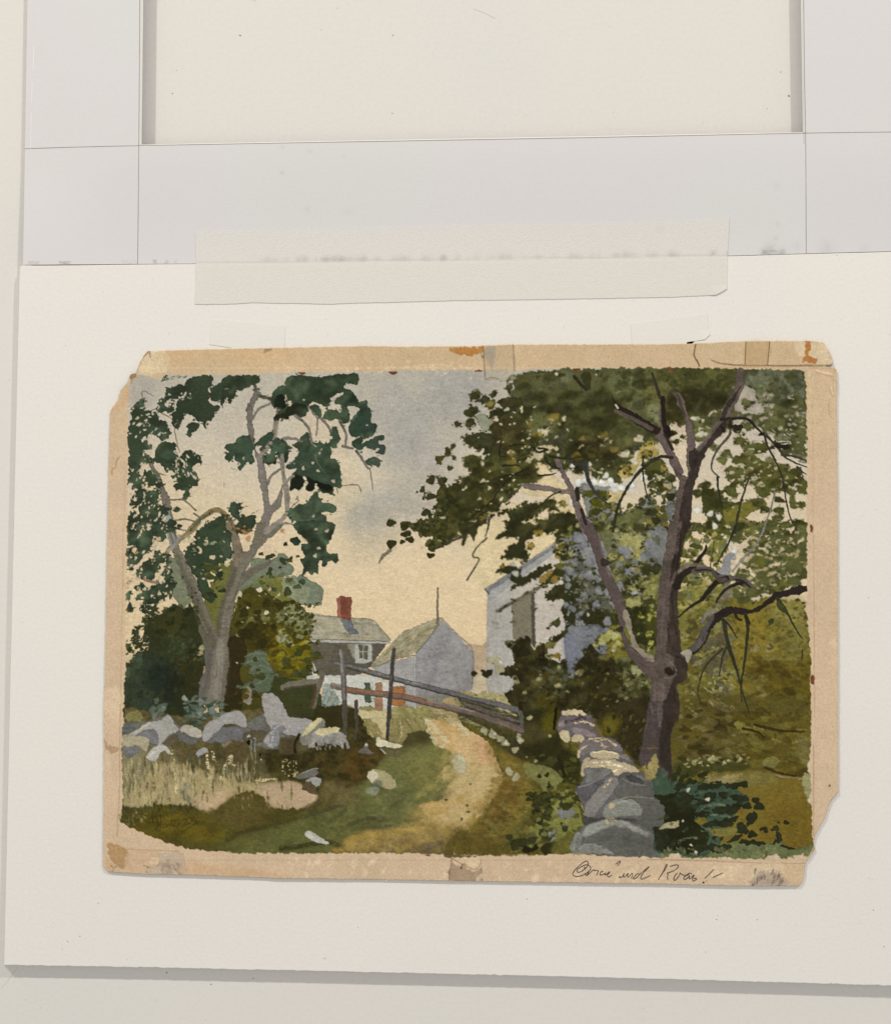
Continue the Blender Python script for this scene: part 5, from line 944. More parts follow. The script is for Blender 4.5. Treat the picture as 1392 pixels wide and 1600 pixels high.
poly('b3', '170,565 230,530 280,540 295,570 260,600 230,600 215,570', (146, 144, 138), rag=.8); poly('b3', '160,580 210,570 250,610 260,660 180,630 150,610', (84, 72, 56), rag=1)
poly('b3', '620,520 650,480 700,475 760,500 810,540 830,580 800,620 750,620 700,580 660,580 640,550', (164, 152, 118), col2=(150, 142, 108), rag=.9, edge=.05)
poly('b3', '620,518 655,480 680,490 700,520 660,572 640,548', (198, 188, 158), rag=.4, edge=.05)
poly('b3', '600,640 640,600 700,590 700,650 650,660', (122, 132, 108), rag=1, soft=1); poly('b3', '650,575 720,560 720,600 670,600', (92, 112, 98), rag=.8, a=.7)
poly('b3', '168,945 185,925 230,930 270,960 320,985 348,1010 310,1015 250,1000 190,970', (182, 178, 166), rag=.7, edge=.05); stroke('b3', '230,940 300,985', 12, (130, 128, 118), a=.6, dry=-.2)
ell('b3', '200,750,30 20,440,1', (110, 90, 66), a=.4)
dabs('b3', '0,390 120,400 130,530 10,520', 40, (.6, 1.5), [(206, 188, 136)], ang=88, asp=2, spread=8, seed=102, a=.9, dry=-.3)
# little grass marks on rocks' foot
dabs('a2', '640,1240 900,1290 860,1392 620,1392 600,1300', 40, (1.5, 4), [(96, 116, 104), (72, 92, 80), (112, 130, 118), (60, 78, 64)], ang=-20, asp=2, seed=103, a=.85)
dabs('a2', '340,1260 440,1240 440,1392 340,1392', 16, (1.5, 4), [(112, 128, 118), (86, 104, 92)], ang=-60, asp=2, seed=104, a=.8)
dabs('a3', '560,0 800,0 820,80 700,180 600,140', 34, (1.5, 4), [(84, 104, 96), (60, 80, 68), (104, 120, 112), (48, 64, 52)], ang=0, asp=1.8, seed=105, a=.85)
ell('a2', '600,1258,22,60', (128, 138, 130)); poly('a3', '170,80 240,50 290,80 290,130 230,120 180,130', (136, 128, 84), a=.8, rag=1)
# ---- stone wall, right (c3)
W1, W2, W3 = (118, 118, 116), (84, 85, 86), (100, 100, 99)
poly('c3', '735,50 820,40 900,60 960,120 975,190 1000,230 1100,250 1160,300 1180,350 1240,400 1280,470 1340,500 1392,560 1440,640 1400,700 1470,720 1480,860 1400,920 1460,960 1440,1080 1300,1112 1100,1105 900,1085 805,1075 800,980 850,920 900,860 890,780 870,700 830,620 880,540 870,440 850,340 860,260 790,230 720,240 700,150 720,90', (100, 94, 94), rag=.7, col2=(88, 86, 88))
poly('c3', '735,85 740,52 820,42 880,50 908,75 880,88 800,82', (196, 176, 140), rag=.8, edge=.05)
poly('c3', '700,160 710,130 740,120 760,150 740,170', (126, 112, 118), rag=.8); poly('c3', '730,90 900,90 960,120 970,170 900,200 840,170 770,160 760,120', (112, 100, 106), rag=1, col2=(90, 82, 84))
strokes('c3', '760,130 830,115 860,100|860,80 900,110', 20, (46, 40, 40), a=.8, dry=-.4); strokes('c3', '830,135 900,130 960,155', 20, (188, 166, 130), dry=-.5)
poly('c3', '715,215 740,190 780,195 790,240 770,280 740,265', (184, 168, 134), rag=.9, edge=.05); poly('c3', '800,250 840,220 890,230 880,290 850,270 820,280', (180, 164, 130), rag=1, edge=.05)
poly('c3', '800,170 880,180 980,220 960,250 880,230 820,220', (128, 114, 120), rag=.8)
poly('c3', '850,300 930,240 1010,240 1100,270 1160,300 1170,340 1060,330 960,340 930,370 870,370', (120, 108, 112), rag=.8, col2=(104, 98, 100))
strokes('c3', '930,255 1000,270 1030,310 1080,320|980,250 1060,260 1120,300', 18, (196, 170, 124), dry=-.5); poly('c3', '845,390 850,340 880,310 930,295 870,340 860,380', (204, 184, 142), rag=.5, a=.9)
poly('c3', '940,350 1000,335 1100,340 1150,370 1130,395 1000,395 945,380', (198, 178, 140), rag=.9, col2=(172, 156, 128), edge=.04); strokes('c3', '960,350 1060,345 1130,360', 8, (232, 214, 172), a=.8)
poly('c3', '870,520 875,440 900,395 940,395 910,450 895,520', (182, 166, 132), rag=.7, a=.9)
poly('c3', '910,440 960,405 1080,400 1200,430 1280,470 1270,498 1180,490 1120,520 1080,470 980,460 920,470', (198, 178, 142), rag=1, col2=(166, 150, 124), edge=.04)
strokes('c3', '960,430 1060,420 1160,450|1000,450 1090,440 1200,470|1110,490 1160,460', 13, (230, 214, 176), a=.9, dry=-.5); poly('c3', '1140,370 1190,360 1240,420 1180,400', (130, 118, 112), rag=.8)
poly('c3', '895,470 960,460 1060,465 1090,500 1020,540 940,570 900,580 900,520', (112, 111, 108), rag=.5)
poly('c3', '830,620 860,580 960,560 1040,520 1080,520 1010,590 960,660 900,700 870,680', (86, 84, 88), rag=.6); strokes('c3', '850,600 930,580 1030,530', 12, (120, 118, 120), a=.8)
poly('c3', '890,790 920,700 1000,610 1050,540 1110,525 1140,560 1100,640 1020,740 960,815 905,815', (130, 126, 120), rag=.5, col2=(104, 100, 100), edge=.05)
stroke('c3', '1085,540 1060,580 1030,610', 20, (206, 180, 136), dry=-.5); strokes('c3', '930,780 1000,690 1080,580|960,790 1050,660', 12, (132, 128, 124), a=.6, dry=-.5)
poly('c3', '1110,650 1140,570 1140,520 1200,500 1300,500 1380,560 1400,640 1392,665 1200,680', (88, 87, 82), rag=.5); poly('c3', '1200,520 1260,520 1320,560 1310,580 1220,550', (64, 66, 68), rag=.5)
strokes('c3', '1170,540 1230,570 1330,590|1280,520 1370,560', 12, (116, 112, 108), a=.8)
poly('c3', '1120,700 1200,680 1400,665 1480,740 1480,860 1400,930 1310,880 1240,850 1320,790 1290,720', (92, 92, 86), rag=.5, col2=(82, 82, 76)); stroke('c3', '1100,705 1230,672 1392,682', 10, (120, 116, 106), a=.8)
poly('c3', '1025,800 1050,740 1110,695 1190,690 1270,710 1310,780 1290,810 1200,810 1060,822', (130, 131, 123), rag=.5, col2=(116, 116, 108), edge=.03)
strokes('c3', '1080,750 1160,705 1240,720|1100,790 1200,760 1290,780|1130,720 1200,700', 11, (142, 144, 138), a=.6, dry=-.4); ell('c3', '1095,738,24,-40', (176, 160, 130), asp=1.6)
poly('c3', '890,810 960,825 1060,830 1240,830 1260,850 1000,850 920,880 880,860', (62, 62, 58), rag=.8, a=.8)
poly('c3', '850,960 900,900 990,850 1100,838 1200,850 1300,900 1380,960 1360,1000 1440,1110 1100,1110 1110,1085 1000,1020 900,1040 870,1010', (94, 95, 89), rag=.5, col2=(88, 89, 83), edge=.04)
poly('c3', '870,950 920,890 1000,850 1100,838 1190,850 1280,890 1370,945 1300,940 1180,890 1080,890 980,930 900,970', (132, 133, 127), soft=1, edge=0)
ell('c3', '1080,850,36,-5', (172, 156, 120), asp=1.6, dry=-.4)
poly('c3', '805,1075 805,990 830,930 870,930 880,970 870,1030 910,1010 1000,1030 1110,1085 1000,1085', (116, 118, 110), rag=.5, edge=.05)
strokes('c3', '820,1060 830,970 860,935|850,1060 900,1015 1000,1030 1100,1080|900,970 1000,900 1100,870 1240,900 1350,960', 14, (136, 140, 132), a=.7, dry=-.5)
poly('c3', '1000,930 1300,960 1392,1080 1200,1100 1060,1000', (80, 80, 73), soft=4, a=.6, edge=0)
# ---- right tree: trunk, limbs, twigs
TB, TBL, TBD = (76, 66, 62), (96, 84, 82), (36, 29, 27)
poly('c1', '670,865 710,860 740,930 800,1050 850,1150 900,1270 960,1400 880,1400 830,1270 800,1160 740,1010', (98, 84, 82), rag=.5)
poly('c1', '430,1055 480,1045 600,1060 720,1085 780,1090 800,1125 740,1120 600,1100 480,1085', (108, 96, 90), rag=.5)
poly('c2', '860,-40 940,-20 1000,100 1040,250 1100,380 1160,500 1200,640 1180,760 1230,880 1320,960 1420,1010 1470,1060 1450,1260 1392,1140 1300,1050 1220,950 1160,800 1130,640 1060,480 1000,350 960,200', (90, 76, 73), rag=.5, col2=(80, 68, 65))
stroke('c2', '1000,100 1040,260 1080,370', 20, (112, 94, 88), a=.6, soft=1)
poly('c2', '1165,640 1200,620 1230,700 1250,800 1300,890 1392,950 1440,990 1392,1000 1310,950 1260,900 1215,880 1240,860 1190,720', (134, 122, 108), rag=.7, edge=.1)
ell('c2', '1040,275,34,20 1150,760,24', (50, 42, 38)); stroke('c2', '1230,900 1300,950 1380,975', 12, (96, 88, 76), a=.8)
strokes('c1', '820,270 870,330 910,365', 26, (40, 38, 26), w2=20); poly('c1', '870,250 930,240 945,300 925,370 890,340', (46, 48, 28), rag=.7, a=.8)
poly('c1', '1080,385 1110,440 1150,480 1270,540 1392,620 1480,665 1530,660 1540,700 1440,700 1330,650 1230,590 1140,520 1110,460', (36, 28, 24), rag=.5)
strokes('c1', '1120,520 1250,580 1380,650', 26, (98, 86, 78), a=.7, w2=30); stroke('c1', '1120,475 1135,500', 12, (180, 172, 156))
strokes('d1', '40,250 70,340 95,420', 20, (50, 46, 34), w2=26); strokes('d1', '330,840 300,960 290,1100|420,760 370,850|250,1080 240,1300', 12, (34, 28, 24), a=.7, dry=-.4)
stroke('d1', '118,425 118,540 125,640 150,700', 34, (34, 27, 24), w2=46); stroke('d1', '150,640 160,700', 36, (30, 24, 20))
poly('d1', '90,540 100,480 115,640 150,740 200,820 260,950 240,990 190,950 160,870 100,760 60,700 100,660', (94, 80, 76), rag=.5)
stroke('d1', '130,690 190,800', 20, (46, 36, 32))
poly('d1', '160,380 220,380 260,420 290,520 320,600 350,740 350,800 320,960 290,930 290,720 280,580 250,520 220,470 215,420', (98, 84, 80), rag=.5); strokes('d1', '170,385 220,400 260,520 285,560', 20, (62, 54, 44), a=.8)
poly('d1', '650,215 705,215 700,300 715,320 680,400 620,510 580,600 540,680 450,780 400,880 370,990 340,1060 330,1180 320,1260 300,1392 180,1392 200,1270 215,1130 235,1030 190,950 260,980 300,1000 310,820 360,790 450,700 520,590 560,480 630,370 645,300', (82, 70, 64), rag=.4, smooth=False, col2=(90, 78, 72), edge=.15)
for q in ('700,320 640,430 560,560 530,575 580,460 650,380', '560,590 580,620 540,690 450,790 400,890 370,1000 330,1100 330,1200 300,1392 230,1392 240,1260 260,1130 300,980 350,860 440,740 510,640', '310,820 360,790 370,860 340,960 310,900'):
    poly('d1', q, (46, 38, 34), rag=.8, a=.8, var=.2)
strokes('d1', '360,800 440,700 510,600', 16, (104, 92, 84), a=.7, soft=1)
stroke('d1', '540,580 640,575 730,580 800,650 870,710 920,745 1030,748', 26, (38, 32, 28), w2=8)
strokes('d1', '870,700 940,770 1045,795|930,740 980,830 1060,890 1165,930|980,840 1080,850 1160,885|1090,930 1150,980', 20, (52, 46, 40), w2=8)
strokes('d1', '850,700 880,790 930,880 980,1000 1000,1120 1030,1270 1055,1335', 16, (48, 46, 38), w2=9)
ell('d1', '960,770,24,10 1000,780,24,15 830,690,16', (34, 30, 24), asp=2)
stroke('d1', '600,590 600,690 520,790 475,880 475,950 525,1000', 22, (72, 66, 60), w2=10); stroke('d1', '512,1000 520,1100 545,1220', 18, (40, 38, 32), w2=8)
ell('d1', '660,640,30,10 605,620,24,80 550,650,20,60', (36, 34, 24), asp=1.6)
stroke('d1', '752,980 700,1120 660,1270 640,1400', 12, (50, 50, 36), w2=22); stroke('d1', '925,1120 890,1250 840,1400', 14, (116, 110, 98), w2=10)
stroke('d1', '185,860 100,850 30,890 -60,960 -130,1060', 22, (42, 40, 32), w2=14); stroke('c1', '1392,870 1260,1000 1180,1120 1130,1240 1100,1392', 16, (44, 44, 34), w2=24)
stroke('c1', '1320,850 1318,980 1340,1110 1372,1200', 16, (40, 42, 30), w2=6)
stroke('c1', '785,860 820,900 880,910', 22, (52, 52, 48)); stroke('c1', '895,900 920,1010 980,1120 1075,1205', 36, (54, 54, 52), w2=10)
strokes('c1', '640,845 700,860 780,865 880,850|610,865 650,915 720,940|560,985 620,985 690,970', 18, (36, 36, 24), w2=8)
strokes('c1', '520,780 560,815 630,800 560,790', 14, (32, 30, 22)); stroke('c1', '840,1085 848,1160', 32, (40, 36, 30)); stroke('c1', '875,1235 905,1340', 24, (40, 34, 32))
strokes('c1', '490,935 400,975 320,1040 260,1120 200,1190 60,1300|270,1000 350,985 430,985|300,915 420,915|350,775 400,765 460,765|285,770 280,840 320,850|720,1105 660,1130 600,1180 540,1230', 12, (34, 32, 20), w2=9)
strokes('c1', '215,1285 190,1392|60,1392 130,1300', 9, (44, 40, 32))
# lower trunk (d2, d3)
poly('d2', '165,-20 270,-20 265,100 240,280 230,450 220,640 240,800 250,900 290,1000 285,1120 220,1160 235,1260 230,1420 -10,1420 20,1280 40,1100 0,1040 -60,1000 50,1010 70,860 70,640 90,440 110,300 145,120', (80, 69, 63), rag=.4, smooth=False, col2=(88, 76, 70), edge=.15)
for q, al in (('250,0 290,0 265,180 240,290 225,420 215,430 200,330 170,420 175,300 215,200', .95), ('170,490 215,430 225,640 240,820 250,950 200,960 140,900 160,700', .75), ('200,950 290,990 285,1120 215,1165 235,1280 230,1420 130,1420 150,1240 190,1100', .9)):
    poly('d2', q, (42, 34, 28), rag=.9, a=al*.82, var=.2, soft=.8)
strokes('d2', '230,20 215,160 190,300|250,60 235,200 210,330|180,470 190,640 215,800|200,1200 190,1300 200,1392|150,700 165,860', 12, (30, 24, 20), a=.7, dry=-.5)
poly('d2', '125,1040 160,1030 200,1080 160,1095 130,1075', (38, 29, 24), soft=.8, edge=0); stroke('d2', '160,990 210,1040 200,1100 130,1110', 14, (104, 94, 90), a=.8, dry=-.4)
strokes('d2', '110,1120 120,1250 100,1392|60,1200 50,1350|130,480 110,700 100,900|150,1000 130,960', 16, (110, 98, 96), a=.45, soft=1)
poly('d3', '14,-20 230,-20 210,60 235,80 180,180 170,300 180,420 190,500 160,560 150,680 60,640 40,440 0,460 -60,420 -20,200', (66, 56, 52), rag=.4, smooth=False, col2=(76, 66, 62), edge=.15)
poly('d3', '120,-20 230,-20 210,60 235,80 180,180 170,300 180,500 150,640 120,600 100,420 90,300 110,120', (46, 37, 32), rag=.7, a=.8, soft=.8); strokes('d3', '30,0 60,160|90,0 60,200 40,300|110,40 90,160', 16, (104, 94, 94), a=.5, soft=1)
poly('c3', '1300,440 1290,380 1330,240 1380,100 1420,80 1420,480', (74, 64, 62), rag=.5, a=.9)
stroke('d3', '10,320 70,320', 14, (120, 96, 44), a=.6)
# right branches (d2)
stroke('d2', '215,440 250,370 310,330 370,260 420,190 430,150', 62, (38, 31, 27), w2=16); strokes('d2', '230,340 310,290 420,300', 26, (110, 98, 90), a=.8)
stroke('d2', '340,340 440,320 520,370 580,380 680,400 760,445', 40, (84, 74, 70), w2=34); strokes('d2', '350,330 440,325 520,360|640,400 700,410 750,450', 14, (44, 36, 32)); strokes('d2', '690,420 600,450 540,500 500,560', 26, (38, 32, 26), w2=16)
stroke('d2', '575,390 500,420 440,490 400,540 320,590 225,670', 46, (36, 30, 26), w2=12)
stroke('d2', '480,350 530,400 570,395', 30, (74, 64, 60))
stroke('d2', '640,10 600,120 540,220 500,305', 18, (42, 40, 30), w2=8); stroke('d2', '490,120 470,230 460,310', 8, (60, 60, 46)); stroke('d2', '850,20 790,150 700,240 620,335', 14, (122, 120, 116), w2=18, a=.8)
poly('d2', '285,905 350,850 400,760 450,680 500,640 550,610 600,590 700,600 760,610 830,580 880,530 930,490 1020,470 1100,435 1170,440 1165,480 1100,505 1000,520 940,540 880,580 800,630 720,650 620,645 560,670 520,700 470,760 420,860 360,930 310,950', (40, 32, 29), rag=.6, smooth=False)
poly('d2', '290,900 350,850 400,760 450,680 490,650 480,700 430,790 380,880 320,930', (82, 76, 74), rag=.5); strokes('d2', '400,700 440,640 500,625', 24, (112, 108, 104)); strokes('d2', '440,780 400,860 350,910', 12, (96, 86, 84), a=.7)
poly('d2', '235,925 300,895 330,930 310,990 290,1000 270,950', (160, 152, 136), rag=1); 
stroke('d2', '555,690 580,820 620,960 660,1080 690,1200 745,1375', 34, (46, 46, 34), w2=9); stroke('d2', '715,650 730,750 720,900 700,1050 685,1160 685,1280', 28, (44, 46, 32), w2=8)
stroke('d2', '550,900 480,960 420,1040 385,1130 370,1220 395,1295', 20, (52, 50, 38), w2=8); stroke('d2', '580,890 545,970 525,1100', 20, (48, 46, 36), w2=8)
stroke('d2', '560,690 610,750 655,820', 20, (42, 40, 30), w2=6); strokes('d2', '640,650 660,680 685,690|720,660 740,710', 20, (38, 34, 26))
stroke('d2', '950,535 1010,620 1060,720 1130,830', 26, (44, 46, 34), w2=7); stroke('d2', '1130,910 1122,970', 12, (44, 44, 32)); ell('d2', '1000,620,24,70 970,590,30,60 900,700,24,-60', (54, 64, 36), asp=1.5)
# shrub right of the stone wall (d3)
SH = dict(col2=(38, 44, 28), rag=1.1, fine=1, var=.18, edge=.25)
poly('d3', '40,570 60,480 100,460 150,480 160,560 200,540 240,560 360,570 520,560 620,600 740,690 690,750 620,820 560,960 420,1100 200,1080 60,1060 50,900 120,880 120,740 60,660', (62, 94, 68), col2=(50, 76, 52), rag=1.2, fine=1, var=.15)
poly('d3', '45,655 120,660 200,640 300,660 440,720 380,740 350,820 400,900 450,930 440,1010 400,1060 300,1085 200,1060 100,1060 60,1020 52,960 60,900 110,880 130,800 110,720', (40, 42, 24), col2=(28, 28, 16), rag=1, fine=.8, var=.2)
for q in ('200,600 240,570 330,540 360,570 280,600 220,640', '360,600 440,570 540,560 530,610 400,630', '550,575 670,572 670,600 630,625 560,600', '415,665 460,640 500,650 490,690 430,680', '600,660 680,660 740,690 690,710 640,700', '470,760 540,740 640,720 700,700 660,780 560,800 500,810', '200,680 240,640 340,660 350,690 440,690 500,710 380,730 300,760 220,740', '350,790 440,780 455,810 400,830', '400,870 440,850 520,850 510,880 440,895', '520,850 560,840 660,810 640,850 580,895 530,880', '640,880 700,860 740,920 700,940 660,920', '720,800 780,780 810,810 790,850 740,885 725,870', '680,990 760,985 860,1000 840,1020 700,1015', '450,1050 460,1020 600,1020 612,1055 500,1080', '580,990 640,960 700,940 660,990 600,1005', '840,1035 920,1000 930,930 960,930 980,990 900,1020', '970,1020 1060,1040 1050,1055 990,1045', '820,900 860,890 890,930 850,920', '900,900 950,885 960,910 920,920', '60,900 150,900 160,1000 110,1060 60,1040', '330,1020 440,1010 430,1060 350,1090'):
    poly('d3', q, (40, 46, 28), **SH)
ell('d3', '555,660,34,0 790,697,28,0 730,740,32,0 810,745,34,0 1012,857,20,0 955,860,10 500,970,28 540,968,22 700,580,34,0 765,945,32,-20', (38, 42, 26), asp=1.3)
ell('d3', '200,560,40,0 70,560,40,70 120,500,40,70', (72, 100, 74), asp=1.3, a=.8)
poly('d3', '360,820 420,830 440,860 380,870 355,850', (116, 102, 48)); poly('d3', '460,900 560,900 640,880 660,930 580,960 480,950', (112, 104, 60), rag=1)
strokes('d3', '400,760 480,730 560,730|460,800 600,820|200,1010 300,970 360,970|400,920 450,910', 18, (100, 122, 90), a=.7, dry=-.6)
poly('d3', '90,910 130,860 200,850 240,860 220,890 150,900', (160, 150, 118), rag=1.3)
ell('d3', '300,625,18,-20 443,690,18 325,1025,12 265,848,10 358,1075,14,80', (200, 188, 162), asp=1.2)
dabs('d3', '440,500 700,520 660,560 400,560', 16, (1.5, 4), [(160, 146, 108), (140, 128, 84)], ang=0, asp=3, seed=110, a=.7, dry=-.5)
dabs('d3', '200,480 420,500 420,560 200,560', 22, (1.5, 4), [(64, 68, 34), (110, 98, 46), (44, 48, 26)], ang=-40, asp=2, seed=111)
dabs('d3', '40,560 600,560 700,720 560,1000 60,1060', 60, (1.2, 3.4), [(84, 108, 84), (34, 36, 20), (60, 76, 52), (46, 52, 30)], ang=-20, asp=1.8, seed=112, a=.6)
dabs('d3', '100,1040 600,1040 1200,1040 1200,1120 100,1120', 70, (1.2, 3), [(96, 108, 74), (120, 122, 88), (80, 88, 56), (140, 136, 104)], ang=60, asp=1.6, seed=113, a=.7)
poly('d3', '-20,420 0,470 20,430 60,360 90,440 70,500 40,540 -10,540', (140, 126, 86), rag=1.3, fine=1.2)
# chipped paint showing paper along the lower edge
for q in ('160,1120 180,1090 240,1090 240,1122', '870,1100 960,1090 970,1130 900,1140', '1060,1110 1140,1085 1140,1130', '500,1110 580,1100 620,1130 520,1130', '790,1120 840,1110 840,1140'):
    poly('d3', q, (204, 182, 150), rag=1.2, fine=1.2)
for tt, x0, x1, y in (('a3', 880, 1400, 1092), ('b3', 0, 1400, 1098), ('c3', 0, 1400, 1112), ('d3', 0, 1200, 1132)):
    dabs(tt, "%d,%d %d,%d %d,%d %d,%d" % (x0, y-8, x1, y, x1, y+14, x0, y+14), 46, (.8, 2.2), [(203, 178, 142), (206, 184, 150)], ang=0, asp=2.4, spread=10, seed=ord(tt[0]), edge=0)
# beyond the ragged edge of the sheet only the board shows
_pa = np.clip(blur(PM, 1)*1.3-.15, 0, 1)[..., None]
canvas[:] = canvas*_pa + BOARD0*(1-_pa)
# ---- photograph-like colour of old pigment: cooler tints sink into the warm paper
r, g, b = canvas[..., 0], canvas[..., 1], canvas[..., 2]
mn = np.minimum(r, g)
b -= .42*np.maximum(0, b-.95*mn)
g -= .35*np.maximum(0, g-1.07*r)
_rt = np.clip((_xx-560)/60, 0, 1)*np.ones_like(r); _rt = np.maximum(np.maximum(_rt, .05), np.clip((_yy-1150)/40, 0, 1))
_rt = _rt*(1-.85*np.clip((_xx-1008)/12, 0, 1)*np.clip((_yy-1205)/12, 0, 1))
d_ = np.maximum(0, g-r)*_rt; r += .35*d_; g -= .40*d_
lum = (r*.35+g*.5+b*.15)
b -= .28*np.maximum(0, np.minimum(r, g)-b)*np.clip((175-lum)/50, 0, 1)
b *= 1-.10*(1-np.clip((_xx-560)/60, 0, 1))*np.clip((110-lum)/30, 0, 1)
_hi = np.clip((lum-140)/30, 0, 1)*PM
r *= 1-.035*_hi; g *= 1-.022*_hi; b *= 1-.025*_hi
for ch, w_ in ((0, 1.03), (1, 1.0), (2, .92)):
    canvas[..., ch] = canvas[..., ch]*.9 + lum*w_*.1
_dk = np.clip((165-lum)/60, 0, 1)
mot = (1 + (.004+.035*_dk)*FINE + (.008+.04*_dk)*MID + (.010+.010*_dk)*TOOTH)[..., None]
canvas[:] = canvas*(PM[..., None]*mot + (1-PM[..., None]))
# unsharp, as brushwork edges read crisper than the raster
_bl = np.stack([blur(canvas[..., k], 2) for k in range(3)], -1)
canvas[:] = np.clip(canvas + .32*(canvas-_bl), 6, 250); del _bl

# ---- the old board's margins: stains, skinned paper, rust marks
def mpoly(t, q, c, **k):
    d = dict(rag=1.2, fine=1, edge=.08, var=.04, a=.9); d.update(k); poly(t, q, c, **d)
mpoly('a1', '262,240 300,150 340,92 470,92 482,222 430,236 330,262', (206, 187, 152))
mpoly('a1', '480,90 1392,60 1392,120 1100,190 900,130 640,160 520,210 480,180', (198, 166, 124), soft=4, a=.5)
mpoly('a1', '200,300 200,262 250,245 252,270 220,290 205,320', (150, 108, 70), a=.8); mpoly('a1', '60,520 130,430 200,330 190,420 150,480', (192, 160, 122), soft=2, a=.6)
mpoly('a1', '1170,72 1230,68 1210,88 1170,96', (140, 122, 92), a=.8)
strokes('a1', '300,130 325,95 345,92|345,95 350,130', 7, (110, 84, 60), a=.8)
strokes('a1', '60,960 75,980 70,940 95,930 105,880 125,855', 9, (160, 120, 78), a=.7); strokes('a1', '165,1000 162,1392', 6, (172, 144, 108), a=.5)
strokes('a2', '152,0 150,500 140,900 135,1392', 6, (160, 132, 98), a=.55); mpoly('a2', '20,1200 120,1180 130,1392 20,1392', (208, 186, 154), soft=2, a=.6)
mpoly('a2', '155,0 190,0 185,900 150,1040 140,900', (202, 176, 138), soft=1, a=.25)
strokes('a3', '130,0 125,600 108,960|108,1050 560,1068', 6, (150, 122, 90), a=.6)
mpoly('a3', '20,250 60,300 120,310 110,340 40,340 20,300', (158, 122, 86), a=.55); mpoly('a3', '20,350 60,420 30,500 18,460', (212, 192, 160), a=.6)
mpoly('a3', '30,1010 110,1020 180,1055 182,1165 120,1190 60,1110', (168, 132, 88), a=.8); mpoly('a3', '30,1110 80,1170 60,1210 30,1190', (196, 164, 124))
mpoly('a3', '185,1070 420,1075 400,1120 330,1160 320,1225 180,1220', (200, 170, 136), a=.7); mpoly('a3', '295,1150 340,1125 420,1105 400,1160 360,1180 320,1170', (206, 180, 146))
strokes('a3', '300,1165 340,1185 400,1170 425,1110|330,1180 320,1225|60,1170 85,1190 70,1215', 6, (120, 92, 68), a=.7)
mpoly('a3', '430,1078 560,1082 590,1090 592,1235 330,1230 350,1180 400,1170', (184, 166, 142)); dabs('a3', '430,1150 580,1140 580,1230 430,1230', 26, (1, 3), [(164, 144, 124), (150, 130, 112)], ang=60, asp=3, seed=301, a=.5, soft=1)
mpoly('a3', '640,1150 900,1170 1392,1250 1392,1256 600,1240', (186, 150, 112), soft=3, a=.5)
mpoly('b1', '1225,60 1400,58 1400,112 1300,112 1238,96', (174, 124, 66), a=.9); mpoly('c1', '-20,62 148,55 150,108 80,118 -20,112', (170, 118, 62), a=.9)
for t, q in (('b1', '120,238 170,240 168,255 130,254'), ('b1', '768,236 835,238 828,252 800,258'), ('c1', '105,224 152,226 148,238 112,236'), ('c1', '808,212 862,212 862,224 820,226'), ('d1', '140,205 210,205 180,224 150,220'),
             ('d2', '1180,5 1200,10 1200,50 1185,40'), ('d2', '1190,1095 1215,1100 1210,1160 1190,1140'), ('d1', '1180,1350 1200,1355 1200,1392 1185,1392'), ('c1', '150,115 162,125 152,138'), ('b3', '1030,1096 1070,1088 1080,1102')):
    poly(t, q, (104, 62, 40), rag=.3)
dabs('b1', '0,160 1392,160 1392,236 0,236', 40, (1, 3.4), [(212, 188, 150), (208, 182, 142)], ang=0, asp=2.4, seed=302, a=.6, edge=0, dry=-.6)
mpoly('b1', '760,200 1000,185 1240,180 1250,225 1000,215 780,225', (214, 192, 156), a=.7, dry=-.4)
mpoly('c1', '170,60 245,55 245,160 225,210 185,150', (150, 142, 126), a=.75, soft=1)
for q in ('355,40 340,110 362,150 382,195',): stroke('d1', q, 9, (96, 78, 58))
strokes('d1', '470,150 520,175 610,185 700,190 900,193 1100,192 1250,192 1345,186', 7, (96, 76, 58), a=.8); strokes('d1', '500,205 760,205 1100,208 1360,212', 7, (176, 146, 112), a=.7)
mpoly('d1', '1065,25 1150,15 1290,28 1340,120 1340,182 1230,180 1180,120 1100,120', (206, 186, 152), a=.85); mpoly('d1', '720,20 890,20 875,185 715,185', (194, 160, 112), a=.6, rag=.2)
mpoly('d1', '1145,15 1188,15 1182,110 1190,130 1222,140 1215,172 1135,165 1130,135 1155,110', (166, 110, 54))
strokes('d1', '1220,232 1290,260 1350,268|1365,215 1350,300|1320,350 1335,400 1355,420|1345,350 1355,410|1325,440 1320,540 1360,585', 5, (150, 112, 76), a=.5); strokes('d1', '1230,225 1300,245 1355,255|1335,345 1350,400', 7, (220, 200, 168), a=.9)
strokes('d1', '1195,240 1205,900 1205,1392', 6, (176, 148, 114), a=.6); mpoly('d1', '1160,240 1200,240 1205,500 1190,620 1180,420', (210, 186, 150), a=.7)
strokes('d2', '1205,0 1212,700 1215,1392', 6, (160, 132, 100), a=.6); mpoly('d2', '1340,850 1370,800 1375,900', (212, 190, 158), soft=2, a=.6)
ell('d3', '1252,572,14', (220, 202, 172)); ell('d3', '1322,590,8', (120, 90, 60)); strokes('d3', '1208,300 1208,960|0,1125 400,1135 800,1150 1150,1155', 6, (138, 110, 82), a=.6)
mpoly('d3', '1215,960 1205,1000 1210,1070 1190,1090', (150, 128, 100), a=.5)
mpoly('d3', '720,1230 760,1170 820,1150 960,1150 1010,1240 1030,1310 760,1308', (206, 184, 150), a=.8); mpoly('d3', '770,1260 820,1210 900,1220 1000,1250 1015,1310 750,1308', (166, 150, 132), a=.9, soft=1)
dabs('d3', '780,1210 980,1210 1000,1308 760,1308', 60, (.7, 1.6), [(120, 104, 88), (186, 168, 144), (140, 124, 106)], ang=110, asp=4, spread=14, seed=303, a=.7)
mpoly('d3', '1000,1160 1130,1165 1120,1220 1110,1300 1020,1300 990,1220', (198, 172, 136), a=.6)
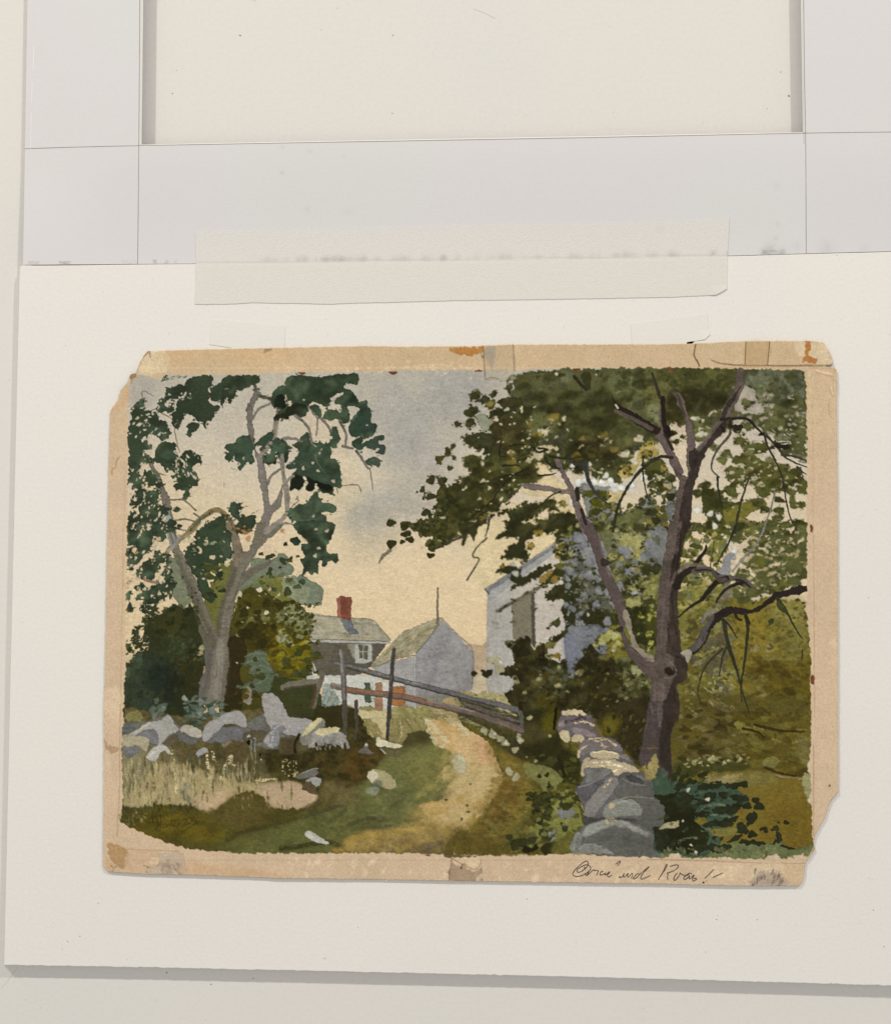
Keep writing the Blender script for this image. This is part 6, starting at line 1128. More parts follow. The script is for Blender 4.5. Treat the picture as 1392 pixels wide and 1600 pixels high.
dabs('d3', '480,1160 720,1160 720,1280 480,1260', 24, (1.5, 4.5), [(212, 190, 156)], seed=304, a=.6, asp=1.2, edge=0)
dabs('d3', '0,1150 400,1150 400,1290 0,1280', 22, (1.5, 5), [(210, 186, 150)], seed=305, a=.5, asp=1.2, edge=0)
dabs('c3', '180,1160 1392,1130 1392,1290 180,1280', 50, (1, 5), [(212, 190, 156), (208, 184, 148)], ang=-60, seed=306, a=.5, asp=1.6, edge=0)
dabs('b3', '0,1120 1220,1130 1220,1250 0,1240', 26, (1, 4.5), [(214, 194, 162), (210, 188, 154)], ang=-60, seed=307, a=.65, asp=1.8, edge=0)
mpoly('b3', '1235,1150 1300,1165 1400,1180 1400,1280 1218,1275', (156, 134, 108), a=.95); mpoly('c3', '-20,1190 20,1160 80,1195 150,1185 152,1240 145,1285 -20,1280', (160, 138, 112), a=.95)
mpoly('b3', '1232,1095 1310,1100 1320,1150 1290,1170 1240,1160', (206, 182, 148)); mpoly('b3', '1330,1120 1400,1110 1400,1210 1350,1190', (208, 184, 150)); mpoly('c3', '-20,1115 145,1118 140,1190 90,1195 40,1150 -20,1180', (208, 184, 150))
strokes('b3', '1230,1120 1215,1275|1235,1120 1310,1160', 6, (120, 94, 70), a=.8); strokes('c3', '0,1180 30,1160 80,1195 130,1180 145,1120|150,1190 158,1280', 6, (120, 96, 74), a=.7); ell('b3', '1303,1183,10 1100,1160,1', (50, 40, 32))
stroke('c3', '120,1280 150,1240', 26, (206, 190, 160), a=.7)
mpoly('c3', '-100,1085 60,1100 200,1085 60,1112 -100,1112', (70, 58, 34), rag=.5, a=.8)
canvas[:] = canvas*(1+.02*GRAIN[..., None])
# ---------------------------------------------------------------- helpers
col = scene.collection
def P(x, y, z=0.0):
    """plan position (pixels of the survey photograph) -> metres, at height z"""
    k = PX*(H-z)/H
    return ((x-696)*k, (800-y)*k, z)
def link(name, me, parent=None, mats=()):
    o = bpy.data.objects.new(name, me); col.objects.link(o)
    for m in mats: me.materials.append(m)
    if parent: o.parent = parent; o.matrix_parent_inverse = parent.matrix_world.inverted()
    return o
def tag(o, label=None, cat=None, group=None, kind=None):
    for k, v in (('label', label), ('category', cat), ('group', group), ('kind', kind)):
        if v: o[k] = v
def mesh(name, verts, faces, parent=None, mats=(), mi=None):
    me = bpy.data.meshes.new(name); me.from_pydata(verts, [], faces)
    if mi is not None: me.polygons.foreach_set('material_index', mi)
    me.update()
    return link(name, me, parent, mats)
def lin(c):
    c = np.asarray(c, np.float64)/255.
    return np.where(c <= .04045, c/12.92, ((c+.055)/1.055)**2.4)
E_LIGHT = np.array([0.905, 0.865, 0.79])       # light falling on the table, measured on a white card
def alb(c): return np.clip(lin(c)/E_LIGHT, 0.004, 0.92)

def card_mat(name, c, c2=None, rough=.7, bump=.15, scale=900, mott=.03, big=14, spec=.25, attr=None, alpha=1.0, weave=0, fibre=0):
    m = bpy.data.materials.new(name); m.use_nodes = True
    nt = m.node_tree; N = nt.nodes; L = nt.links; b = N['Principled BSDF']
    b.inputs['Roughness'].default_value = rough
    b.inputs['Specular IOR Level'].default_value = spec
    tc = N.new('ShaderNodeTexCoord')
    n1 = N.new('ShaderNodeTexNoise'); n1.inputs['Scale'].default_value = big; n1.inputs['Detail'].default_value = 5
    L.new(tc.outputs['Object'], n1.inputs['Vector'])
    n2 = N.new('ShaderNodeTexNoise'); n2.inputs['Scale'].default_value = scale; n2.inputs['Detail'].default_value = 3
    L.new(tc.outputs['Object'], n2.inputs['Vector'])
    if attr:
        a = N.new('ShaderNodeAttribute'); a.attribute_name = attr; src = a.outputs['Color']
    else:
        mx = N.new('ShaderNodeMix'); mx.data_type = 'RGBA'
        mr = N.new('ShaderNodeMapRange'); mr.inputs[1].default_value = .35; mr.inputs[2].default_value = .65
        L.new(n1.outputs['Fac'], mr.inputs[0]); L.new(mr.outputs[0], mx.inputs[0])
        mx.inputs[6].default_value = (*alb(c), 1); mx.inputs[7].default_value = (*alb(c2 or c), 1)
        src = mx.outputs[2]
    hs = N.new('ShaderNodeHueSaturation'); L.new(src, hs.inputs['Color'])
    mr2 = N.new('ShaderNodeMapRange'); mr2.inputs[1].default_value = .3; mr2.inputs[2].default_value = .7
    mr2.inputs[3].default_value = 1-mott; mr2.inputs[4].default_value = 1+mott
    L.new(n2.outputs['Fac'], mr2.inputs[0]); L.new(mr2.outputs[0], hs.inputs['Value'])
    L.new(hs.outputs[0], b.inputs['Base Color'])
    hgt = n2.outputs['Fac']
    if weave:
        for ang, sc in (('X', weave), ('Y', weave)):
            w = N.new('ShaderNodeTexWave'); w.bands_direction = ang; w.inputs['Scale'].default_value = sc
            w.inputs['Distortion'].default_value = 2.5; w.inputs['Detail'].default_value = 2
            L.new(tc.outputs['Object'], w.inputs['Vector'])
            ad = N.new('ShaderNodeMath'); ad.operation = 'ADD'; L.new(hgt, ad.inputs[0]); L.new(w.outputs['Fac'], ad.inputs[1]); hgt = ad.outputs[0]
    bp = N.new('ShaderNodeBump'); bp.inputs['Strength'].default_value = bump; bp.inputs['Distance'].default_value = .0003
    L.new(hgt, bp.inputs['Height']); L.new(bp.outputs[0], b.inputs['Normal'])
    if alpha < 1: b.inputs['Alpha'].default_value = alpha
    return m
def flat_mat(name, c, rough=.8):
    m = bpy.data.materials.new(name); m.use_nodes = True; nt = m.node_tree; b = nt.nodes['Principled BSDF']
    n = nt.nodes.new('ShaderNodeTexNoise'); n.inputs['Scale'].default_value = 700
    r = nt.nodes.new('ShaderNodeMix'); r.data_type = 'RGBA'
    a = alb(c); r.inputs[6].default_value = (*(a*.8), 1); r.inputs[7].default_value = (*np.clip(a*1.2, 0, .9), 1)
    tc = nt.nodes.new('ShaderNodeTexCoord'); nt.links.new(tc.outputs['Object'], n.inputs['Vector'])
    nt.links.new(n.outputs['Fac'], r.inputs[0]); nt.links.new(r.outputs[2], b.inputs['Base Color'])
    b.inputs['Roughness'].default_value = rough; b.inputs['Specular IOR Level'].default_value = .2
    return m
SPECK = flat_mat('dirt_speck', (92, 84, 74))
SPECK2 = flat_mat('pale_dirt_speck', (176, 168, 156))

def densify(pts, step, jag=0, seed=0, closed=True):
    """extra points along an outline, with a slightly torn wobble (pixels)"""
    rs = random.Random(seed); out = []
    n = len(pts); last = n if closed else n-1
    for i in range(last):
        (x0, y0), (x1, y1) = pts[i], pts[(i+1) % n]
        d = math.hypot(x1-x0, y1-y0); k = max(1, int(d/step)); nx, ny = -(y1-y0)/(d+1e-9), (x1-x0)/(d+1e-9)
        for j in range(k):
            t = j/k; w = 0 if j == 0 else rs.gauss(0, jag)
            out.append((x0+(x1-x0)*t+nx*w, y0+(y1-y0)*t+ny*w))
    if not closed: out.append(pts[-1])
    return out

def slab(name, outline, zb, zt, mats, parent=None, bev=0.6, specks=(), zf=None):
    """board cut to an outline (pixels), standing from zb to zt, with a small rounded arris"""
    n = len(outline); cx = sum(p[0] for p in outline)/n; cy = sum(p[1] for p in outline)/n
    ar = sum(outline[i-1][0]*outline[i][1]-outline[i][0]*outline[i-1][1] for i in range(n))
    pts = outline if ar < 0 else outline[::-1]
    def inset(d):
        o = []
        for i in range(n):
            ax, ay = pts[i-1]; bx, by = pts[(i+1) % n]
            dx, dy = bx-ax, by-ay; l = math.hypot(dx, dy)+1e-9
            o.append((pts[i][0]+dy/l*d, pts[i][1]-dx/l*d))
        return o
    bz = bev*PX
    zz = (lambda x, y: zt) if zf is None else zf
    rings = [[P(x, y, zb if zf is None else zz(x, y)-(zt-zb)) for x, y in pts], [P(x, y, zz(x, y)-bz) for x, y in pts], [P(x, y, zz(x, y)-bz*.3) for x, y in inset(bev*.4)], [P(x, y, zz(x, y)) for x, y in inset(bev)]]
    V = [v for r in rings for v in r]; F = []
    for k in range(3):
        for i in range(n):
            j = (i+1) % n
            F.append((k*n+i, k*n+j, (k+1)*n+j, (k+1)*n+i))
    F.append(tuple(range(3*n, 4*n))); F.append(tuple(range(n-1, -1, -1)))
    MI = [0]*len(F)
    for (x, y, r, k) in specks:
        b0 = len(V); z = zz(x, y)+.00003; a0 = (x*7+y*3) % 6
        for q in range(6):
            a = a0-q*math.pi/3; rr = r*(.7+.5*((x*13+y*7+q*5) % 7)/7)
            V.append(P(x+rr*math.cos(a), y+rr*math.sin(a)*.8, z))
        F.append(tuple(range(b0, b0+6))); MI.append(k)
    o = mesh(name, V, F, parent, mats, MI)
    # faces must look up: flip if the outline wound the other way
    me = o.data
    if me.polygons[3*n].normal.z < 0: me.flip_normals()
    return o

def ribbon(name, lines, w, z, mat, parent=None, zf=None, taper=True, jit=0.0):
    """pen or pencil lines as thin flat ribbons of ink"""
    V = []; F = []; rs = random.Random(5)
    for pts in lines:
        if len(pts) > 2:
            q = []
            for i in range(len(pts)-1):
                p0, p1, p2, p3 = (np.array(pts[k]) for k in (max(i-1, 0), i, i+1, min(i+2, len(pts)-1)))
                for t in np.arange(6)/6: m1, m2 = (p2-p0)*.32, (p3-p1)*.32; q.append(tuple((2*t**3-3*t*t+1)*p1+(t**3-2*t*t+t)*m1+(3*t*t-2*t**3)*p2+(t**3-t*t)*m2))
            q.append(pts[-1]); pts = q
        else:
            pts = densify(pts, 18, jit, 3, False)
        n = len(pts); b = len(V)
        for i, (x, y) in enumerate(pts):
            ax, ay = pts[max(i-1, 0)]; bx, by = pts[min(i+1, n-1)]
            l = math.hypot(bx-ax, by-ay)+1e-9; nx, ny = -(by-ay)/l, (bx-ax)/l
            ww = w/2*(rs.uniform(.75, 1.25) if jit == 0 else rs.uniform(.9, 1.1))
            if taper: ww *= min(1, .45+min(i, n-1-i)/4)
            zz = z if zf is None else zf(x, y)+z
            V += [P(x+nx*ww, y+ny*ww, zz), P(x-nx*ww, y-ny*ww, zz)]
            if i: F.append((b+2*i-2, b+2*i-1, b+2*i+1, b+2*i))
    o = mesh(name, V, F, parent, (mat,))
    if o.data.polygons[0].normal.z < 0: o.data.flip_normals()
    return o

def specks(n, x0, y0, x1, y1, seed, big=.9, pale=.4):
    rs = random.Random(seed)
    return [(rs.uniform(x0, x1), rs.uniform(y0, y1), .3+big*rs.random()**3, 2 if rs.random() < pale else 1) for _ in range(n)]

# ---------------------------------------------------------------- the table top
TABLE = card_mat('painted_table', (209, 204, 195), (207, 203, 195), rough=.75, mott=.02, scale=500, big=6)
tb = slab('table', [(-2600, -2600), (4000, -2600), (4000, 4200), (-2600, 4200)], -.03, 0, (TABLE, SPECK, SPECK2), bev=.5,
          specks=specks(22, 5, 1520, 1390, 1598, 1, .8, .6)+specks(10, 1, 5, 34, 1500, 2, .7, .6)+specks(22, 245, 0, 1236, 200, 3, .8, .6)+
          [(375.5, 55.5, 1.5, 1), (270, 146, 1.2, 1), (614, 55, 1.2, 1), (1232, 150, 1.9, 1), (613, 177, 1.1, 1), (1219, 112.5, 1.1, 1), (398, 1, 1.3, 2), (261, 1520, 1.4, 1), (396, 1529, 1.2, 1), (330, 1538, 1.3, 1), (276, 110, .9, 1), (1198, 170, .8, 1)])
tag(tb, kind='structure')
strk = ribbon('faint_scratch', [[(740, 14), (760, 22), (775, 30)], [(2, 1545), (15, 1530), (28, 1511)]], .5, .00004, SPECK2, tb)

# ---------------------------------------------------------------- mat board with its window
def sm(t): t = min(1, max(0, t)); return t*t*(3-2*t)
def zmat(x, y):
    z = .0034+.0038*sm((x-40)/190)
    return z+(.0050-z)*sm((y-225)/185)
MATC = card_mat('white_mat_paper', (217, 210, 206), (212, 209, 206), rough=.7, mott=.012, scale=700, big=9, attr='paper', bump=.1)
BEVEL = card_mat('mat_core', (232, 226, 212), mott=.01)
mat_e = bpy.data.objects.new('mat_board', None); col.objects.link(mat_e); mat_e.location = P(700, 300, .003)
tag(mat_e, 'thin white mat board with a large cut window and ruled pencil lines', 'mat board')
bpy.context.view_layer.update()
def edge_left(y): return 43.5-(43.5-36.6)*(y/414) if y > -400 else 45
def edge_bot(x): return np.interp(x, [30, 305, 900, 1135, 1258, 1392, 1600], [413.6, 411.8, 404.5, 399.5, 396, 392.4, 386.5])
WL0, WR0 = 222.0, 1252.6
def win_l(y): return 222.4-2.6*(y/226)
def win_r(y): return 1252.0+3.2*(y/206)
def win_b(x): return np.interp(x, [219, 1256], [226.6, 207.2])
def mat_grid():
    # columns and rows follow the cut edges, so the outline is crisp
    xs = np.concatenate([np.linspace(0, 1, 61), 1+np.linspace(0, 1, 345)[1:], 2+np.linspace(0, 1, 90)[1:]])
    ys = np.concatenate([np.linspace(0, 1, 110), 1+np.linspace(0, 1, 126)[1:]])
    V = np.zeros((len(ys), len(xs), 3)); UV = np.zeros((len(ys), len(xs), 2))
    for j, v in enumerate(ys):
        for i, u in enumerate(xs):
            yy = -140+v*366 if v <= 1 else 226+(v-1)*186
            L, A, B, Rr = edge_left(yy), win_l(min(yy, 226)), win_r(min(yy, 226)), 1600
            x = L+(A-L)*u if u <= 1 else (A+(B-A)*(u-1) if u <= 2 else B+(Rr-B)*(u-2))
            wb = win_b(min(max(x, 219), 1256)) if x < 1256 else 207.2-(x-1256)*.0185
            wb = wb if x > 219 else 226.6+(219-x)*.03
            y = -140+v*(wb+140) if v <= 1 else wb+(v-1)*(edge_bot(x)-wb)
            UV[j, i] = (x, y); V[j, i] = P(x, y, zmat(x, y))
    return xs, ys, V, UV
gx, gy, GV, GUV = mat_grid()
ni, nj = len(gx), len(gy)
iw0, iw1 = 60, 404; jw = 109
faces = []
idx = lambda j, i: j*ni+i
for j in range(nj-1):
    for i in range(ni-1):
        if j < jw and iw0 <= i < iw1: continue
        faces.append((idx(j, i), idx(j+1, i), idx(j+1, i+1), idx(j, i+1)))
top = GV.reshape(-1, 3)
TH = .0014
bot = top.copy(); bot[:, 2] -= TH
allv = np.vstack([top, bot]); nb = len(top)
side = []
def wall(path):
    for a, b in zip(path[:-1], path[1:]): side.append((a, a+nb, b+nb, b))
wall([idx(j, 0) for j in range(nj)]); wall([idx(nj-1, i) for i in range(ni)])
nf = len(faces)
bfaces = [tuple(q+nb for q in reversed(f)) for f in faces]
sheet = mesh('mat_sheet', allv.tolist(), faces+side+bfaces, mat_e, (MATC, BEVEL), [0]*nf+[1]*len(side)+[0]*len(bfaces))
# paper colour with soil along the lower edge
c = np.zeros((nj, ni, 3)); c[:] = (203, 199, 196)
rs = np.random.RandomState(4)
X, Y = GUV[..., 0], GUV[..., 1]
tint = np.zeros_like(X)
for _ in range(26):
    cx, cy, s = rs.uniform(0, 1392), rs.uniform(-50, 420), rs.uniform(40, 140)
    tint += rs.uniform(-1, 1)*np.exp(-((X-cx)**2+(Y-cy)**2)/(2*s*s))
c[..., 0] += 1.2*tint; c[..., 1] += -.8*tint; c[..., 2] += .6*tint
soil = np.zeros_like(X)
rs = np.random.RandomState(8)
for x in list(rs.uniform(410, 700, 34))+list(rs.uniform(700, 1140, 30))+[422, 466, 505, 512, 535, 540, 572, 640, 690, 1020, 1012]:
    h = rs.uniform(2, 6); w = rs.uniform(1.5, 6)
    e = np.interp(x, [305, 900, 1135], [411.8, 404.5, 399.5])
    soil += rs.uniform(8, 30)*np.exp(-((X-x)**2/(2*w*w)+(Y-(e-3))**2/(2*h*h)))
for (x, y, s, a) in ((1022, 358, 5, 9), (1032, 352, 3, 9), (545, 330, 5, 3), (1205, 387, 7, 7), (1212, 372, 3, 8), (1200, 393, 6, 14), (1192, 394.5, 3.5, 18), (1222, 393, 5, 9), (1214, 350, 3, 6), (1290, 388, 9, 8), (1245, 385, 6, 6), (1350, 388, 5, 5), (442, 230, 2, 10), (484, 237, 2.5, 8), (441, 270, 2.5, 10), (538, 245, 2, 5), (480, 328, 3, 7), (990, 365, 8, 5), (1213, 290, 4, 5)):
    soil += a*np.exp(-((X-x)**2+(Y-y)**2)/(2*s*s))
soil *= .6+.8*rs.rand(*X.shape)
for (x0, x1, a) in ((45, 62, 24), (94, 110, 46), (190, 215, 10), (238, 246, 26), (256, 262, 30), (272, 280, 26), (1192, 1226, 26)):
    soil += a*((X > x0) & (X < x1) & (Y > edge_bot(700)*0+np.interp(X, [30, 1392], [412.5, 392])-4))*rs.rand(*X.shape)
c -= soil[..., None]*[1, .98, .93]
c += (rs.rand(*X.shape)*1.4)[..., None]
ca = sheet.data.color_attributes.new('paper', 'FLOAT_COLOR', 'POINT')
arr = np.ones((2*nb, 4), np.float32); arr[:nb, :3] = alb(np.clip(c, 0, 245)).reshape(-1, 3); arr[nb:, :3] = alb((214, 208, 204))
ca.data.foreach_set('color', arr.ravel())
# the bevel-cut core round the window
def bevel_strip(path_out, sx, sy):
    V = []; F = []
    for k, (x, y) in enumerate(path_out):
        z = zmat(x, y); V += [P(x, y, z+.00001), P(x+sx, y+sy, z-TH)]
        if k: F.append((2*k-2, 2*k-1, 2*k+1, 2*k))
    return V, F
VV = []; FF = []
for pth, sx, sy in (([(win_l(y), y) for y in np.linspace(-140, 226, 30)], 1.9, 0), ([(win_r(y), y) for y in np.linspace(-140, 206.6, 30)], -1.3, 0), ([(x, float(win_b(x))) for x in np.linspace(219.9, 1255, 60)], 0, -.5)):
    v, f = bevel_strip(pth, sx, sy); b0 = len(VV); VV += v; FF += [tuple(q+b0 for q in t) for t in f]
mesh('bevel', VV, FF, mat_e, (BEVEL,))
PENCIL = flat_mat('graphite', (134, 126, 120), .55)
PENCIL2 = flat_mat('light_graphite', (160, 152, 146), .55)
zl = lambda x, y: zmat(x, y)
ribbon('pencil_line', [[(39.5, 232.4), (120, 229.8), (219, 227.6)], [(219, 227.4), (560, 221.4), (900, 215.4), (1256, 208), (1392, 206.2), (1560, 203)]], .95, .00003, PENCIL, mat_e, zf=zl, taper=False, jit=.05)
ribbon('pencil_line', [[(219.6, -100), (218.4, 100), (217.4, 226), (216.6, 320), (215.6, 412.4)]], .9, .00003, PENCIL, mat_e, zf=zl, taper=False, jit=.05)
ribbon('pencil_line', [[(1254.0, -100), (1256, 100), (1258, 206), (1258.6, 300), (1259, 396)]], .9, .00003, PENCIL, mat_e, zf=zl, taper=False, jit=.05)
ribbon('pencil_line', [[(1255.2, 206), (1255.6, 225)]], .7, .00003, PENCIL2, mat_e, zf=zl, taper=False, jit=.05)
ribbon('scored_line', [[(53.5, 70), (52.5, 110)], [(51, 128), (50, 160)], [(49.8, 176), (48.5, 234)]], .7, .00003, card_mat('bright_paper', (226, 221, 216)), mat_e, zf=zl, taper=False, jit=.05)

# ---------------------------------------------------------------- thick backing board
BOARD = card_mat('warm_white_board', (217, 212, 203), (215.5, 211, 203), rough=.75, mott=.022, scale=600, big=7, bump=.25)
ol = [(36, 415.2), (305, 412.6), (900, 405.4), (1135, 400.4), (1258, 397), (1392, 393.4), (1600, 387.6)]
ob = [(1600, 1547), (1392, 1540), (1298, 1537.3), (1297.5, 1535), (1296.5, 1537.2), (1270, 1536.4), (892, 1526.2), (500, 1517.4), (250, 1512), (7, 1507.6)]
outl = densify(ol, 40, .15, 1, False)+densify([(1600, 388), (1600, 1546)], 200, 0, 1, False)[1:-1]+densify(ob, 5, .35, 2, False)+densify([(7, 1507), (31, 437), (32, 419)], 25, .12, 3, False)[1:]+[(33, 416.6)]
board = slab('backing_board', outl, .0002, .0050, (BOARD, SPECK, SPECK2), bev=.7,
             specks=specks(60, 40, 425, 1390, 540, 5, .7, .7)+specks(50, 10, 1395, 1390, 1505, 6, .8, .5)+specks(20, 1310, 560, 1390, 1380, 7, .8, .7)+specks(14, 35, 560, 155, 1380, 9, .7, .6)+
             [(154, 1411, 1, 1), (106, 1471, 1, 1), (1119, 1437, 1.1, 1), (1102, 1488, .8, 1), (243, 487, .9, 2), (103, 540, .9, 2), (1307, 399.5, .8, 1), (1182.5, 1437, .9, 1), (1357, 1372, 1.0, 2)])
tag(board, 'thick warm white backing board with a crisp front edge, carrying the old watercolour', 'backing board')

# ---------------------------------------------------------------- hinging tapes
def drape(name, outline, lift, mat, thick=.00012, parent=None, step=8, zf=None, curl=None):
    """thin tape lying over whatever is below: triangulated plan with a real thickness"""
    import bmesh
    xs = [p[0] for p in outline]; ys = [p[1] for p in outline]
    bm = bmesh.new()
    dn = densify(outline, 6, .18, len(outline))
    vs = [bm.verts.new((x, y, 0)) for x, y in dn]
    f = bm.faces.new(vs)
    bmesh.ops.triangulate(bm, faces=[f])
    for q in np.arange(min(xs)+step, max(xs), step):
        bmesh.ops.bisect_plane(bm, geom=bm.verts[:]+bm.edges[:]+bm.faces[:], plane_co=(q, 0, 0), plane_no=(1, 0, 0))
    for q in np.arange(min(ys)+step, max(ys), step):
        bmesh.ops.bisect_plane(bm, geom=bm.verts[:]+bm.edges[:]+bm.faces[:], plane_co=(0, q, 0), plane_no=(0, 1, 0))
    bmesh.ops.recalc_face_normals(bm, faces=bm.faces)
    tops = set()
    if thick:
        ex = bmesh.ops.extrude_face_region(bm, geom=bm.faces[:])
        tops = set(v for v in ex['geom'] if isinstance(v, bmesh.types.BMVert))
    for v in bm.verts:
        x, y = v.co.x, v.co.y
        z = zf(x, y)+lift+(thick if v in tops else 0)+(curl(x, y) if curl else 0)
        v.co = P(x, y, z)
    bmesh.ops.recalc_face_normals(bm, faces=bm.faces)
    me = bpy.data.meshes.new(name); bm.to_mesh(me); bm.free()
    o = link(name, me, parent, (mat,))
    return o
def zunder(x, y):
    e = float(edge_bot(x))
    if y > e+1.5: return .0050
    return zmat(x, min(y, e)) if y < e-1 else .0050
LINEN = card_mat('linen_tape', (211, 205, 192), (208, 202, 190), rough=.9, mott=.03, scale=1200, bump=.5, attr='dust')
tp = drape('hinge_tape', [(305.5, 363), (330, 361.3), (398, 359.2), (440, 361), (470, 359.5), (600, 355.4), (760, 352), (860, 350), (980, 347.4), (1070, 345.3), (1110, 342), (1139, 341), (1138, 370), (1136, 398), (1135, 451), (1127, 456), (1118, 460.5), (1050, 464), (890, 467), (700, 469.5), (620, 472), (560, 473), (512, 475), (450, 473.6), (400, 472.6), (366, 474.6), (320, 475.4), (305, 475), (306, 440), (306.4, 400)], .00006, LINEN, .00022, zf=zunder, step=3.5,
           curl=lambda x, y: (.0006*max(0, (x-1105)/30)*max(0, (y-445)/15) if x > 1105 and y > 445 else 0)-.00010*math.exp(-(y-float(edge_bot(x)))**2/5))
_co = np.zeros(len(tp.data.vertices)*3); tp.data.vertices.foreach_get('co', _co); _co = _co.reshape(-1, 3)
_k = PX*(H-_co[:, 2])/H; TXX = _co[:, 0]/_k+696; TYY = 800-_co[:, 1]/_k
_e = np.interp(TXX, [30, 305, 900, 1135, 1600], [413.6, 411.8, 404.5, 399.5, 386.5])
dust = np.zeros(len(TXX)); rs = np.random.RandomState(8)
for x in list(rs.uniform(410, 700, 34))+list(rs.uniform(700, 1140, 30))+[422, 466, 505, 512, 535, 540, 572, 640, 690, 1020, 1012]:
    h = rs.uniform(2, 5); w = rs.uniform(1.5, 6)
    dust += rs.uniform(5, 20)*np.exp(-((TXX-x)**2/(2*w*w)+(TYY-(_e-4))**2/(2*h*h)))*(TYY < _e+.5)
dust = np.minimum(dust*.6, 26)+5*np.exp(-(TYY-_e)**2/3)+2*(rs.rand(len(TXX))-.5)
dust += 4*np.exp(-((TXX-1031)**2+(TYY-357)**2)/30)+6*np.exp(-((TXX-408)**2+(TYY-376)**2)/2)
_c = np.stack([207-dust, 202.5-dust, 194-.92*dust-1*(TYY > _e)], -1)
_a = np.ones((len(TXX), 4), np.float32); _a[:, :3] = alb(_c)
tp.data.color_attributes.new('dust', 'FLOAT_COLOR', 'POINT').data.foreach_set('color', _a.ravel())
tag(tp, 'long strip of translucent white linen tape joining the mat board to the backing board', 'tape')
PAPT = card_mat('thin_paper_tape', (214, 209.5, 200), (213, 209, 200), rough=.85, mott=.02, scale=900, bump=.3)
zb = lambda x, y: .0050
t1 = drape('paper_tape', [(330.5, 500.5), (352, 499.8), (372, 503), (446, 510), (444.4, 548), (358, 548), (363, 543.5), (350, 541.5), (328, 538.5)], .00005, PAPT, .00016, zf=zb)
tag(t1, 'left of the two short paper tape tabs above the watercolour, slanting down to the right', 'tape', 'short paper tape tabs above the watercolour')
t2 = drape('paper_tape', [(985, 505.5), (1030, 501), (1060, 496), (1090, 492.6), (1105, 491), (1106, 508), (1109, 522.5), (1101, 530), (1085, 533), (1073, 534.6), (1070, 546), (988, 546)], .00005, PAPT, .00016, zf=zb,
           curl=lambda x, y: .0003*max(0, (x-1085)/24)*max(0, (y-515)/15) if x > 1085 and y > 515 else 0)
tag(t2, 'right of the two short paper tape tabs above the watercolour, its lower right corner lifting', 'tape', 'short paper tape tabs above the watercolour')

# ---------------------------------------------------------------- the old watercolour
art = bpy.data.objects.new('watercolor_painting', None); col.objects.link(art); art.location = P(735, 960, .0050)
tag(art, 'old farmhouse and orchard lane watercolour on a chipped tan board with worn margins', 'painting')
bpy.context.view_layer.update()
OUT = [(231, 549), (262, 547.6), (300, 546.6), (360, 545), (460, 543), (540, 541.2), (570, 540.6), (640, 541.6), (740, 541), (756, 540), (801, 538.4), (900, 538.2), (1020, 538), (1080, 537), (1161, 533.2), (1225, 532.6), (1268, 532.6), (1280, 534), (1288, 537), (1292, 543), (1296, 552), (1300.5, 568), (1299.5, 571), (1290, 572.4), (1289, 573.4), (1303, 575), (1306.5, 578), (1307.5, 600), (1306, 622), (1307, 700), (1308, 830), (1308.6, 1000), (1308.5, 1150), (1309, 1238), (1304, 1243), (1298, 1250), (1293, 1264), (1287, 1280), (1279, 1294), (1272, 1307), (1270.5, 1316), (1272, 1328), (1266, 1337), (1259, 1346), (1257, 1354), (1256, 1368), (1253, 1378), (1247, 1384), (1180, 1384.2), (1100, 1383), (1020, 1381), (870, 1379), (720, 1376.6), (600, 1374.4), (440, 1372.4), (300, 1367), (230, 1366), (173, 1362.6), (165, 1359), (161.6, 1352), (162.6, 1250), (163, 1100), (165, 1035), (167.4, 900), (169, 820), (171, 720), (173, 642), (178, 634), (186, 624), (188, 611), (195, 603), (201, 597), (203, 588), (205, 585), (213, 583), (215.6, 576), (219, 565), (225, 556)]
OUTL = densify(OUT, 3, .28, 9)
ins = fillmask(np.array([((x-X0), (y-Y0)) for x, y in OUTL]), *np.meshgrid(np.arange(CW)+.5, np.arange(CH)+.5))
small = canvas.reshape(CH, SS, CW, SS, 3).mean((1, 3))
pm = PM.reshape(CH, SS, CW, SS).mean((1, 3))
# relief: gentle cockling of the old sheet, raised paint, torn layers in the margins
def up(f): return f.reshape(CH, SS, CW, SS).mean((1, 3))
B_, F_, G_ = up(BIG), up(FINE), up(TOOTH)
lumc = small.mean(-1)
zrel = .00022*B_+.000012*F_*(pm > .5)+.000016*np.clip((lumc-lumc.mean())/40, -1, 1)*pm
yy, xx = np.mgrid[0:CH, 0:CW].astype(float); yy += Y0+.5; xx += X0+.5
strip = (yy < np.interp(xx, [150, 1100, 1110, 1125, 1150, 1200, 1300], [560, 560, 562, 567, 570.4, 571.4, 569.5]))
zrel += .00028*strip*np.clip((xx-1095)/30, 0, 1)                       # the strip of the top edge that has come away
skin = (xx > 187) & (xx < 1266) & (yy > 575) & (yy < 1344)
zrel += .00012*skin
top_z = .0050+.0013+zrel
jj, ii = np.nonzero(ins)
vid = -np.ones((CH+1, CW+1), np.int64)
use = np.zeros((CH+1, CW+1), bool)
for dj in (0, 1):
    for di in (0, 1): use[jj+dj, ii+di] = True
vid[use] = np.arange(use.sum())
vj, vi = np.nonzero(use)
def vert_avg(f):
    a = np.pad(f, ((1, 1), (1, 1)) + ((0, 0),)*(f.ndim-2), mode='edge')
    w = np.pad(ins.astype(float), 1)
    if f.ndim == 3: w = w[..., None]
    s = sum((a*w)[dj:dj+CH+1, di:di+CW+1] for dj in (0, 1) for di in (0, 1)); n = sum(w[dj:dj+CH+1, di:di+CW+1] for dj in (0, 1) for di in (0, 1))
    return s/np.maximum(n, 1e-9)
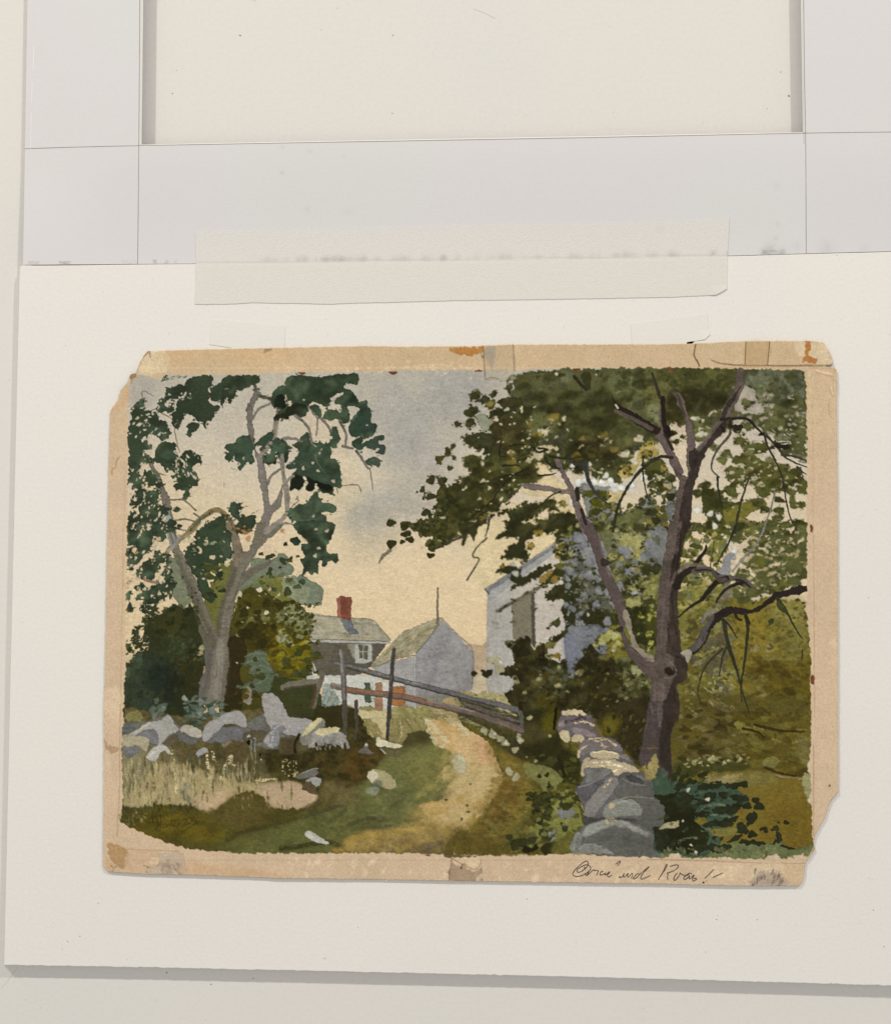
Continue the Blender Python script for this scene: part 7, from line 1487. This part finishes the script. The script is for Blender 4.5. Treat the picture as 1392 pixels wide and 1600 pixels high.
# colour of each vertex straight from the supersampled pigment (no averaging blur)
cv = canvas[np.clip(vj*SS, 0, HH-1), np.clip(vi*SS, 0, WW-1)]*.5 + vert_avg(small)[vj, vi]*.5
zv = vert_avg(top_z)[vj, vi]
kx = PX*(H-zv)/H
vx = (vi+X0-696)*kx; vy = (800-(vj+Y0))*kx
# snap the rim onto the torn outline so that it is not stepped
pad = np.pad(ins, 1); cnt = sum(pad[dj:dj+CH+1, di:di+CW+1].astype(int) for dj in (0, 1) for di in (0, 1))
rim = (cnt[vj, vi] < 4)
o_a = np.array(OUTL); 
for k in np.nonzero(rim)[0]:
    px, py = vi[k]+X0, vj[k]+Y0
    d = (o_a[:, 0]-px)**2+(o_a[:, 1]-py)**2; m = int(d.argmin())
    best = None
    for a, b in ((m-1, m), (m, (m+1) % len(o_a))):
        ax, ay = o_a[a]; bx, by = o_a[b]; Ln = (bx-ax)**2+(by-ay)**2+1e-9
        t = min(1, max(0, ((px-ax)*(bx-ax)+(py-ay)*(by-ay))/Ln)); qx, qy = ax+t*(bx-ax), ay+t*(by-ay)
        dd = (qx-px)**2+(qy-py)**2
        if best is None or dd < best[0]: best = (dd, qx, qy)
    if best[0] < 4: vx[k] = (best[1]-696)*kx[k]; vy[k] = (800-best[2])*kx[k]
VT = np.stack([vx, vy, zv], -1)-np.array(art.location)
VB = VT.copy(); VB[:, 2] = .00008
q = np.stack([vid[jj, ii], vid[jj+1, ii], vid[jj+1, ii+1], vid[jj, ii+1]], -1)
ispic = skin[jj, ii]
sides = []
for (dj, di, a, b) in ((0, -1, (0, 0), (1, 0)), (0, 1, (1, 1), (0, 1)), (-1, 0, (0, 1), (0, 0)), (1, 0, (1, 0), (1, 1))):
    nb_ = np.pad(ins, 1)[1+dj:1+dj+CH, 1+di:1+di+CW]
    ej, ei = np.nonzero(ins & ~nb_)
    sides.append(np.stack([vid[ej+a[0], ei+a[1]], vid[ej+b[0], ei+b[1]]], -1))
sides = np.concatenate(sides)
def fast_mesh(name, verts, quads, mats, parent, colors, mi=None):
    me = bpy.data.meshes.new(name)
    me.vertices.add(len(verts)); me.vertices.foreach_set('co', verts.astype(np.float32).ravel())
    me.loops.add(len(quads)*4); me.loops.foreach_set('vertex_index', quads.astype(np.int32).ravel())
    me.polygons.add(len(quads)); me.polygons.foreach_set('loop_start', np.arange(0, len(quads)*4, 4, dtype=np.int32))
    me.update(calc_edges=True); me.validate()
    ca = me.color_attributes.new('pigment', 'FLOAT_COLOR', 'POINT')
    a = np.ones((len(verts), 4), np.float32); a[:, :3] = colors; ca.data.foreach_set('color', a.ravel())
    o = bpy.data.objects.new(name, me); col.objects.link(o); o.parent = parent
    for m in mats: me.materials.append(m)
    if mi is not None: me.polygons.foreach_set('material_index', mi.astype(np.int32))
    return o
def subset(quads):
    u, inv = np.unique(quads.ravel(), return_inverse=True)
    return u, inv.reshape(quads.shape)
COLS = alb(np.clip(cv, 3, 250))
PAINT = card_mat('watercolour_on_paper', None or (200, 180, 150), rough=.72, mott=.012, scale=1500, attr='pigment', bump=.18, spec=.06)
TAN = card_mat('old_tan_board', (200, 172, 136), rough=.85, mott=.025, scale=1300, attr='pigment', bump=.3, spec=.08)
u, qq = subset(q[ispic])
fast_mesh('picture', VT[u], qq, (PAINT,), art, COLS[u])
u, qq = subset(q[~ispic])
n0 = len(u)
remap = -np.ones(len(VT), np.int64); remap[u] = np.arange(n0)
sd = remap[sides]; ok = (sd >= 0).all(1); sd = sd[ok]
vall = np.vstack([VT[u], VB[u]]); qs = np.stack([sd[:, 0], sd[:, 0]+n0, sd[:, 1]+n0, sd[:, 1]], -1)
edge_c = alb((168, 138, 100))
fast_mesh('mount_board', vall, np.vstack([qq, qs]), (TAN,), art, np.vstack([COLS[u], np.tile(edge_c, (n0, 1))]))
# clear old tapes still stuck to the top margin
CLEAR = card_mat('yellowed_clear_tape', (186, 168, 136), (196, 180, 150), rough=.35, mott=.02, scale=500, bump=.05, alpha=.16, spec=.3)
TAPE_EDGE = flat_mat('tape_edge', (96, 82, 64))
ztop = lambda x, y: .0064+.00022*float(B_[int(min(max(y-Y0, 0), CH-1)), int(min(max(x-X0, 0), CW-1))])
for o4, ed in (([(755, 539.8), (801.5, 536.6), (803, 565), (804.5, 592.6), (780, 592), (757.7, 592.4)], [[(755, 540), (756.4, 566), (757.7, 592)], [(757.7, 592.4), (768, 589.6), (780, 592)], [(801.5, 537), (803, 565), (804, 580)]]),
               ([(1165, 532), (1172, 529.5), (1202.5, 531.6), (1200.6, 550), (1198.6, 571), (1163.4, 571)], [[(1165, 533), (1163.4, 570)], [(1202, 533), (1198.6, 570)]])):
    ct = drape('clear_tape', o4, .00040, CLEAR, 0, zf=ztop, step=10, parent=art)
    ribbon('tape_edge', ed, .7, .00050, TAPE_EDGE, ct, zf=ztop, taper=False)
# pen inscription on the lower margin
INS = '''0 228,88 224,58 210,42 190,46 150,70 105,110 60,155 40,190 45,215 75,233 120,228 170,210 215,182 250,150 258,125 245,105 215,88 180,92 130,118 95,145 90,168 105,182 135,172 175,148 205,120 222,92
0 178,108 182,132 200,120|0 240,155 225,190 208,222 196,208 180,200
0 205,222 245,190 285,152 292,148|0 298,142 300,160 322,155 352,165 340,190 326,222
0 412,172 395,168 378,182 370,205 378,214 400,210 430,195
0 440,182 432,200 435,214 450,205 478,180 492,176 480,195 462,210 465,232 482,236 520,212
0 562,82 585,66 608,46 622,48 612,68 585,102
0 600,250 612,232 622,246 650,230 660,205 668,195 660,220 662,240 680,232 702,205 716,192 708,220 712,240 735,225 760,195 772,200 765,230 750,260
0 852,200 830,198 800,225 775,255 790,262 820,245 860,205 905,165 975,108 950,140 905,185 880,220 870,250 878,265 905,258 945,240 992,218
1 138,275 165,235 200,175 225,120 240,85 250,84 246,108 215,160 175,218
1 282,110 315,100 350,90 382,90 390,100 375,130 335,160 280,182 252,190 262,205 255,235 262,275
1 382,190 360,205 338,240 332,268 342,282 370,262 395,225 410,195 405,185 430,205 470,222 510,212 520,200 490,212 460,240 452,262 475,268 505,245 530,220 520,245 524,262 545,250 580,210 570,240 560,270 568,288 590,280 620,262|1 505,200 530,190 555,200
1 575,255 605,255 618,266|1 822,146 795,175 755,215 708,258|1 815,138 826,152
1 686,302 700,300 708,308 692,314 686,302|1 690,306 706,304|1 725,292 745,286|1 808,250 850,226 895,206 940,186'''
lines = []
for ln in INS.replace('\n', '|').split('|'):
    f = ln.split(); ox = (890, 1010)[int(f[0])]
    lines.append([(ox+float(a.split(',')[0])*.12708, 1340+float(a.split(',')[1])*.12708) for a in f[1:]])
INK = flat_mat('faded_blue_black_ink', (60, 54, 62), .6)
ribbon('inscription', lines, 1.1, .00006, INK, art, zf=ztop)
